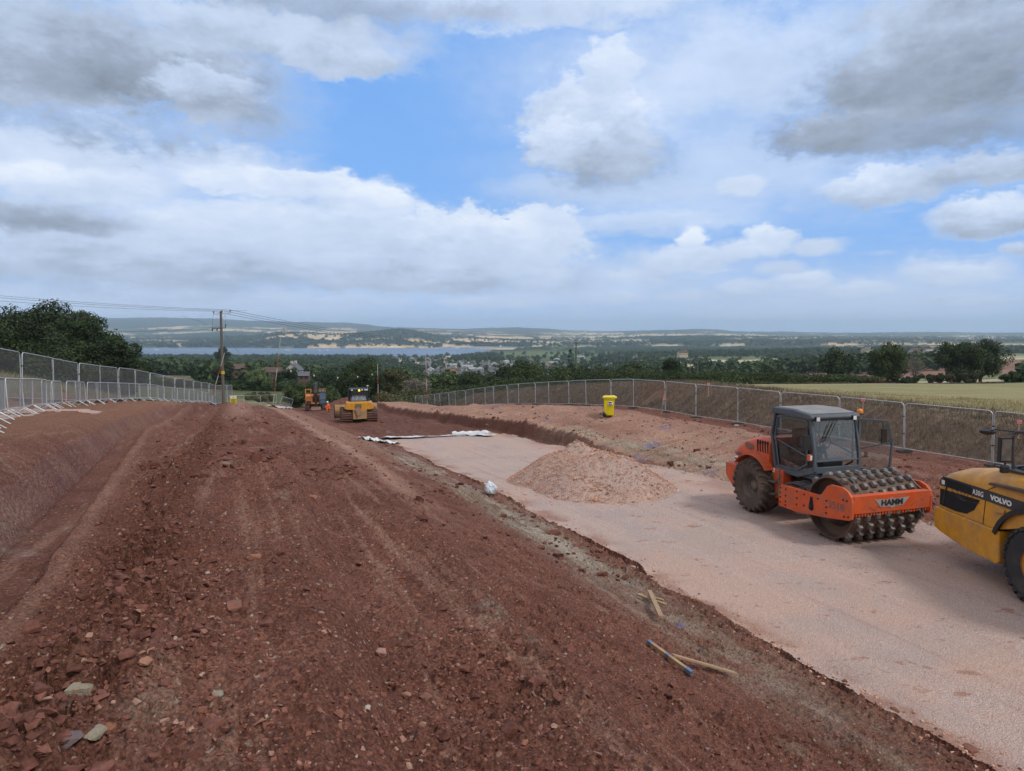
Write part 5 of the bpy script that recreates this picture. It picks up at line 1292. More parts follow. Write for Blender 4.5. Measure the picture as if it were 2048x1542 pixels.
# ------------------------------------------------------------------ the articulated dump truck, front part in view
def make_truck():
    g = h0(10.4, 13.2)
    root = thing('dump_truck', 'yellow articulated dump truck cut off by the right edge, nose and front wheel in view', 'dump truck', (11.60, 13.25, g), R(90) + .02)
    # local: x forward, y left (towards -X of the place). front axle at x=0
    W = 1.44
    for sd in (-1, 1): wheel(root, (0, sd * 1.13, .81), .81, .62, sd, TYRE2, mat('yellow_rim', (.55, .24, .03), .5, dirt=(.25, .16, .1)), lugs=26, tread='block', rimr=.42, lug_h=.035)
    # lower skirt / bumper
    bp = MB(); low = [(3.02, .78), (3.06, 1.22), (3.0, 1.26), (.90, 1.26), (.86, .62), (.95, .55), (1.9, .58), (2.75, .70)]
    for sd in (-1, 1): bp.prism(low, sd * 1.16, sd * (W + .02), 1)
    bp.bb((2.7, -1.16, .72), (3.05, 1.16, 1.24)); bp.build('bumper', YEL, root, bevel=.03)
    # hood side panels and top
    secs = [(2.98, 1.38, 2.04, 1.27), (2.90, 1.40, 2.14, 1.27), (2.55, 1.42, 2.27, 1.27), (1.9, 1.42, 2.40, 1.27), (1.0, 1.42, 2.53, 1.27), (.0, 1.42, 2.60, 1.6), (-1.0, 1.42, 2.62, 1.75)]
    hd = MB(); vs = []; n = 10
    for X, hw, top, bot in secs:
        for a, b in [(-hw, bot), (-hw, top - .34), (-hw + .05, top - .20), (-hw + .20, top - .07), (-hw + .5, top), (hw - .5, top), (hw - .20, top - .07), (hw - .05, top - .20), (hw, top - .34), (hw, bot)]: vs.append((X, a, b))
    fs = []
    for i in range(len(secs) - 1):
        for k in range(n - 1): fs.append((i * n + k, i * n + k + 1, (i + 1) * n + k + 1, (i + 1) * n + k))
    hd.add(vs, fs, 0, True); hd.add(vs, [tuple(range(n))], 0)
    hood = hd.build('hood', YEL, root)
    for m_ in (): pass
    y1 = 1.424
    bd = MB(); bd.prism([(2.93, 1.80), (2.90, 1.93), (2.80, 2.03), (1.55, 2.03), (-1.0, 2.03), (-1.0, 1.76), (1.55, 1.80)], y1, y1 + .006, 1); band = bd.build('dark_band', mat('band_black', (.035, .037, .042), .5, dirt=(.10, .08, .07)), hood)
    gr = MB(); gr.prism([(2.78, 1.99), (1.85, 1.99), (1.72, 1.82), (2.70, 1.82)], y1 + .008, y1 + .012, 1)
    gr.prism([(2.88, 1.34), (2.88, 1.72), (1.55, 1.76), (1.72, 1.50), (1.95, 1.36), (2.3, 1.32)], y1 + .002, y1 + .008, 1)
    gr.build('side_grille', HOLE, hood)
    ribs = MB(); c0 = Vector((2.05, y1 + .014, 1.62))
    for k in range(9):
        a = R(20 + k * 18); ribs.bar(c0, (c0.x + .55 * math.cos(a), c0.y, c0.z + .26 * math.sin(a) * (1 if k % 2 else 1)), .006, .010, up=(0, 1, 0))
    ribs.bar((2.75, y1 + .014, 1.38), (2.62, y1 + .014, 1.95), .01, .03, up=(0, 1, 0)); ribs.build('fan_guard', DGR, hood)
    ln = MB()
    def edge(p, q, wd=.012): ln.bar((p[0], y1 + .002, p[1]), (q[0], y1 + .002, q[1]), wd, .006, up=(0, 1, 0))
    edge((1.42, 1.27), (1.36, 2.02)); edge((1.36, 2.02), (1.10, 2.16)); ln.build('panel_gap', HOLE, hood)
    hn = MB(); hn.prism([(1.05, 1.62), (.80, 1.66), (.78, 1.74), (1.0, 1.76), (1.12, 1.70)], y1 + .003, y1 + .03, 1); hn.build('catch', YEL, hood, bevel=.01)
    st_ = MB(); st_.prism([(2.83, 1.84), (2.72, 1.84), (2.72, 1.94), (2.83, 1.94)], y1 + .0135, y1 + .016, 1); st_.build('sticker', WHITE, band)
    letters('A30G', .16, WHITE, band, (1.60, y1 + .0145, 1.90), (R(90), 0, R(180)), depth=.002, width=.34, bold=.003, spacing=1.1)
    letters('VOLVO', .145, WHITE, band, (.92, y1 + .010, 1.90), (R(90), 0, R(180)), depth=.002, width=.62, bold=.007)
    # lamps and grille seen on the nose
    ns = MB(); ns.prism([(-1.2, 1.35), (1.2, 1.35), (1.2, 1.95), (-1.2, 1.95)], 2.985, 3.0, 0); ns.build('front_grille', HOLE, root)
    for sd in (-1, 1):
        q = MB(); q.box((3.07, sd * 1.15, 1.02), (.03, .32, .18)); q.build('headlight', LAMP, root, bevel=.01)
    # wheel arch
    ar = MB()
    pts = [(math.cos(a) * 1.06, 0, .84 + math.sin(a) * 1.04) for a in [R(q) for q in range(20, 172, 8)]]
    for p, q in zip(pts[:-1], pts[1:]):
        ar.bar((p[0], 1.32, p[2]), (q[0], 1.32, q[2]), .36, .035)
        ar.bar((p[0], 1.495, p[2] + .0), (q[0], 1.495, q[2]), .02, .10)
    ar.build('wheel_arch', BLK, root)
    # mud step and rubber trim on the shoulder
    tr = MB(); tr.prism([(1.25, 2.175), (1.18, 2.235), (-1.0, 2.36), (-1.0, 2.27), (.9, 2.19)], 1.30, 1.50, 1); tr.build('rubber_trim', mat('brown_rubber', (.10, .065, .05), .9), root, bevel=.01)
    vt = MB()
    for k in range(7): vt.bb((.60 + k * .10, .55, 2.545), (.65 + k * .10, 1.0, 2.575))
    vt.bb((.45, .45, 2.50), (1.45, 1.2, 2.545)); vt.build('vent', DGR, root)
    # chassis behind
    cs = MB(); cs.bb((-1.6, -.9, .7), (2.6, .9, 1.3)); cs.tube([(0, -1.0, .81), (0, 1.0, .81)], .16, 12); cs.bb((-1.5, -1.3, 1.3), (.9, 1.3, 1.62)); cs.build('chassis', DGR, root)
    # handrail, mirrors
    rl = MB(); y = 1.10
    rl.tube([(1.05, y, 2.50), (1.12, y, 3.05), (1.12, y, 3.22), (1.02, y, 3.33), (.8, y, 3.35), (-.9, y, 3.35)], .035, 8)
    rl.tube([(.30, y, 2.5), (-.28, y, 3.33)], .04, 8); rl.build('handrail', DGR, root)
    mr = MB(); mr.tube([(1.0, y, 3.33), (1.6, y + .02, 3.30), (1.75, y + .02, 3.25)], .014, 6); mr.lathe([(.001, -.06), (.10, -.04), (.16, .0), (.17, .05), (.15, .055), (.001, .0)], (1.84, y + .02, 3.20), 'z', 16); mr.build('round_mirror', BLK, root)
    m2 = MB(); m2.tube([(.92, y + .04, 3.30), (.90, y + .30, 3.2), (.88, y + .32, 2.5)], .018, 6); m2.box((.88, y + .34, 2.98), (.09, .25, .52)); m2o = m2.build('mirror', BLK, root, bevel=.03)
    q = MB(); q.box((.83, y + .34, 2.98), (.012, .20, .44)); q.build('mirror_glass', STEEL, m2o)
    m3 = MB(); m3.box((.86, y + .34, 2.58), (.08, .18, .16)); m3.build('lower_mirror', BLK, root, bevel=.03)
    # cab and body wholly out of frame in the photo but there for a side step
    cb_ = MB(); cb_.prism([(-.9, 1.62), (-.9, 3.1), (-1.2, 3.55), (-2.6, 3.55), (-2.7, 1.62)], -.85, .85, 1); cb_.build('cab', mat('cab_dark', (.06, .07, .08), .3), root, bevel=.05)
    hose = MB(); hose.tube([(1.3, .9, 2.53), (.9, 1.0, 2.62), (.5, .8, 2.60), (.1, .95, 2.66), (-.6, .9, 2.7)], .02, 6); hose.build('cable', BLK, root)
make_truck()
# ------------------------------------------------------------------ mesh fences and barriers
PL = 3.45; PH = 2.0
def panel_proto():
    root = thing('fence_panel', 'proto', 'fence panel', (0, 0, 0))
    f = MB(); h = PH; w_ = PL; r = .021
    c = [(0, 0, .02)] + [(0, 0, h - .16)] + [(.16 - .16 * math.cos(a), 0, h - .16 + .16 * math.sin(a)) for a in (R(30), R(60), R(90))] + [(w_ - .16 + .16 * math.sin(a), 0, h - .16 + .16 * math.cos(a)) for a in (0, R(30), R(60))] + [(w_, 0, h - .16), (w_, 0, .02)]
    f.tube(c, r, 7); f.tube([(0, 0, .14), (w_, 0, .14)], r * .85, 6)
    fo = f.build('frame', GALV, root)
    m = MB()
    for k in range(1, 76):
        x = w_ * k / 76; m.tube([(x, 0, .15), (x, 0, h - .03)], .0023, 3, cap=False, smooth=False)
    for k in range(9):
        z = .30 + k * .20; m.tube([(.01, .003, z), (w_ - .01, .003, z)], .0028, 3, cap=False, smooth=False)
    m.build('wire_mesh', WIRE, root)
    b = MB(); b.prism([(-.34, 0), (-.30, .13), (.30, .13), (.34, 0)], -.12, .12, 0); b.build('foot_block', CONC, root, loc=(-.03, 0, -.03), bevel=.02)
    for z in (.75, 1.45): cl = MB(); cl.box((-.03, 0, z), (.09, .05, .05)); cl.build('coupler', DGR, root)
    learn(root); return root
PANEL = panel_proto(); panel_used = [0]
def run_panels(pts, label, group, labels={}):
    """pts: posts (x, y, z) in order"""
    for i, (p, q) in enumerate(zip(pts[:-1], pts[1:])):
        p, q = Vector(p), Vector(q); d = q - p; L = d.length; x = d.normalized(); hor = Vector((x.x, x.y, 0)).normalized(); y = Vector((0, 0, 1)).cross(hor)
        # panels keep upright posts and shear with the slope
        M = Matrix(((x.x * L / PL * .985, y.x, 0, p.x), (x.y * L / PL * .985, y.y, 0, p.y), (x.z * L / PL * .985, 0, 1, p.z), (0, 0, 0, 1)))
        x2 = x; z2 = x2.cross(y) * -1 if x2.cross(y).z < 0 else x2.cross(y)
        rr_ = random.Random(i * 7 + len(group)); tl = Matrix.Rotation(rr_.uniform(-.035, .035), 3, 'X')
        Rm = (Matrix((x2, y, z2)).transposed() @ tl).to_4x4()
        o = dup_tree(PANEL, matrix=Matrix.Translation(p) @ Rm @ Matrix.Diagonal((L / PL * .985, 1, 1, 1)), label=labels.get(i, label)); o['group'] = group; o.name = 'fence_panel'
# right-hand fence: posts seen at these pixels, walked along the fence line
def on_line(px, tt):
    r = ray(px, 700); k = tt / (.928 * r.x / r.y + .371); return k * r.x / r.y, k
rp = []
s_ = 13.2 - 3.45 * 3
while s_ < 128:
    tt = 25.2 + .12 * math.sin(s_ * .9)
    x, y = xy(s_, tt); rp.append((x, y, float(F_(s_)) + .03)); s_ += 3.42
LR = {4: 'mesh fence panel behind the mirror of the yellow truck', 5: 'mesh fence panel just right of the roller behind its orange front', 6: 'mesh fence panel directly behind the open door of the roller'}
run_panels(rp, 'galvanised mesh fence panel in the row along the foot of the brown earth bank', 'mesh fence panels along the earth bank', LR)
# the end of that row folds back in a short stack beside the bulldozer
lp = []
for k in range(21):
    if k <= 4: y = 28 - (4 - k) * 3.35
    else: y = 28 + (k - 4) * 3.32
    x = -19.9 - (y - 28) * .277 if y < 41.5 else -23.64 - (y - 41.5) * .235
    lp.append((x, y, h0(x, y) + .03))
lp = lp[1:]
run_panels(lp, 'galvanised mesh fence panel in the row in front of the tall grass on the left', 'mesh fence panels on the left')
WIRE2 = mat('dull_steel_bar', (.26, .28, .30), .5, metal=.4)
def barrier_proto():
    root = thing('crowd_barrier', 'proto', 'barrier', (0, 0, 0)); w_, h = 2.15, 1.08; r = .019
    f = MB(); c = [(0, 0, .20), (0, 0, h - .10)] + [(.10 - .10 * math.cos(a), 0, h - .10 + .10 * math.sin(a)) for a in (R(45), R(90))] + [(w_ - .10 + .10 * math.sin(a), 0, h - .10 + .10 * math.cos(a)) for a in (0, R(45))] + [(w_, 0, h - .10), (w_, 0, .20)]
    f.tube(c, r, 7); f.tube([(0, 0, .22), (w_, 0, .22)], r * .9, 6); f.build('frame', GALV, root)
    m = MB()
    for k in range(1, 19): m.tube([(w_ * k / 19, 0, .22), (w_ * k / 19, 0, h - .01)], .0065, 4, cap=False)
    m.build('infill_bars', WIRE2, root)
    for x in (.10, w_ - .10):
        ft = MB(); ft.tube([(x, -.34, .0), (x, -.02, .22)], .016, 6); ft.tube([(x, .34, .0), (x, .02, .22)], .016, 6); ft.bar((x, -.05, .22), (x, .05, .22), .03); ft.build('foot', GALV, root)
    learn(root); return root
BARR = barrier_proto()
def run_barriers(pts, label, group, labels={}, seed=1):
    rr_ = random.Random(seed)
    for i, (p, q) in enumerate(zip(pts[:-1], pts[1:])):
        p, q = Vector(p), Vector(q); d = q - p; L = d.length; x = d.normalized(); y = Vector((0, 0, 1)).cross(Vector((x.x, x.y, 0))).normalized(); z = x.cross(y); z = -z if z.z < 0 else z
        Rm = (Matrix((x, y, z)).transposed() @ Matrix.Rotation(rr_.uniform(-.05, .05), 3, 'X') @ Matrix.Rotation(rr_.uniform(-.06, .06), 3, 'Z')).to_4x4()
        o = dup_tree(BARR, matrix=Matrix.Translation(p) @ Rm @ Matrix.Diagonal((L / 2.15 * .97, 1, 1, 1)), label=labels.get(i, label)); o['group'] = group; o.name = 'crowd_barrier'
path = [(-9.3, 12.0), (-12.3, 16.2), (-14.5, 20.0), (-17.5, 26.0), (-20.6, 33.8), (-22.4, 40), (-24.2, 47), (-26.2, 55), (-29.2, 66), (-31.5, 74)]
cum = [0]
for a, b in zip(path[:-1], path[1:]): cum.append(cum[-1] + math.hypot(b[0] - a[0], b[1] - a[1]))
bp_ = []; q = 0
while q < cum[-1]:
    x = float(np.interp(q, cum, [a[0] for a in path])); y = float(np.interp(q, cum, [a[1] for a in path])); bp_.append((x, y, hz(x, y) + .02)); q += 2.12
run_barriers(bp_, 'grey steel crowd barrier in the long curving row left of the ditch', 'crowd barriers along the left')
xr = []
for px in np.arange(455, 600, 29.5): 
    p = at(float(px), 800, 78); xr.append((p.x, 78 + (px - 455) * .02, at(float(px), 811, 78).z))
run_barriers(xr[:4], 'grey steel crowd barrier in the short row crossing beyond the mound', 'crowd barriers crossing beyond the mound', seed=3)
# one barrier fallen askew beside the striped pole
p = at(558, 812, 74); o = dup_tree(BARR, matrix=Matrix.Translation(p) @ Matrix.Rotation(.5, 4, 'Y') @ Matrix.Rotation(.9, 4, 'Z') @ Matrix.Rotation(-.25, 4, 'X') @ Matrix.Diagonal((.7, 1, 1, 1)), label='crowd barrier leaning askew beside the striped pole at the end of the mound'); o['group'] = 'crowd barriers crossing beyond the mound'; o.name = 'crowd_barrier'
for k, px in enumerate((676, 681, 686, 700)):
    p = at(px, 822, 118); g = p.z
    o = dup_tree(PANEL, matrix=Matrix.Translation(p) @ Matrix.Rotation(R([70, 62, 50, 12][k]), 4, 'Z'), label='mesh fence panel standing edge-on in the stack left of the bulldozer cab'); o['group'] = 'mesh fence panels beside the bulldozer'; o.name = 'fence_panel'
def kill(root):
    for c in list(root.children):
        for g in list(c.children): bpy.data.objects.remove(g)
        bpy.data.objects.remove(c)
    bpy.data.objects.remove(root)
kill(PANEL); kill(BARR)

# ------------------------------------------------------------------ signs, stakes, poles
def sign():
    p = at(467, 808, 76.5); root = thing('warning_sign', 'yellow warning sign with white top fixed to the barriers beside the utility pole', 'sign', p)
    m = MB(); m.bb((-.36, -.01, .0), (.36, .01, .95)); m.build('board', mat('sign_yellow', (.78, .66, .02), .5), root)
    m = MB(); m.bb((-.36, -.016, .62), (.36, -.0105, .95)); hd = m.build('white_header', WHITE, root)
    m = MB(); m.prism([(-.14, .66), (.14, .66), (0, .90)], -.021, -.0165, 1); m.build('warning_triangle', mat('sign_yellow', (.78, .66, .02)), hd)
    for z, w_ in ((.50, .56), (.38, .48), (.26, .54), (.14, .40)):
        m = MB(); m.bb((-w_ / 2, -.014, z - .025), (w_ / 2, -.0105, z + .025)); m.build('text_line', BLKL, root)
    for x in (-.28, .28):
        m = MB(); m.tube([(x, .03, -.6), (x, .03, .9)], .018, 6); m.build('leg', GALV, root)
sign()
WOODP = mat('weathered_pole', (.14, .12, .105), .9, dirt=(.12, .10, .085), dirt_amt=.6, dirt_scale=4, bump=.5, bump_scale=14)
WIREB = mat('black_cable', (.03, .03, .032), .7)
INS = mat('brown_insulator', (.06, .04, .035), .35)
def utility_pole():
    b = at(447, 806, 71); t = at(441.5, 622, 71); H_ = t.z - b.z
    root = thing('utility_pole', 'tall grey wooden power pole with crossarm and insulators, nearest to the camera', 'utility pole', b)
    tx = t.x - b.x
    m = MB(); m.tube([(0, 0, -.8), (tx * .5, 0, H_ * .5), (tx, 0, H_)], [.17, .14, .11], 12); m.build('pole', WOODP, root)
    a = Vector((tx, 0, H_ - .28)); e = Vector((.86, .5, .10))
    ca = MB(); ca.bar(a - e * .72, a + e * .92, .09, .11); ca.bar(a + e * .55, a + Vector((0, 0, -.75)), .05, .05); ca.build('crossarm', GALV, root)
    a2 = Vector((tx * .95, 0, H_ - 1.75)); cb = MB(); cb.bar(a2 - e * .95, a2 + e * .45, .07, .09); cb.bar(a2 - e * .95 + Vector((.1, 0, .14)), a2 - e * .2 + Vector((.1, 0, .14)), .04, .05); cb.build('lower_crossarm', DGR, root)
    pts = []
    for f, base in ((-.68, a), (.12, a), (.90, a), (.42, a2), (-.85, a2), (-.4, a2)):
        q = base + e * f + Vector((0, 0, .06)); i = MB(); sgn = -1 if base is a2 and f < 0 else 1
        i.lathe([(.001, 0), (.03, 0), (.03, .10 * sgn), (.075, .13 * sgn), (.08, .18 * sgn), (.05, .20 * sgn), (.06, .24 * sgn), (.03, .28 * sgn), (.001, .28 * sgn)], q, 'z', 10); i.build('insulator', INS, root)
        if base is a: pts.append(b + q + Vector((0, 0, .26)))
    st_ = MB(); st_.tube([(.02, 0, 3.0), (.02, 0, 3.3)], .185, 12); st_.build('yellow_band', mat('pole_band', (.60, .45, .05), .6), root)
    dn = MB(); dn.tube([a2 - e * .9 + Vector((0, 0, .1)), a + e * -.68 + Vector((0, 0, .25))], .012, 4); dn.tube([a2 + e * .42 + Vector((0, 0, .3)), a + e * .4 + Vector((0, 0, .25)), a + e * 2.6 + Vector((0, 0, .10))], .012, 4)
    dn.tube([a2 - e * .95 + Vector((0, 0, .15)), a2 - e * 2.0 + Vector((0, 0, .9)), a - e * 3.6 + Vector((0, 0, .05))], .012, 4); dn.build('jumper_wires', WIREB, root)
    return b, pts
pb, tips = utility_pole()
def cable(p, q, sag, name, label, r=.014, n=24, mid=None):
    pts = []
    for k in range(n + 1):
        f = k / n; v = p.lerp(q, f); v.z -= sag * 4 * f * (1 - f); pts.append(v)
    m = MB(); m.tube([v - p for v in pts], r, 4, cap=False); o = m.build(name, WIREB, loc=p); tag(o, label, 'cable'); return o
ends_l = [(0, 584.5), (0, 588.5), (0, 595)]
for i, (tip, (px, py)) in enumerate(zip([tips[2], tips[1], tips[0]], ends_l)):
    q = at(px, py, 64); d = q - tip; q2 = tip + d * 1.5
    cable(tip, q2, .35, 'power_line', ['highest', 'middle', 'lowest'][i] + ' of the three power lines running left from the near pole', .016)
for i, (tip, (px, py)) in enumerate(zip([tips[2], tips[1], tips[0]], [(1040, 676), (1030, 677.5), (1015, 678.5)])):
    q = at(px, py, 190); cable(tip, q, 2.2, 'power_line', ['highest', 'middle', 'lowest'][i] + ' of the three power lines running right over the valley', .020)
cable(Vector((pb.x, pb.y, pb.z + 7.6)), at(515, 735, 92), .6, 'stay_wire', 'thin stay wire slanting down right from the near pole', .012)
cable(at(-60, 655, 60), Vector((pb.x, pb.y, pb.z + 7.9)), .5, 'telephone_line', 'single low cable crossing in front of the left oaks', .012)
def small_pole(px, top, bot, y, label, arm=.9, wd=.15):
    b = at(px, bot, y); t = at(px, top, y); H_ = t.z - b.z; root = thing('utility_pole', label, 'utility pole', b)
    m = MB(); m.tube([(0, 0, -1), (0, 0, H_)], [wd * 1.15, wd * .8], 8); m.build('pole', WOODP, root)
    m = MB(); m.bar((-arm, .1, H_ - .3), (arm, -.1, H_ - .3), .1); m.build('crossarm', DGR, root)
small_pole(1152, 684, 742, 190, 'wooden power pole standing on the far side of the tall overgrown hedge', wd=.22)
small_pole(1395, 711, 748, 230, 'left one of two thin distant poles in the field beyond the clipped hedge', wd=.16)
small_pole(1380, 716, 745, 260, 'right one of two thin distant poles in the field beyond the clipped hedge', .6, wd=.14)
bpy.data.objects['utility_pole.002']['label'] = 'right one of two thin distant poles in the field beyond the clipped hedge'
bpy.data.objects['utility_pole.003']['label'] = 'left one of two thin distant poles in the field beyond the clipped hedge'
RW = mat('red_band_paint', (.34, .075, .055), .6); WW = mat('pole_white_paint', (.46, .47, .44), .6)
def goal_pole(x0, y0, x1, y1, d, label, bands=(.0, .16, .36, .55, .74, 1.0), r=.032):
    b = at(x0, y0, d); t = at(x1, y1, d); root = thing('striped_pole', label, 'pole', b)
    v = t - b; cols = [WW, RW, WW, RW, WW]
    for i in range(len(bands) - 1):
        m = MB(); m.tube([v * bands[i], v * bands[i + 1]], r, 8); m.build('red_band' if i % 2 else 'white_band', cols[i % 5], root)
    m = MB(); m.tube([(-.15, 0, -.1), (.15, 0, -.1)], .08, 6); m.build('base', CONC, root)
goal_pole(421, 806, 449, 706, 66, 'red and white striped pole leaning against the near utility pole')
goal_pole(546, 809, 561, 676, 70, 'tall red and white striped pole at the far end of the mound')
goal_pole(757, 818, 755, 728, 100, 'thin striped clearance pole just right of the bulldozer', r=.04)
goal_pole(855, 820, 851, 708, 92, 'striped clearance pole standing where the right mesh fence starts to drop', r=.04)
# bunting line hung between the tall poles
for (a, b, lab) in (((561, 735, 70), (755, 745, 100), 'sagging line of small white flags hung between the striped poles over the bulldozer'),):
    p, q = at(*a), at(*b); m = MB(); n = 26; pts = [p.lerp(q, k / n) - Vector((0, 0, .8 * 4 * (k / n) * (1 - k / n))) for k in range(n + 1)]
    m.tube([v - p for v in pts], .008, 4, cap=False); root = m.build('bunting_line', WIREB, loc=p); tag(root, lab, 'bunting')
    for k in (2, 7, 13, 19, 24):
        f = MB(); v = pts[k] - p; f.prism([(v.x - .10, v.z), (v.x + .10, v.z), (v.x, v.z - .25)], v.y - .005, v.y + .005, 1); f.build('flag', WHITE, root)

def wheelie_bin():
    p = hit(1218, 833); root = thing('wheelie_bin', 'bright yellow wheelie bin standing on the red bank in front of the mesh fence', 'wheelie bin', p, R(-8))
    Y = mat('bin_yellow', (.80, .68, .01), .45, spec=.5)
    k = 1.0
    m = MB(); vs = []
    for z, hx, hy in ((.06, .22, .24), (.10, .235, .27), (.96, .29, .35), (1.0, .31, .37)):
        vs += [(-hx, -hy, z), (hx, -hy, z), (hx, hy, z), (-hx, hy, z)]
    fs = [(0, 1, 2, 3)]
    for i in range(3):
        for j in range(4): fs.append((i * 4 + j, i * 4 + (j + 1) % 4, i * 4 + 4 + (j + 1) % 4, i * 4 + 4 + j))
    fs.append((12, 13, 14, 15)); m.add(vs, fs); m.build('body', Y, root, bevel=.02)
    l = MB(); l.prism([(-.34, 1.0), (-.36, 1.04), (-.30, 1.09), (.26, 1.11), (.35, 1.07), (.36, 1.0)], -.40, .42, 1); l.bb((.33, -.3, 1.02), (.41, .3, 1.06)); l.build('lid', Y, root, bevel=.015)
    for sd in (-1, 1):
        w_ = MB(); w_.lathe([(.001, -.025), (.10, -.025), (.11, -.01), (.11, .01), (.10, .025), (.001, .025)], (-.24, sd * .30, .10), 'y', 18); w_.build('wheel', BLK, root)
    s = MB(); s.lathe([(.001, 0), (.135, 0), (.135, .005)], (0, 0, 0), 'y', 20); so = s.build('sticker', WHITE, root, loc=(.06, -.350, .73), rot=(R(-5), 0, 0)); q = MB(); q.lathe([(.04, -.003), (.075, -.003), (.075, .001)], (0, 0, -.02), 'y', 14); q.bb((-.09, -.004, .045), (.09, -.001, .085)); q.build('emblem', BLKL, so)
    root.scale = (1.12, 1.12, 1.12)
wheelie_bin()
WD = mat('pale_timber', (.40, .28, .165), .8, dirt=(.30, .16, .11), dirt_amt=.5, dirt_scale=9); PNK = mat('pink_paint', (.70, .22, .20), .6); BLU = mat('blue_paint', (.13, .17, .27), .7)
def lath(a, b, w_, th, label, paint=(), lift=.03, za=None):
    p = hit(*a); q = hit(*b); p.z += lift; q.z += lift
    m = MB(); m.bar((0, 0, 0), q - p, w_, th); root = m.build('timber_lath', WD, bevel=.004); root.location = p; tag(root, label, 'timber lath')
    for f0, f1, mm in paint:
        m = MB(); m.bar((q - p) * f0, (q - p) * f1, w_ + .006, th + .006); m.build('painted_end', mm, root)
    return root
lath((1277, 1191), (1327, 1204), .055, .03, 'short pale lath, upper of two parallel ones in the crossed pile by the clay strip')
lath((1275, 1196), (1332, 1216), .055, .03, 'short pale lath, lower of two parallel ones in the crossed pile by the clay strip', lift=.06)
lath((1299, 1194), (1322, 1247), .085, .045, 'thick pale lath lying across two others beside the clay strip', lift=.12)
lath((1297, 1291), (1384, 1354), .05, .05, 'timber stake with blue painted ends, under the long lath', [(0, .08, BLU), (.44, .50, BLU), (.88, 1.0, BLU)], lift=.05)
lath((1345, 1325), (1471, 1360), .075, .03, 'long flat pale lath touching the blue-tipped stake', lift=.10)
def stake(px, bot, top, d, lab, lean=0, mats=(PNK, BLU)):
    b = at(px, bot, d); t = at(px + lean, top, d); m = MB(); v = t - b; m.bar((0, 0, -.3), v, .075, .035, up=(0, 1, 0)); o = m.build('survey_stake', WD, loc=b); tag(o, lab, 'survey stake')
    m = MB(); m.bar(v * .72, v * 1.01, .082, .042, up=(0, 1, 0)); m.build('pink_top', mats[0], o); m = MB(); m.bar(v * .22, v * .50, .082, .042, up=(0, 1, 0)); m.build('blue_mark', mats[1], o)
stake(1321, 828, 790, 42.5, 'leaning survey stake with pink top and blue mark before the mesh fence', 8)
for i, (px, bot, top, d, lab) in enumerate([(1417, 776, 768, 42, 'small pink-topped peg on the bank left of the roller cab'), (1726, 806, 799, 30, 'small pink-topped peg on the bank right of the roller beacon'), (2038, 851, 843, 26, 'small pink-topped peg at the right edge above the truck')]):
    p = at(px, bot, d); m = MB(); m.bar((0, 0, -.5), (0, 0, (bot - top) / FPX * d), .06, .03, up=(0, 1, 0)); o = m.build('survey_peg', WD, loc=p); tag(o, lab, 'survey peg'); m = MB(); m.bb((-.09, -.03, (bot - top) / FPX * d - .08), (.09, .03, (bot - top) / FPX * d + .06)); m.build('pink_top', PNK, o)
m = MB(); m.box((0, 0, .03), (.22, .10, .07)); p = hit(1473, 852); o = m.build('timber_offcut', mat('pale_offcut', (.66, .58, .44), .7), loc=p, bevel=.01); tag(o, 'small pale block lying at the foot of the mesh fence left of the roller', 'offcut')

# ------------------------------------------------------------------ geotextile, bag, sheet
GEO = mat('white_geotextile', (.66, .70, .74), .8, dirt=(.45, .30, .25), dirt_amt=.4, dirt_scale=1.5)
def cloth(name, pts, wid, label, cat, m_, seed, amp=.05, n=60, k=10, lift=.03):
    """a crumpled strip lying along the ground through those pixels"""
    P3 = [hit(*p) for p in pts]; L = [0]
    for a, b in zip(P3[:-1], P3[1:]): L.append(L[-1] + (b - a).length)
    V = []; q = np.linspace(0, L[-1], n)
    X = np.interp(q, L, [p.x for p in P3]); Y = np.interp(q, L, [p.y for p in P3]); dx = np.gradient(X); dy = np.gradient(Y); ln = np.hypot(dx, dy)
    for i in range(n):
        for j in range(k):
            f = (j / (k - 1) - .5) * wid * (1 + .25 * float(vn(i * .35, j * .0, seed)))
            x = X[i] + f * dy[i] / ln[i]; y = Y[i] - f * dx[i] / ln[i]; z = h0(x, y) + lift + .06 + amp * float(fbm(x * 3, y * 3, 3, seed)) * 1.5 + amp * .4
            V.append((x - P3[0].x, y - P3[0].y, z - P3[0].z))
    mb = MB(); mb.add(V, [(i * k + j, i * k + j + 1, (i + 1) * k + j + 1, (i + 1) * k + j) for i in range(n - 1) for j in range(k - 1)], 0, True)
    o = mb.build(name, m_, loc=P3[0]); sd = o.modifiers.new('thick', 'SOLIDIFY'); sd.thickness = .01; tag(o, label, cat); return o
cloth('geotextile_sheet', [(768, 876), (820, 877), (870, 874), (930, 871), (985, 873)], .75, 'white geotextile sheet edge showing along the far end of the gravel', 'geotextile sheet', GEO, 3)
def roll(a, b, r, label):
    p, q = hit(*a), hit(*b); p.z += r * .8; q.z += r * .8; m = MB(); n = 14
    pts = [p.lerp(q, k / n) - p + Vector((0, 0, .04 * math.sin(k * 2.1))) for k in range(n + 1)]; m.tube(pts, [r * (1 + .10 * math.sin(k * 1.7)) for k in range(n + 1)], 12)
    o = m.build('geotextile_roll', GEO, loc=p); tag(o, label, 'geotextile roll'); m = MB(); v = (q - p); m.tube([v + v.normalized() * .005, v + v.normalized() * .02], r * .45, 10); m.build('roll_core', HOLE, o)
roll((905, 873), (976, 870), .17, 'rolled white geotextile lying at the right far end of the gravel')
cloth('geotextile_scrap', [(727, 876), (745, 879), (760, 884)], .8, 'crumpled pale geotextile scrap left of the sheet, upper piece', 'geotextile scrap', GEO, 5, .12)
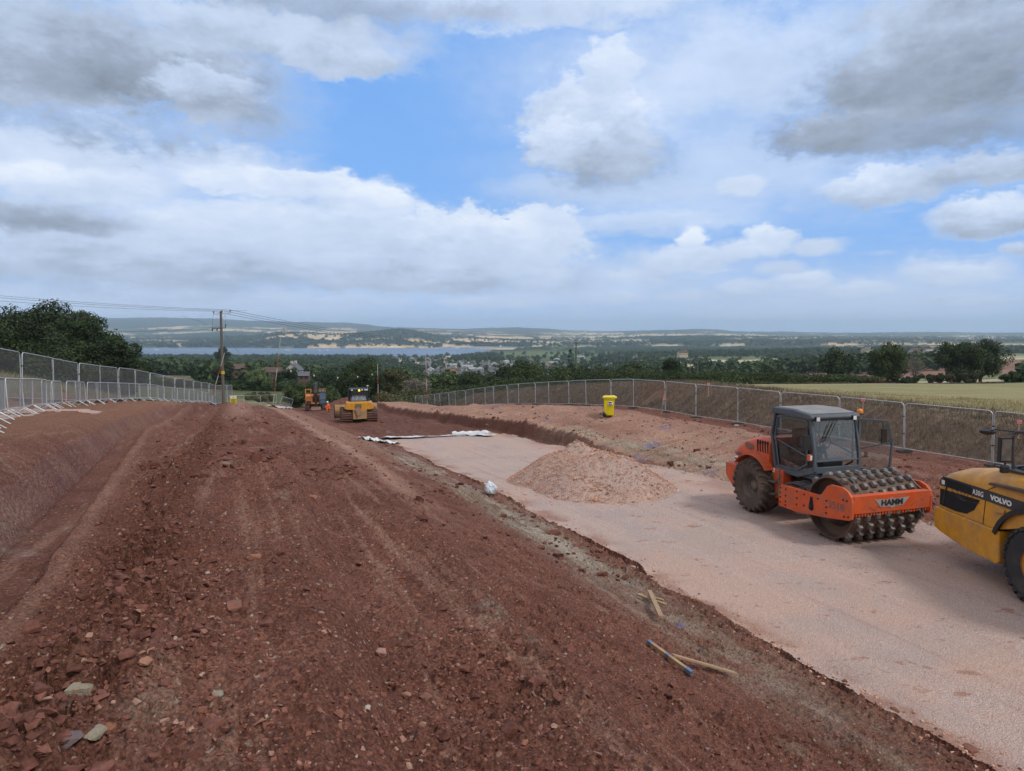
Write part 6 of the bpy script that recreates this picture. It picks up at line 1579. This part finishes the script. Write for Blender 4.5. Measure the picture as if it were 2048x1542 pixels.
cloth('geotextile_scrap', [(756, 885), (775, 886), (795, 889)], .5, 'narrow white geotextile scrap left of the sheet, lower piece', 'geotextile scrap', GEO, 6, .10)
cloth('plastic_sheet', [(548, 815), (562, 816), (576, 816)], 1.6, 'pale plastic sheet lying on the far crest of the mound', 'plastic sheet', mat('dusty_sheet', (.50, .42, .40), .6), 8, .15)
def bag():
    p = hit(982, 987); bm = bmesh.new(); bmesh.ops.create_icosphere(bm, subdivisions=4, radius=1)
    for v in bm.verts:
        c = v.co.copy(); k = 1 + .35 * float(fbm(c.x * 2.2 + c.z, c.y * 2.2, 4, 7)) + .12 * abs(float(fbm(c.x * 6, c.y * 6 + c.z * 5, 3, 8))); v.co = Vector((c.x * .22 * k, c.y * .20 * k, max(-.02, (c.z + .75) * .20 * k)))
        if c.z > .5: v.co.x -= .05 * (c.z - .5) * 2; v.co.z += .05 * (c.z - .5)
    me = bpy.data.meshes.new('sandbag'); bm.to_mesh(me); bm.free(); me.materials.append(mat('white_plastic_bag', (.66, .72, .80), .45, dirt=(.20, .25, .40), dirt_amt=.35, dirt_scale=9))
    o = bpy.data.objects.new('plastic_bag', me); COL.objects.link(o); o.location = p; o.rotation_euler = (0, 0, .6); tag(o, 'crumpled white plastic bag on the spilt stones left of the heap', 'plastic bag')
bag()

# ------------------------------------------------------------------ bulldozer seen from behind
def track(parent, cy, wid, L, H_, m_, name='track', shoe=.20, r=None):
    """rounded loop with grouser bars; x along"""
    r = H_ / 2; pts = []
    for k in range(9): a = R(90 - k * 22.5); pts.append((L / 2 - r + r * math.cos(a), r + r * math.sin(a)))
    for k in range(9): a = R(270 - k * 22.5); pts.append((-L / 2 + r + r * math.cos(a), r + r * math.sin(a)))
    m = MB(); m.prism(pts, cy - wid / 2, cy + wid / 2, 1)
    loop = pts + [pts[0]]; cum = [0]
    for a, b in zip(loop[:-1], loop[1:]): cum.append(cum[-1] + math.hypot(b[0] - a[0], b[1] - a[1]))
    q = 0
    while q < cum[-1]:
        x = float(np.interp(q, cum, [p[0] for p in loop])); z = float(np.interp(q, cum, [p[1] for p in loop])); x2 = float(np.interp((q + .02) % cum[-1], cum, [p[0] for p in loop])); z2 = float(np.interp((q + .02) % cum[-1], cum, [p[1] for p in loop]))
        tg = Vector((x2 - x, 0, z2 - z)).normalized(); nr = Vector((-tg.z, 0, tg.x)); nr = nr if nr.dot(Vector((x, 0, z - r))) > 0 or abs(z - r) > r * .5 and nr.z * (z - r) > 0 else -nr
        c = Vector((x, cy, z)) + nr * .035; m.bar(c - Vector((0, wid / 2 + .01, 0)), c + Vector((0, wid / 2 + .01, 0)), .05, .085, mi=1, up=nr); q += shoe
    return m.build(name, [mat('track_mud', (.10, .05, .038), .85, dirt=(.05, .03, .03), dirt_amt=.5), mat('track_grouser', (.19, .11, .09), .7, metal=.2, dirt=(.12, .05, .035), dirt_amt=.8)], parent)
def bulldozer():
    p = at(717, 848, 64); p.z = h0(p.x, p.y) + .0; root = thing('bulldozer', 'yellow tracked bulldozer seen from behind with its beacon lit', 'bulldozer', (p.x, p.y, p.z), R(90 + 13 + 4))
    for sd in (-1, 1): track(root, sd * 1.12, .92, 3.6, 1.22, None)
    b = MB(); b.prism([(-.62, 1.0), (-.62, 1.38), (-1.0, 1.62), (1.0, 1.62), (.62, 1.38), (.62, 1.0)], -1.75, -.9, 0) if False else None
    b.add([(-1.75, y, z) for y, z in [(-1.28, 1.38), (-1.12, 1.95), (1.12, 1.95), (1.28, 1.38), (.95, 1.30), (-.95, 1.30)]] + [(-.7, y, z) for y, z in [(-1.30, 1.38), (-1.14, 2.02), (1.14, 2.02), (1.30, 1.38), (.95, 1.25), (-.95, 1.25)]],
          [(0, 1, 2, 3, 4, 5), (6, 11, 10, 9, 8, 7)] + [(i, i + 6, (i + 1) % 6 + 6, (i + 1) % 6) for i in range(6)]); b.build('fuel_tank', YEL, root, bevel=.04)
    h = MB(); h.prism([(.5, 1.1), (.5, 2.0), (2.1, 1.85), (2.2, 1.0)], -.5, .5, 1); h.build('engine_hood', YEL, root, bevel=.04)
    fe = MB(); fe.bb((-.9, -1.25, 1.25), (.6, 1.25, 1.33)); fe.build('fender', YEL, root)
    bl = MB(); bl.bb((-1.9, -.62, .45), (-1.3, .62, 1.32)); bl.prism([(-.45, .5), (-.35, 1.2), (.1, 1.28), (.3, .9), (.25, .45)], -1.98, -1.86, 0); bl.build('rear_plate', mat('dusty_yellow_steel', (.40, .25, .12), .8, dirt=(.30, .16, .10), dirt_amt=.7), root, bevel=.03)
    ud = MB(); ud.bb((-1.7, -.64, .12), (1.5, .64, .5)); ud.build('belly', HOLE, root)
    gr = MB(); gr.bb((-1.785, -.15, 1.46), (-1.752, .42, 1.82)); gr.build('rear_grille', mat('dull_green_grey', (.14, .13, .08), .7), root)
    pl = MB(); pl.box((-2.02, .14, 1.18), (.05, .42, .70), Matrix.Rotation(R(-20), 3, 'X')); pl.build('hanging_plate', mat('dull_board', (.33, .21, .13), .8), root)
    c = MB()
    for y in (-.80, .80):
        for x in (-1.0, .55): c.bar((x, y, 1.95), (x * .92, y * .93, 3.02), .12)
    c.bb((-1.1, -.80, 2.98), (.7, .80, 3.12)); c.bb((-1.0, -.8, 1.9), (.55, .8, 2.06)); c.bar((-1.0, -.7, 2.74), (-1.0, .7, 2.74), .3, .30); c.build('cab', BLK, root, bevel=.02)
    g = MB(); g.add([(-1.045, -.66, 2.06), (-1.045, .66, 2.06), (-1.0, .60, 2.72), (-1.0, -.60, 2.72)], [(0, 1, 2, 3)]); g.build('rear_window', mat('grey_blue_pane', (.20, .26, .33), .2), root)
    w_ = MB(); w_.tube([(-1.07, .25, 2.1), (-1.06, .1, 2.4), (-1.05, .30, 2.6)], .02, 5); w_.tube([(-1.07, -.45, 2.1), (-1.06, -.2, 2.35), (-1.05, -.35, 2.6)], .02, 5); w_.build('wiper', LAMP, root)
    for y, e in ((-.55, 0), (-.28, 1), (.62, 0), (-.72, 0)):
        l = MB(); l.box((-1.14, y, 3.06), (.10, .18, .15)); lo = l.build('work_light', BLK, root); q = MB(); q.box((-1.195, y, 3.06), (.012, .15, .12)); q.build('lens', LAMP if not e else LAMP, lo)
    bc = MB(); bc.lathe([(.09, 0), (.09, .12), (.05, .17), (.001, .18)], (-1.15, -.02, 2.93), 'z', 12); bc.build('beacon', mat('lit_amber', (.9, .6, .05), .4, emit=((1, .62, .05), 1.4)), root)
    gp = MB(); gp.tube([(-.3, -.85, 3.1), (-.3, -.85, 3.35)], .02, 6); gp.lathe([(.001, 0), (.12, 0), (.12, .05), (.001, .08)], (-.3, -.85, 3.33), 'z', 12); gp.build('receiver', LAMP, root)
    ex = MB(); ex.tube([(1.2, .35, 1.9), (1.2, .35, 3.2)], .06, 8); ex.build('exhaust', BLK, root)
    hr = MB()
    for y in (-.95, .95): hr.tube([(-1.0, y, 2.0), (-1.0, y, 2.95), (-.6, y, 2.95)], .025, 6)
    hr.build('handrail', BLK, root)
    bd = MB(); n = 8; V = []
    for y in (-2.0, 2.0):
        for k in range(n): a = -1 + 2 * k / (n - 1); V.append((2.75 - .22 * (1 - a * a), y, .72 + a * .65))
    for y in (-2.0, 2.0):
        for k in range(n): a = -1 + 2 * k / (n - 1); V.append((2.67 - .22 * (1 - a * a), y, .72 + a * .65))
    F = [(k, k + 1, n + k + 1, n + k) for k in range(n - 1)] + [(2 * n + k, 3 * n + k, 3 * n + k + 1, 2 * n + k + 1) for k in range(n - 1)]
    F += [(k, 2 * n + k, 2 * n + k + 1, k + 1) for k in range(n - 1)] + [(n + k, n + k + 1, 3 * n + k + 1, 3 * n + k) for k in range(n - 1)] + [(0, n, 3 * n, 2 * n), (n - 1, 2 * n + n - 1, 3 * n + n - 1, 2 * n - 1)]
    bd.add(V, F, 0); bd.build('blade', [mat('blade_yellow', (.42, .27, .12), .8, dirt=(.30, .13, .09), dirt_amt=.7)], root)
    ed = MB(); ed.prism([(2.35, .1), (2.75, .05), (2.8, 1.4), (2.5, 1.35)], 2.0, 2.06, 1); ed.build('blade_end', BLK, root)
    ar = MB()
    for y in (-.55, .55): ar.bar((.8, y, .6), (2.5, y * 1.3, .6), .22, .28)
    ar.build('push_arms', YEL, root)
bulldozer()

# ------------------------------------------------------------------ excavator facing the camera
def excavator():
    d = 97; p = at(632, 824, d); g = h0(p.x, p.y); p.z = g; k = 1
    root = thing('excavator', 'orange excavator facing the camera with its dark boom raised over the cab', 'excavator', (p.x, p.y, g), R(-74))
    for sd in (-1, 1): track(root, sd * 1.15, .55, 3.6, .85, None)
    uc = MB(); uc.bb((-.9, -.9, .35), (.9, .9, .8)); uc.tube([(0, 0, .8), (0, 0, 1.0)], .65, 18); uc.build('undercarriage', DGR, root)
    OR2 = mat('excavator_orange', (.68, .22, .03), .5, dirt=(.3, .15, .08), dirt_amt=.4)
    b = MB(); b.prism([(1.5, 1.0), (1.5, 1.5), (1.2, 2.1), (-1.6, 2.15), (-1.9, 1.7), (-1.9, 1.0)], -1.38, -.45, 1); b.prism([(-.3, 1.0), (-.3, 2.1), (-1.7, 2.15), (-1.9, 1.7), (-1.9, 1.0)], -.45, 1.38, 1); b.bb((.2, -.45, 1.0), (1.4, .45, 1.2)); b.build('body', OR2, root, bevel=.04)
    # cab on machine left = picture right
    c = MB()
    cb = [(1.45, 1.02), (1.50, 1.6), (1.30, 2.62), (-.1, 2.66), (-.1, 1.02)]
    for y in (.50, 1.36):
        for i in range(5): a, q = cb[i], cb[(i + 1) % 5]; c.bar((a[0], y, a[1]), (q[0], y, q[1]), .07, .09)
    c.bar((1.30, .5, 2.62), (1.30, 1.36, 2.62), .09); c.bar((1.5, .5, 1.6), (1.5, 1.36, 1.6), .07); c.bb((-.1, .5, 2.62), (1.32, 1.36, 2.72)); c.bb((1.42, .5, 1.02), (1.47, 1.36, 1.15)); c.build('cab', DGR, root, bevel=.01)
    g_ = MB(); g_.add([(1.47, .52, 1.1), (1.47, 1.34, 1.1), (1.5, 1.34, 1.6), (1.5, .52, 1.6), (1.31, 1.34, 2.6), (1.31, .52, 2.6)], [(0, 1, 2, 3), (3, 2, 4, 5)]); g_.build('windscreen', mat('cab_blue_pane', (.12, .17, .25), .12), root)
    gd = MB()
    for z in (1.75, 1.95, 2.15, 2.35, 2.5): gd.bar((1.52 - (z - 1.6) * .19, .54, z), (1.52 - (z - 1.6) * .19, 1.32, z), .02)
    gd.build('cab_guard', DGR, root)
    pn = MB(); pn.bb((1.505, -1.25, 1.05), (1.52, -.6, 1.45)); pn.build('tool_door', DGR, root)
    hr = MB()
    for y in (-1.35, -.62): hr.tube([(1.2, y, 1.6), (1.2, y, 3.05), (.2, y, 3.05), (.2, y, 2.1)], .045, 6)
    hr.tube([(1.2, -1.35, 3.05), (1.2, -.62, 3.05)], .045, 6); hr.tube([(1.2, -1.35, 2.5), (1.2, -.62, 2.5)], .03, 6); hr.build('guard_rail', OR2, root)
    h2 = MB(); h2.tube([(1.1, .42, 2.75), (1.1, .42, 3.05), (1.1, 1.3, 3.05), (1.1, 1.3, 2.75)], .045, 6); h2.build('roof_rail', OR2, root)
    for y in (.62, 1.0): l = MB(); l.box((1.2, y, 2.88), (.1, .16, .16)); lo = l.build('work_light', BLK, root); q = MB(); q.box((1.255, y, 2.88), (.012, .13, .13)); q.build('lens', LAMP, lo)
    BM = mat('black_boom', (.035, .03, .03), .5, dirt=(.10, .06, .05), dirt_amt=.5)
    bo = MB(); pr = [(.2, 1.3), (.6, 1.2), (1.7, 2.5), (2.9, 3.45), (4.6, 2.5), (4.75, 2.75), (3.1, 4.05), (2.6, 4.05), (1.2, 2.9)]; bo.prism(pr, -.24, .24, 1); bo.build('boom', BM, root, bevel=.02)
    st_ = MB(); st_.prism([(4.2, 3.4), (4.9, 2.9), (4.55, .9), (4.3, .9), (4.1, 2.6)], -.17, .17, 1); st_.build('dipper_arm', BM, root, bevel=.02)
    for y in (-.33, .33): cy = MB(); cy.tube([(1.0, y, 1.25), (1.9, y, 2.1)], .09, 10); cy.tube([(1.9, y, 2.1), (2.5, y, 3.3)], .05, 8); cy.build('boom_ram', DGR, root)
    c3 = MB(); c3.tube([(2.7, 0, 4.15), (3.7, 0, 3.9)], .08, 8); c3.tube([(3.7, 0, 3.9), (4.3, 0, 3.4)], .045, 8); c3.build('dipper_ram', DGR, root)
    bk = MB(); bk.prism([(4.3, .95), (4.65, .95), (4.95, .55), (4.8, .1), (4.3, -.05), (3.9, .1), (4.1, .5)], -.62, .62, 1); bk.build('bucket', mat('bucket_steel', (.20, .13, .11), .6, metal=.3, dirt=(.25, .1, .07), dirt_amt=.6), root, bevel=.02)
excavator()

# ------------------------------------------------------------------ the worker in orange
def worker():
    p = at(659, 824, 84); g = p.z
    HV = mat('orange_hi_vis', (.95, .16, .03), .7); SK = mat('skin', (.50, .30, .22), .6)
    root = thing('person', 'person in orange overalls and white helmet crouching between excavator and bulldozer', 'person', (p.x, p.y, g), R(200))
    # crouching figure: x forward
    V = [(0, 0, .42), (.03, 0, .60), (.10, 0, .80), (.15, 0, .93), (.18, 0, 1.00), (.20, 0, 1.07), (.22, 0, 1.17), (.23, 0, 1.24),
         (.02, .11, .40), (.40, .16, .50), (.22, .17, .14), (.36, .18, .05), (.02, -.11, .40), (.30, -.20, .36), (.02, -.20, .08), (.16, -.2, .04),
         (.14, .19, .90), (.28, .26, .68), (.48, .18, .62), (.14, -.19, .90), (.30, -.27, .70), (.50, -.16, .64)]
    E = [(0, 1), (1, 2), (2, 3), (3, 4), (4, 5), (5, 6), (6, 7), (0, 8), (8, 9), (9, 10), (10, 11), (0, 12), (12, 13), (13, 14), (14, 15), (2, 16), (16, 17), (17, 18), (2, 19), (19, 20), (20, 21)]
    Rr = [.14, .135, .16, .10, .055, .085, .10, .06, .11, .085, .06, .05, .11, .085, .06, .05, .075, .055, .042, .075, .055, .042]
    def mk(name, V, E, Rr, m_, par):
        me = bpy.data.meshes.new(name); me.from_pydata(V, E, []); me.materials.append(m_); o = bpy.data.objects.new(name, me); COL.objects.link(o)
        o.modifiers.new('skin', 'SKIN')
        lay = me.skin_vertices[0] if len(me.skin_vertices) else None
        if lay is None:
            bm = bmesh.new(); bm.from_mesh(me); bm.verts.layers.skin.verify(); bm.to_mesh(me); bm.free(); lay = me.skin_vertices[0]
        for i, r in enumerate(Rr): lay.data[i].radius = (r, r)
        lay.data[0].use_root = True
        s_ = o.modifiers.new('smooth', 'SUBSURF'); s_.levels = 2; s_.render_levels = 2
        dg = bpy.context.evaluated_depsgraph_get(); dg.update(); m2 = bpy.data.meshes.new_from_object(o.evaluated_get(dg))
        o.modifiers.clear(); o.data = m2; o.parent = par; o.name = name
        for f in m2.polygons: f.use_smooth = True
        return o
    body = mk('body', V, E, Rr, SK, root)
    # overalls a little larger than the body, sleeves to the wrist, legs to the ankle
    mk('overalls', V[:4] + V[8:11] + V[12:15] + V[16:22], [(0, 1), (1, 2), (2, 3), (0, 4), (4, 5), (5, 6), (0, 7), (7, 8), (8, 9), (2, 10), (10, 11), (11, 12), (2, 13), (13, 14), (14, 15)],
       [.165, .155, .18, .12, .13, .105, .075, .13, .105, .075, .095, .072, .055, .095, .072, .055], HV, root)
    for sd in (-1, 1):
        hx, hy, hz_ = (.50, .175 * sd, .62)
        for k in range(4): fm = MB(); fm.tube([(hx, hy + (k - 1.5) * .02, hz_), (hx + .05, hy + (k - 1.5) * .022, hz_ - .01), (hx + .08 - abs(k - 1.3) * .008, hy + (k - 1.5) * .022, hz_ - .04)], .009, 6); fm.build('finger', SK, body)
        fm = MB(); fm.tube([(hx - .01, hy - .04 * sd, hz_), (hx + .03, hy - .06 * sd, hz_ - .02)], .011, 6); fm.build('thumb', SK, body)
    hm = MB(); hm.lathe([(.135, 0), (.13, .05), (.105, .10), (.06, .135), (.001, .145)], (.22, 0, 1.20), 'z', 16); hm.lathe([(.001, -.002), (.165, 0), (.135, .02)], (.235, 0, 1.20), 'z', 16); hm.build('helmet', WHITE, root)
    fc = MB(); fc.lathe([(.001, -.02), (.014, 0), (.001, .03)], (.315, 0, 1.12), 'z', 8); fc.build('nose', SK, body)
    for sd in (-1, 1): e_ = MB(); e_.lathe([(.001, -.01), (.011, 0), (.001, .01)], (.308, .035 * sd, 1.145), 'z', 8); e_.build('eye', BLK, body)
    mo = MB(); mo.bb((.300, -.025, 1.068), (.312, .025, 1.078)); mo.build('mouth', mat('lips', (.35, .14, .12)), body)
    for sd in (-1, 1):
        bt = MB(); bt.tube([(V[10 if sd > 0 else 14][0], .175 * sd if sd > 0 else -.20, .10), ((V[10 if sd > 0 else 14][0]) + .10, .18 * sd, .05), ((V[10 if sd > 0 else 14][0]) + .24, .18 * sd, .045)], [.06, .055, .045], 10); bt.build('boot', BLK, root)
    rb = MB(); rb.tube([(.09, -.0, .70), (.10, 0, .73)], .187, 16); rb.build('reflective_band', LAMP, root)
worker()
# ------------------------------------------------------------------ buildings of the valley
WALLS = [mat('white_render', (.55, .53, .49), .8), mat('cream_render', (.42, .37, .30), .8), mat('red_brick', (.14, .08, .062), .9), mat('grey_render', (.38, .37, .36), .8)]
ROOFS = [mat('slate_roof', (.12, .125, .14), .7), mat('brown_tiles', (.11, .075, .06), .85), mat('red_tiles', (.24, .11, .075), .85), mat('pale_roof', (.34, .35, .36), .6)]
PANE = mat('dark_pane', (.04, .05, .06), .2)
def house_meshes(w_, d_, h, rh, wm, rm, chim):
    wl = MB(); wl.bb((-w_ / 2, -d_ / 2, -2), (w_ / 2, d_ / 2, h)); wl.prism([(-d_ / 2, h), (d_ / 2, h), (0, h + rh)], -w_ / 2, w_ / 2, 0)
    rf = MB()
    for sd in (-1, 1):
        n = Vector((0, sd * rh, d_ / 2)).normalized() * .12
        a = [(-w_ / 2 - .3, sd * (d_ / 2 + .35), h - .35 * rh / (d_ / 2)), (w_ / 2 + .3, sd * (d_ / 2 + .35), h - .35 * rh / (d_ / 2)), (w_ / 2 + .3, 0, h + rh), (-w_ / 2 - .3, 0, h + rh)]
        vs = [Vector(p) + n * .1 for p in a] + [Vector(p) + n * 1.6 for p in a]; rf.add(vs, [(0, 1, 2, 3), (7, 6, 5, 4), (0, 4, 5, 1), (1, 5, 6, 2), (2, 6, 7, 3), (3, 7, 4, 0)])
    ch = MB()
    if chim: ch.bb((w_ * .28, -.5, h + rh * .3), (w_ * .28 + .9, .5, h + rh + 1.1))
    wi = MB()
    for sd in (-1, 1):
        for z in (1.2, 3.7):
            if z + 1.2 > h: continue
            for k in range(3): x = -w_ * .33 + k * w_ * .33; wi.bb((x - .55, sd * (d_ / 2 + .02) - .02, z), (x + .55, sd * (d_ / 2 + .02) + .02, z + 1.2))
    return wl, rf, ch, wi
def make_house(x, y, z, rz, label, w_=9, d_=7, h=5.2, rh=2.6, wm=0, rm=0, chim=True, group=None, name='house', cat='house'):
    wl, rf, ch, wi = house_meshes(w_, d_, h, rh, wm, rm, chim)
    root = thing(name, label, cat, (x, y, z), rz, group)
    wl.build('walls', WALLS[wm], root); r = rf.build('roof', ROOFS[rm], root)
    if chim: ch.build('chimney', WALLS[wm if wm != 3 else 2], r)
    wi.build('windows', PANE, root); return root
def village():
    rg = random.Random(12); protos = []
    for k, (w_, d_, h, rh, wm, rm, c) in enumerate([(9, 7, 5.2, 2.6, 0, 0, 1), (11, 7.5, 5.2, 2.8, 1, 1, 1), (8, 7, 5.0, 2.5, 2, 2, 1), (14, 7, 5.0, 2.5, 3, 0, 0), (10, 8, 3.0, 3.0, 0, 1, 0), (12, 7, 5.2, 2.6, 2, 0, 1), (18, 9, 5.4, 2.4, 0, 3, 0)]):
        o = make_house(0, 0, -500, 0, 'x', w_, d_, h, rh, wm, rm, c); learn(o); protos.append(o)
    n = 0; placed = []
    tries = 0
    while n < 125 and tries < 4000:
        tries += 1
        px = rg.uniform(848, 1112); y = rg.uniform(620, 1480)
        if n > 72: px = rg.choice([rg.gauss(1080, 60), rg.gauss(900, 60), rg.uniform(1150, 1290)]); y = rg.uniform(700, 1900)
        x = (px - 1024) / FPX * y; z = h0(x, y)
        if any(abs(x - a) < 12 and abs(y - b) < 34 for a, b in placed): continue
        placed.append((x, y)); o = dup_tree(protos[rg.choice([0, 0, 0, 1, 2, 3, 4, 5, 6])], (x, y, z), rg.choice([0, .3, -.4, 1.57, 1.2]) + rg.uniform(-.1, .1), 'small village house among the trees between site and estuary'); o['group'] = 'houses of the village'; o.name = 'house'; n += 1
    for pr in protos: kill(pr)
    # named houses
    def at_house(px, py, y, **k):
        p = at(px, py, y); g = h0(p.x, y); return make_house(p.x, y, max(g, p.z - k.get('h', 5) * .9), **k)
    o = at_house(588, 741, 300, rz=.35 + 1.2, label='white gabled house with two tall white chimneys above the dark tree', w_=6.5, d_=6, h=3.8, rh=2.8, wm=0, rm=0, chim=False)
    for x in (-2.5, 2.3): c = MB(); c.bb((x - .4, -.5, 4.0), (x + .4, .5, 7.6)); c.build('chimney', WALLS[0], o)
    at_house(604, 752, 285, rz=.15, label='low brick outbuilding with dark roof right of the white gabled house', w_=6, d_=5, h=2.6, rh=1.4, wm=2, rm=0, chim=False)
    at_house(468, 738, 330, rz=.1, label='long red brick building behind the utility pole', w_=10, d_=8, h=2.6, rh=2.0, wm=2, rm=1, chim=False)
    at_house(548, 745, 310, rz=-.1, label='red brick building left of the white-chimneyed house', w_=8, d_=7, h=2.8, rh=2.0, wm=2, rm=1, chim=False)
    at_house(1872, 703, 560, rz=.1, label='long white building on the hill between the dark right-hand trees', w_=22, d_=9, h=5.5, rh=.8, wm=0, rm=3, chim=False, name='farm_building', cat='building')
    at_house(1845, 703, 590, rz=.1, label='low grey-brown building left of the long white one on the hill', w_=20, d_=9, h=4.5, rh=2.4, wm=3, rm=1, chim=False, name='farm_building', cat='building')
    at_house(1735, 700, 900, rz=.4, label='cream house half hidden by the trees left of the upright green tree', w_=14, d_=9, h=6, rh=2.8, wm=1, rm=0)
    at_house(1365, 706, 900, rz=.2, label='pale house among trees above the pale fields in mid right', w_=12, d_=8, h=4, rh=2.6, wm=1, rm=1)
    # tower on the hill across the water
    p = at(569, 671, 4680); g = h0(p.x, 4680); r = thing('tower', 'square stone tower on the wooded hill across the estuary', 'tower', (p.x, 4680, g))
    m = MB(); m.bb((-9, -9, -20), (9, 9, 42)); m.build('walls', mat('tower_stone', (.36, .28, .22), .9), r)
    for sx_ in (-9, 9):
        for sy_ in (-9, 9): t = MB(); t.lathe([(3.2, 0), (3.2, 47), (.001, 47)], (sx_, sy_, 0), 'z', 8); t.build('turret', mat('tower_stone', (.36, .28, .22)), r)
    # farms across the water, and the far town
    for i, (px, y) in enumerate([(640, 3600), (700, 3580), (955, 5200), (860, 5600), (1010, 5300), (690, 6400), (500, 5200)]):
        pass
    def town(name, label, cat, n, pr, yr, seed, col, hs=(5, 9)):
        rg = np.random.default_rng(seed); V = []; Q = []; px = rg.uniform(*pr, n); y = rg.uniform(*yr, n); keep = fbm(px / 60, y / 500, 3, seed) > rg.uniform(-.4, .5, n)
        px, y = px[keep], y[keep]; x = (px - 1024) / FPX * y; z = H0(x, y)
        for k in range(len(px)):
            w_ = rg.uniform(7, 22); d_ = 8; h = rg.uniform(*hs); o = len(V); rh = 3
            V += [(x[k] - w_ / 2, y[k] - d_ / 2, z[k] - 8), (x[k] + w_ / 2, y[k] - d_ / 2, z[k] - 8), (x[k] + w_ / 2, y[k] + d_ / 2, z[k] - 8), (x[k] - w_ / 2, y[k] + d_ / 2, z[k] - 8),
                  (x[k] - w_ / 2, y[k] - d_ / 2, z[k] + h), (x[k] + w_ / 2, y[k] - d_ / 2, z[k] + h), (x[k] + w_ / 2, y[k] + d_ / 2, z[k] + h), (x[k] - w_ / 2, y[k] + d_ / 2, z[k] + h)]
            Q += [(o, o + 1, o + 5, o + 4), (o + 1, o + 2, o + 6, o + 5), (o + 2, o + 3, o + 7, o + 6), (o + 3, o, o + 4, o + 7), (o + 4, o + 5, o + 6, o + 7)]
        me = np_mesh(name, V, Q, mats=[col]); o = bpy.data.objects.new(name, me); COL.objects.link(o); o['kind'] = 'stuff'; o['label'] = label; o['category'] = cat
    W2 = mat('far_white_walls', (.80, .77, .72), .8)  # plain white for the walls of the distant houses
    town('distant_town', 'pale specks of a distant town below the far right hills', 'town', 1500, (1140, 2060), (5200, 9500), 31, W2, (6, 14))
    town('distant_villages', 'scattered white houses across the estuary', 'village', 160, (480, 1150), (3560, 6400), 32, W2)
    # boats on the estuary
    rgb = random.Random(3)
    for i, (px, py, lab) in enumerate([(314, 700.5, 'broad pale boat moored on the estuary near the left oaks'), (575, 700, 'long white boat on the water below the stone tower'), (640, 702, 'small white sailing boat left one of two on the water'), (656, 702, 'small white sailing boat right one of two on the water')]):
        r_ = ray(px, py); k = -80 / r_.z; p = r_ * k; L = 26 if i < 2 else 9
        root = thing('boat', lab, 'boat', (p.x, p.y, -80)); m = MB(); m.prism([(-L / 2, 1.4), (-L / 2 + 1.5, -.4), (L / 2 - 2, -.4), (L / 2, 1.8)], -2, 2, 1); m.build('hull', WHITE, root)
        if i < 2: m = MB(); m.bb((-L * .25, -1.5, 1.4), (L * .2, 1.5, 3.6)); m.build('cabin', WHITE, root)
        else: m = MB(); m.prism([(0, 1.6), (0, 11), (-4, 2)], -.06, .06, 1); m.build('sail', WHITE, root); m = MB(); m.tube([(0.1, 0, 0), (0.1, 0, 12)], .12, 5); m.build('mast', WHITE, root)
village()
# ------------------------------------------------------------------ the air between here and the far hills
def build_haze():
    m = bpy.data.materials.new('haze_air'); m.use_nodes = True; n = NT(m.node_tree)
    n.n.clear(); o = n.node('ShaderNodeOutputMaterial'); v = n.node('ShaderNodeVolumePrincipled')
    v.inputs['Color'].default_value = (.60, .79, 1.0, 1); v.inputs['Density'].default_value = HAZE
    v.inputs['Anisotropy'].default_value = 0.0
    n.l.new(v.outputs[0], o.inputs['Volume'])
    me = bpy.data.meshes.new('haze'); bm = bmesh.new(); bmesh.ops.create_cube(bm, size=1)
    for q in bm.verts: q.co = (q.co.x * 33000, q.co.y * 33000, (q.co.z + .5) * (HTOP - HBOT) + HBOT)
    bm.to_mesh(me); bm.free(); me.materials.append(m)
    ob = bpy.data.objects.new('haze', me); COL.objects.link(ob); ob['kind'] = 'stuff'
    ob['label'] = 'pale blue haze lying over the far hills'; ob['category'] = 'haze'
HAZE = 8.5e-5; HTOP = 270.0; HBOT = -760.0
build_haze()
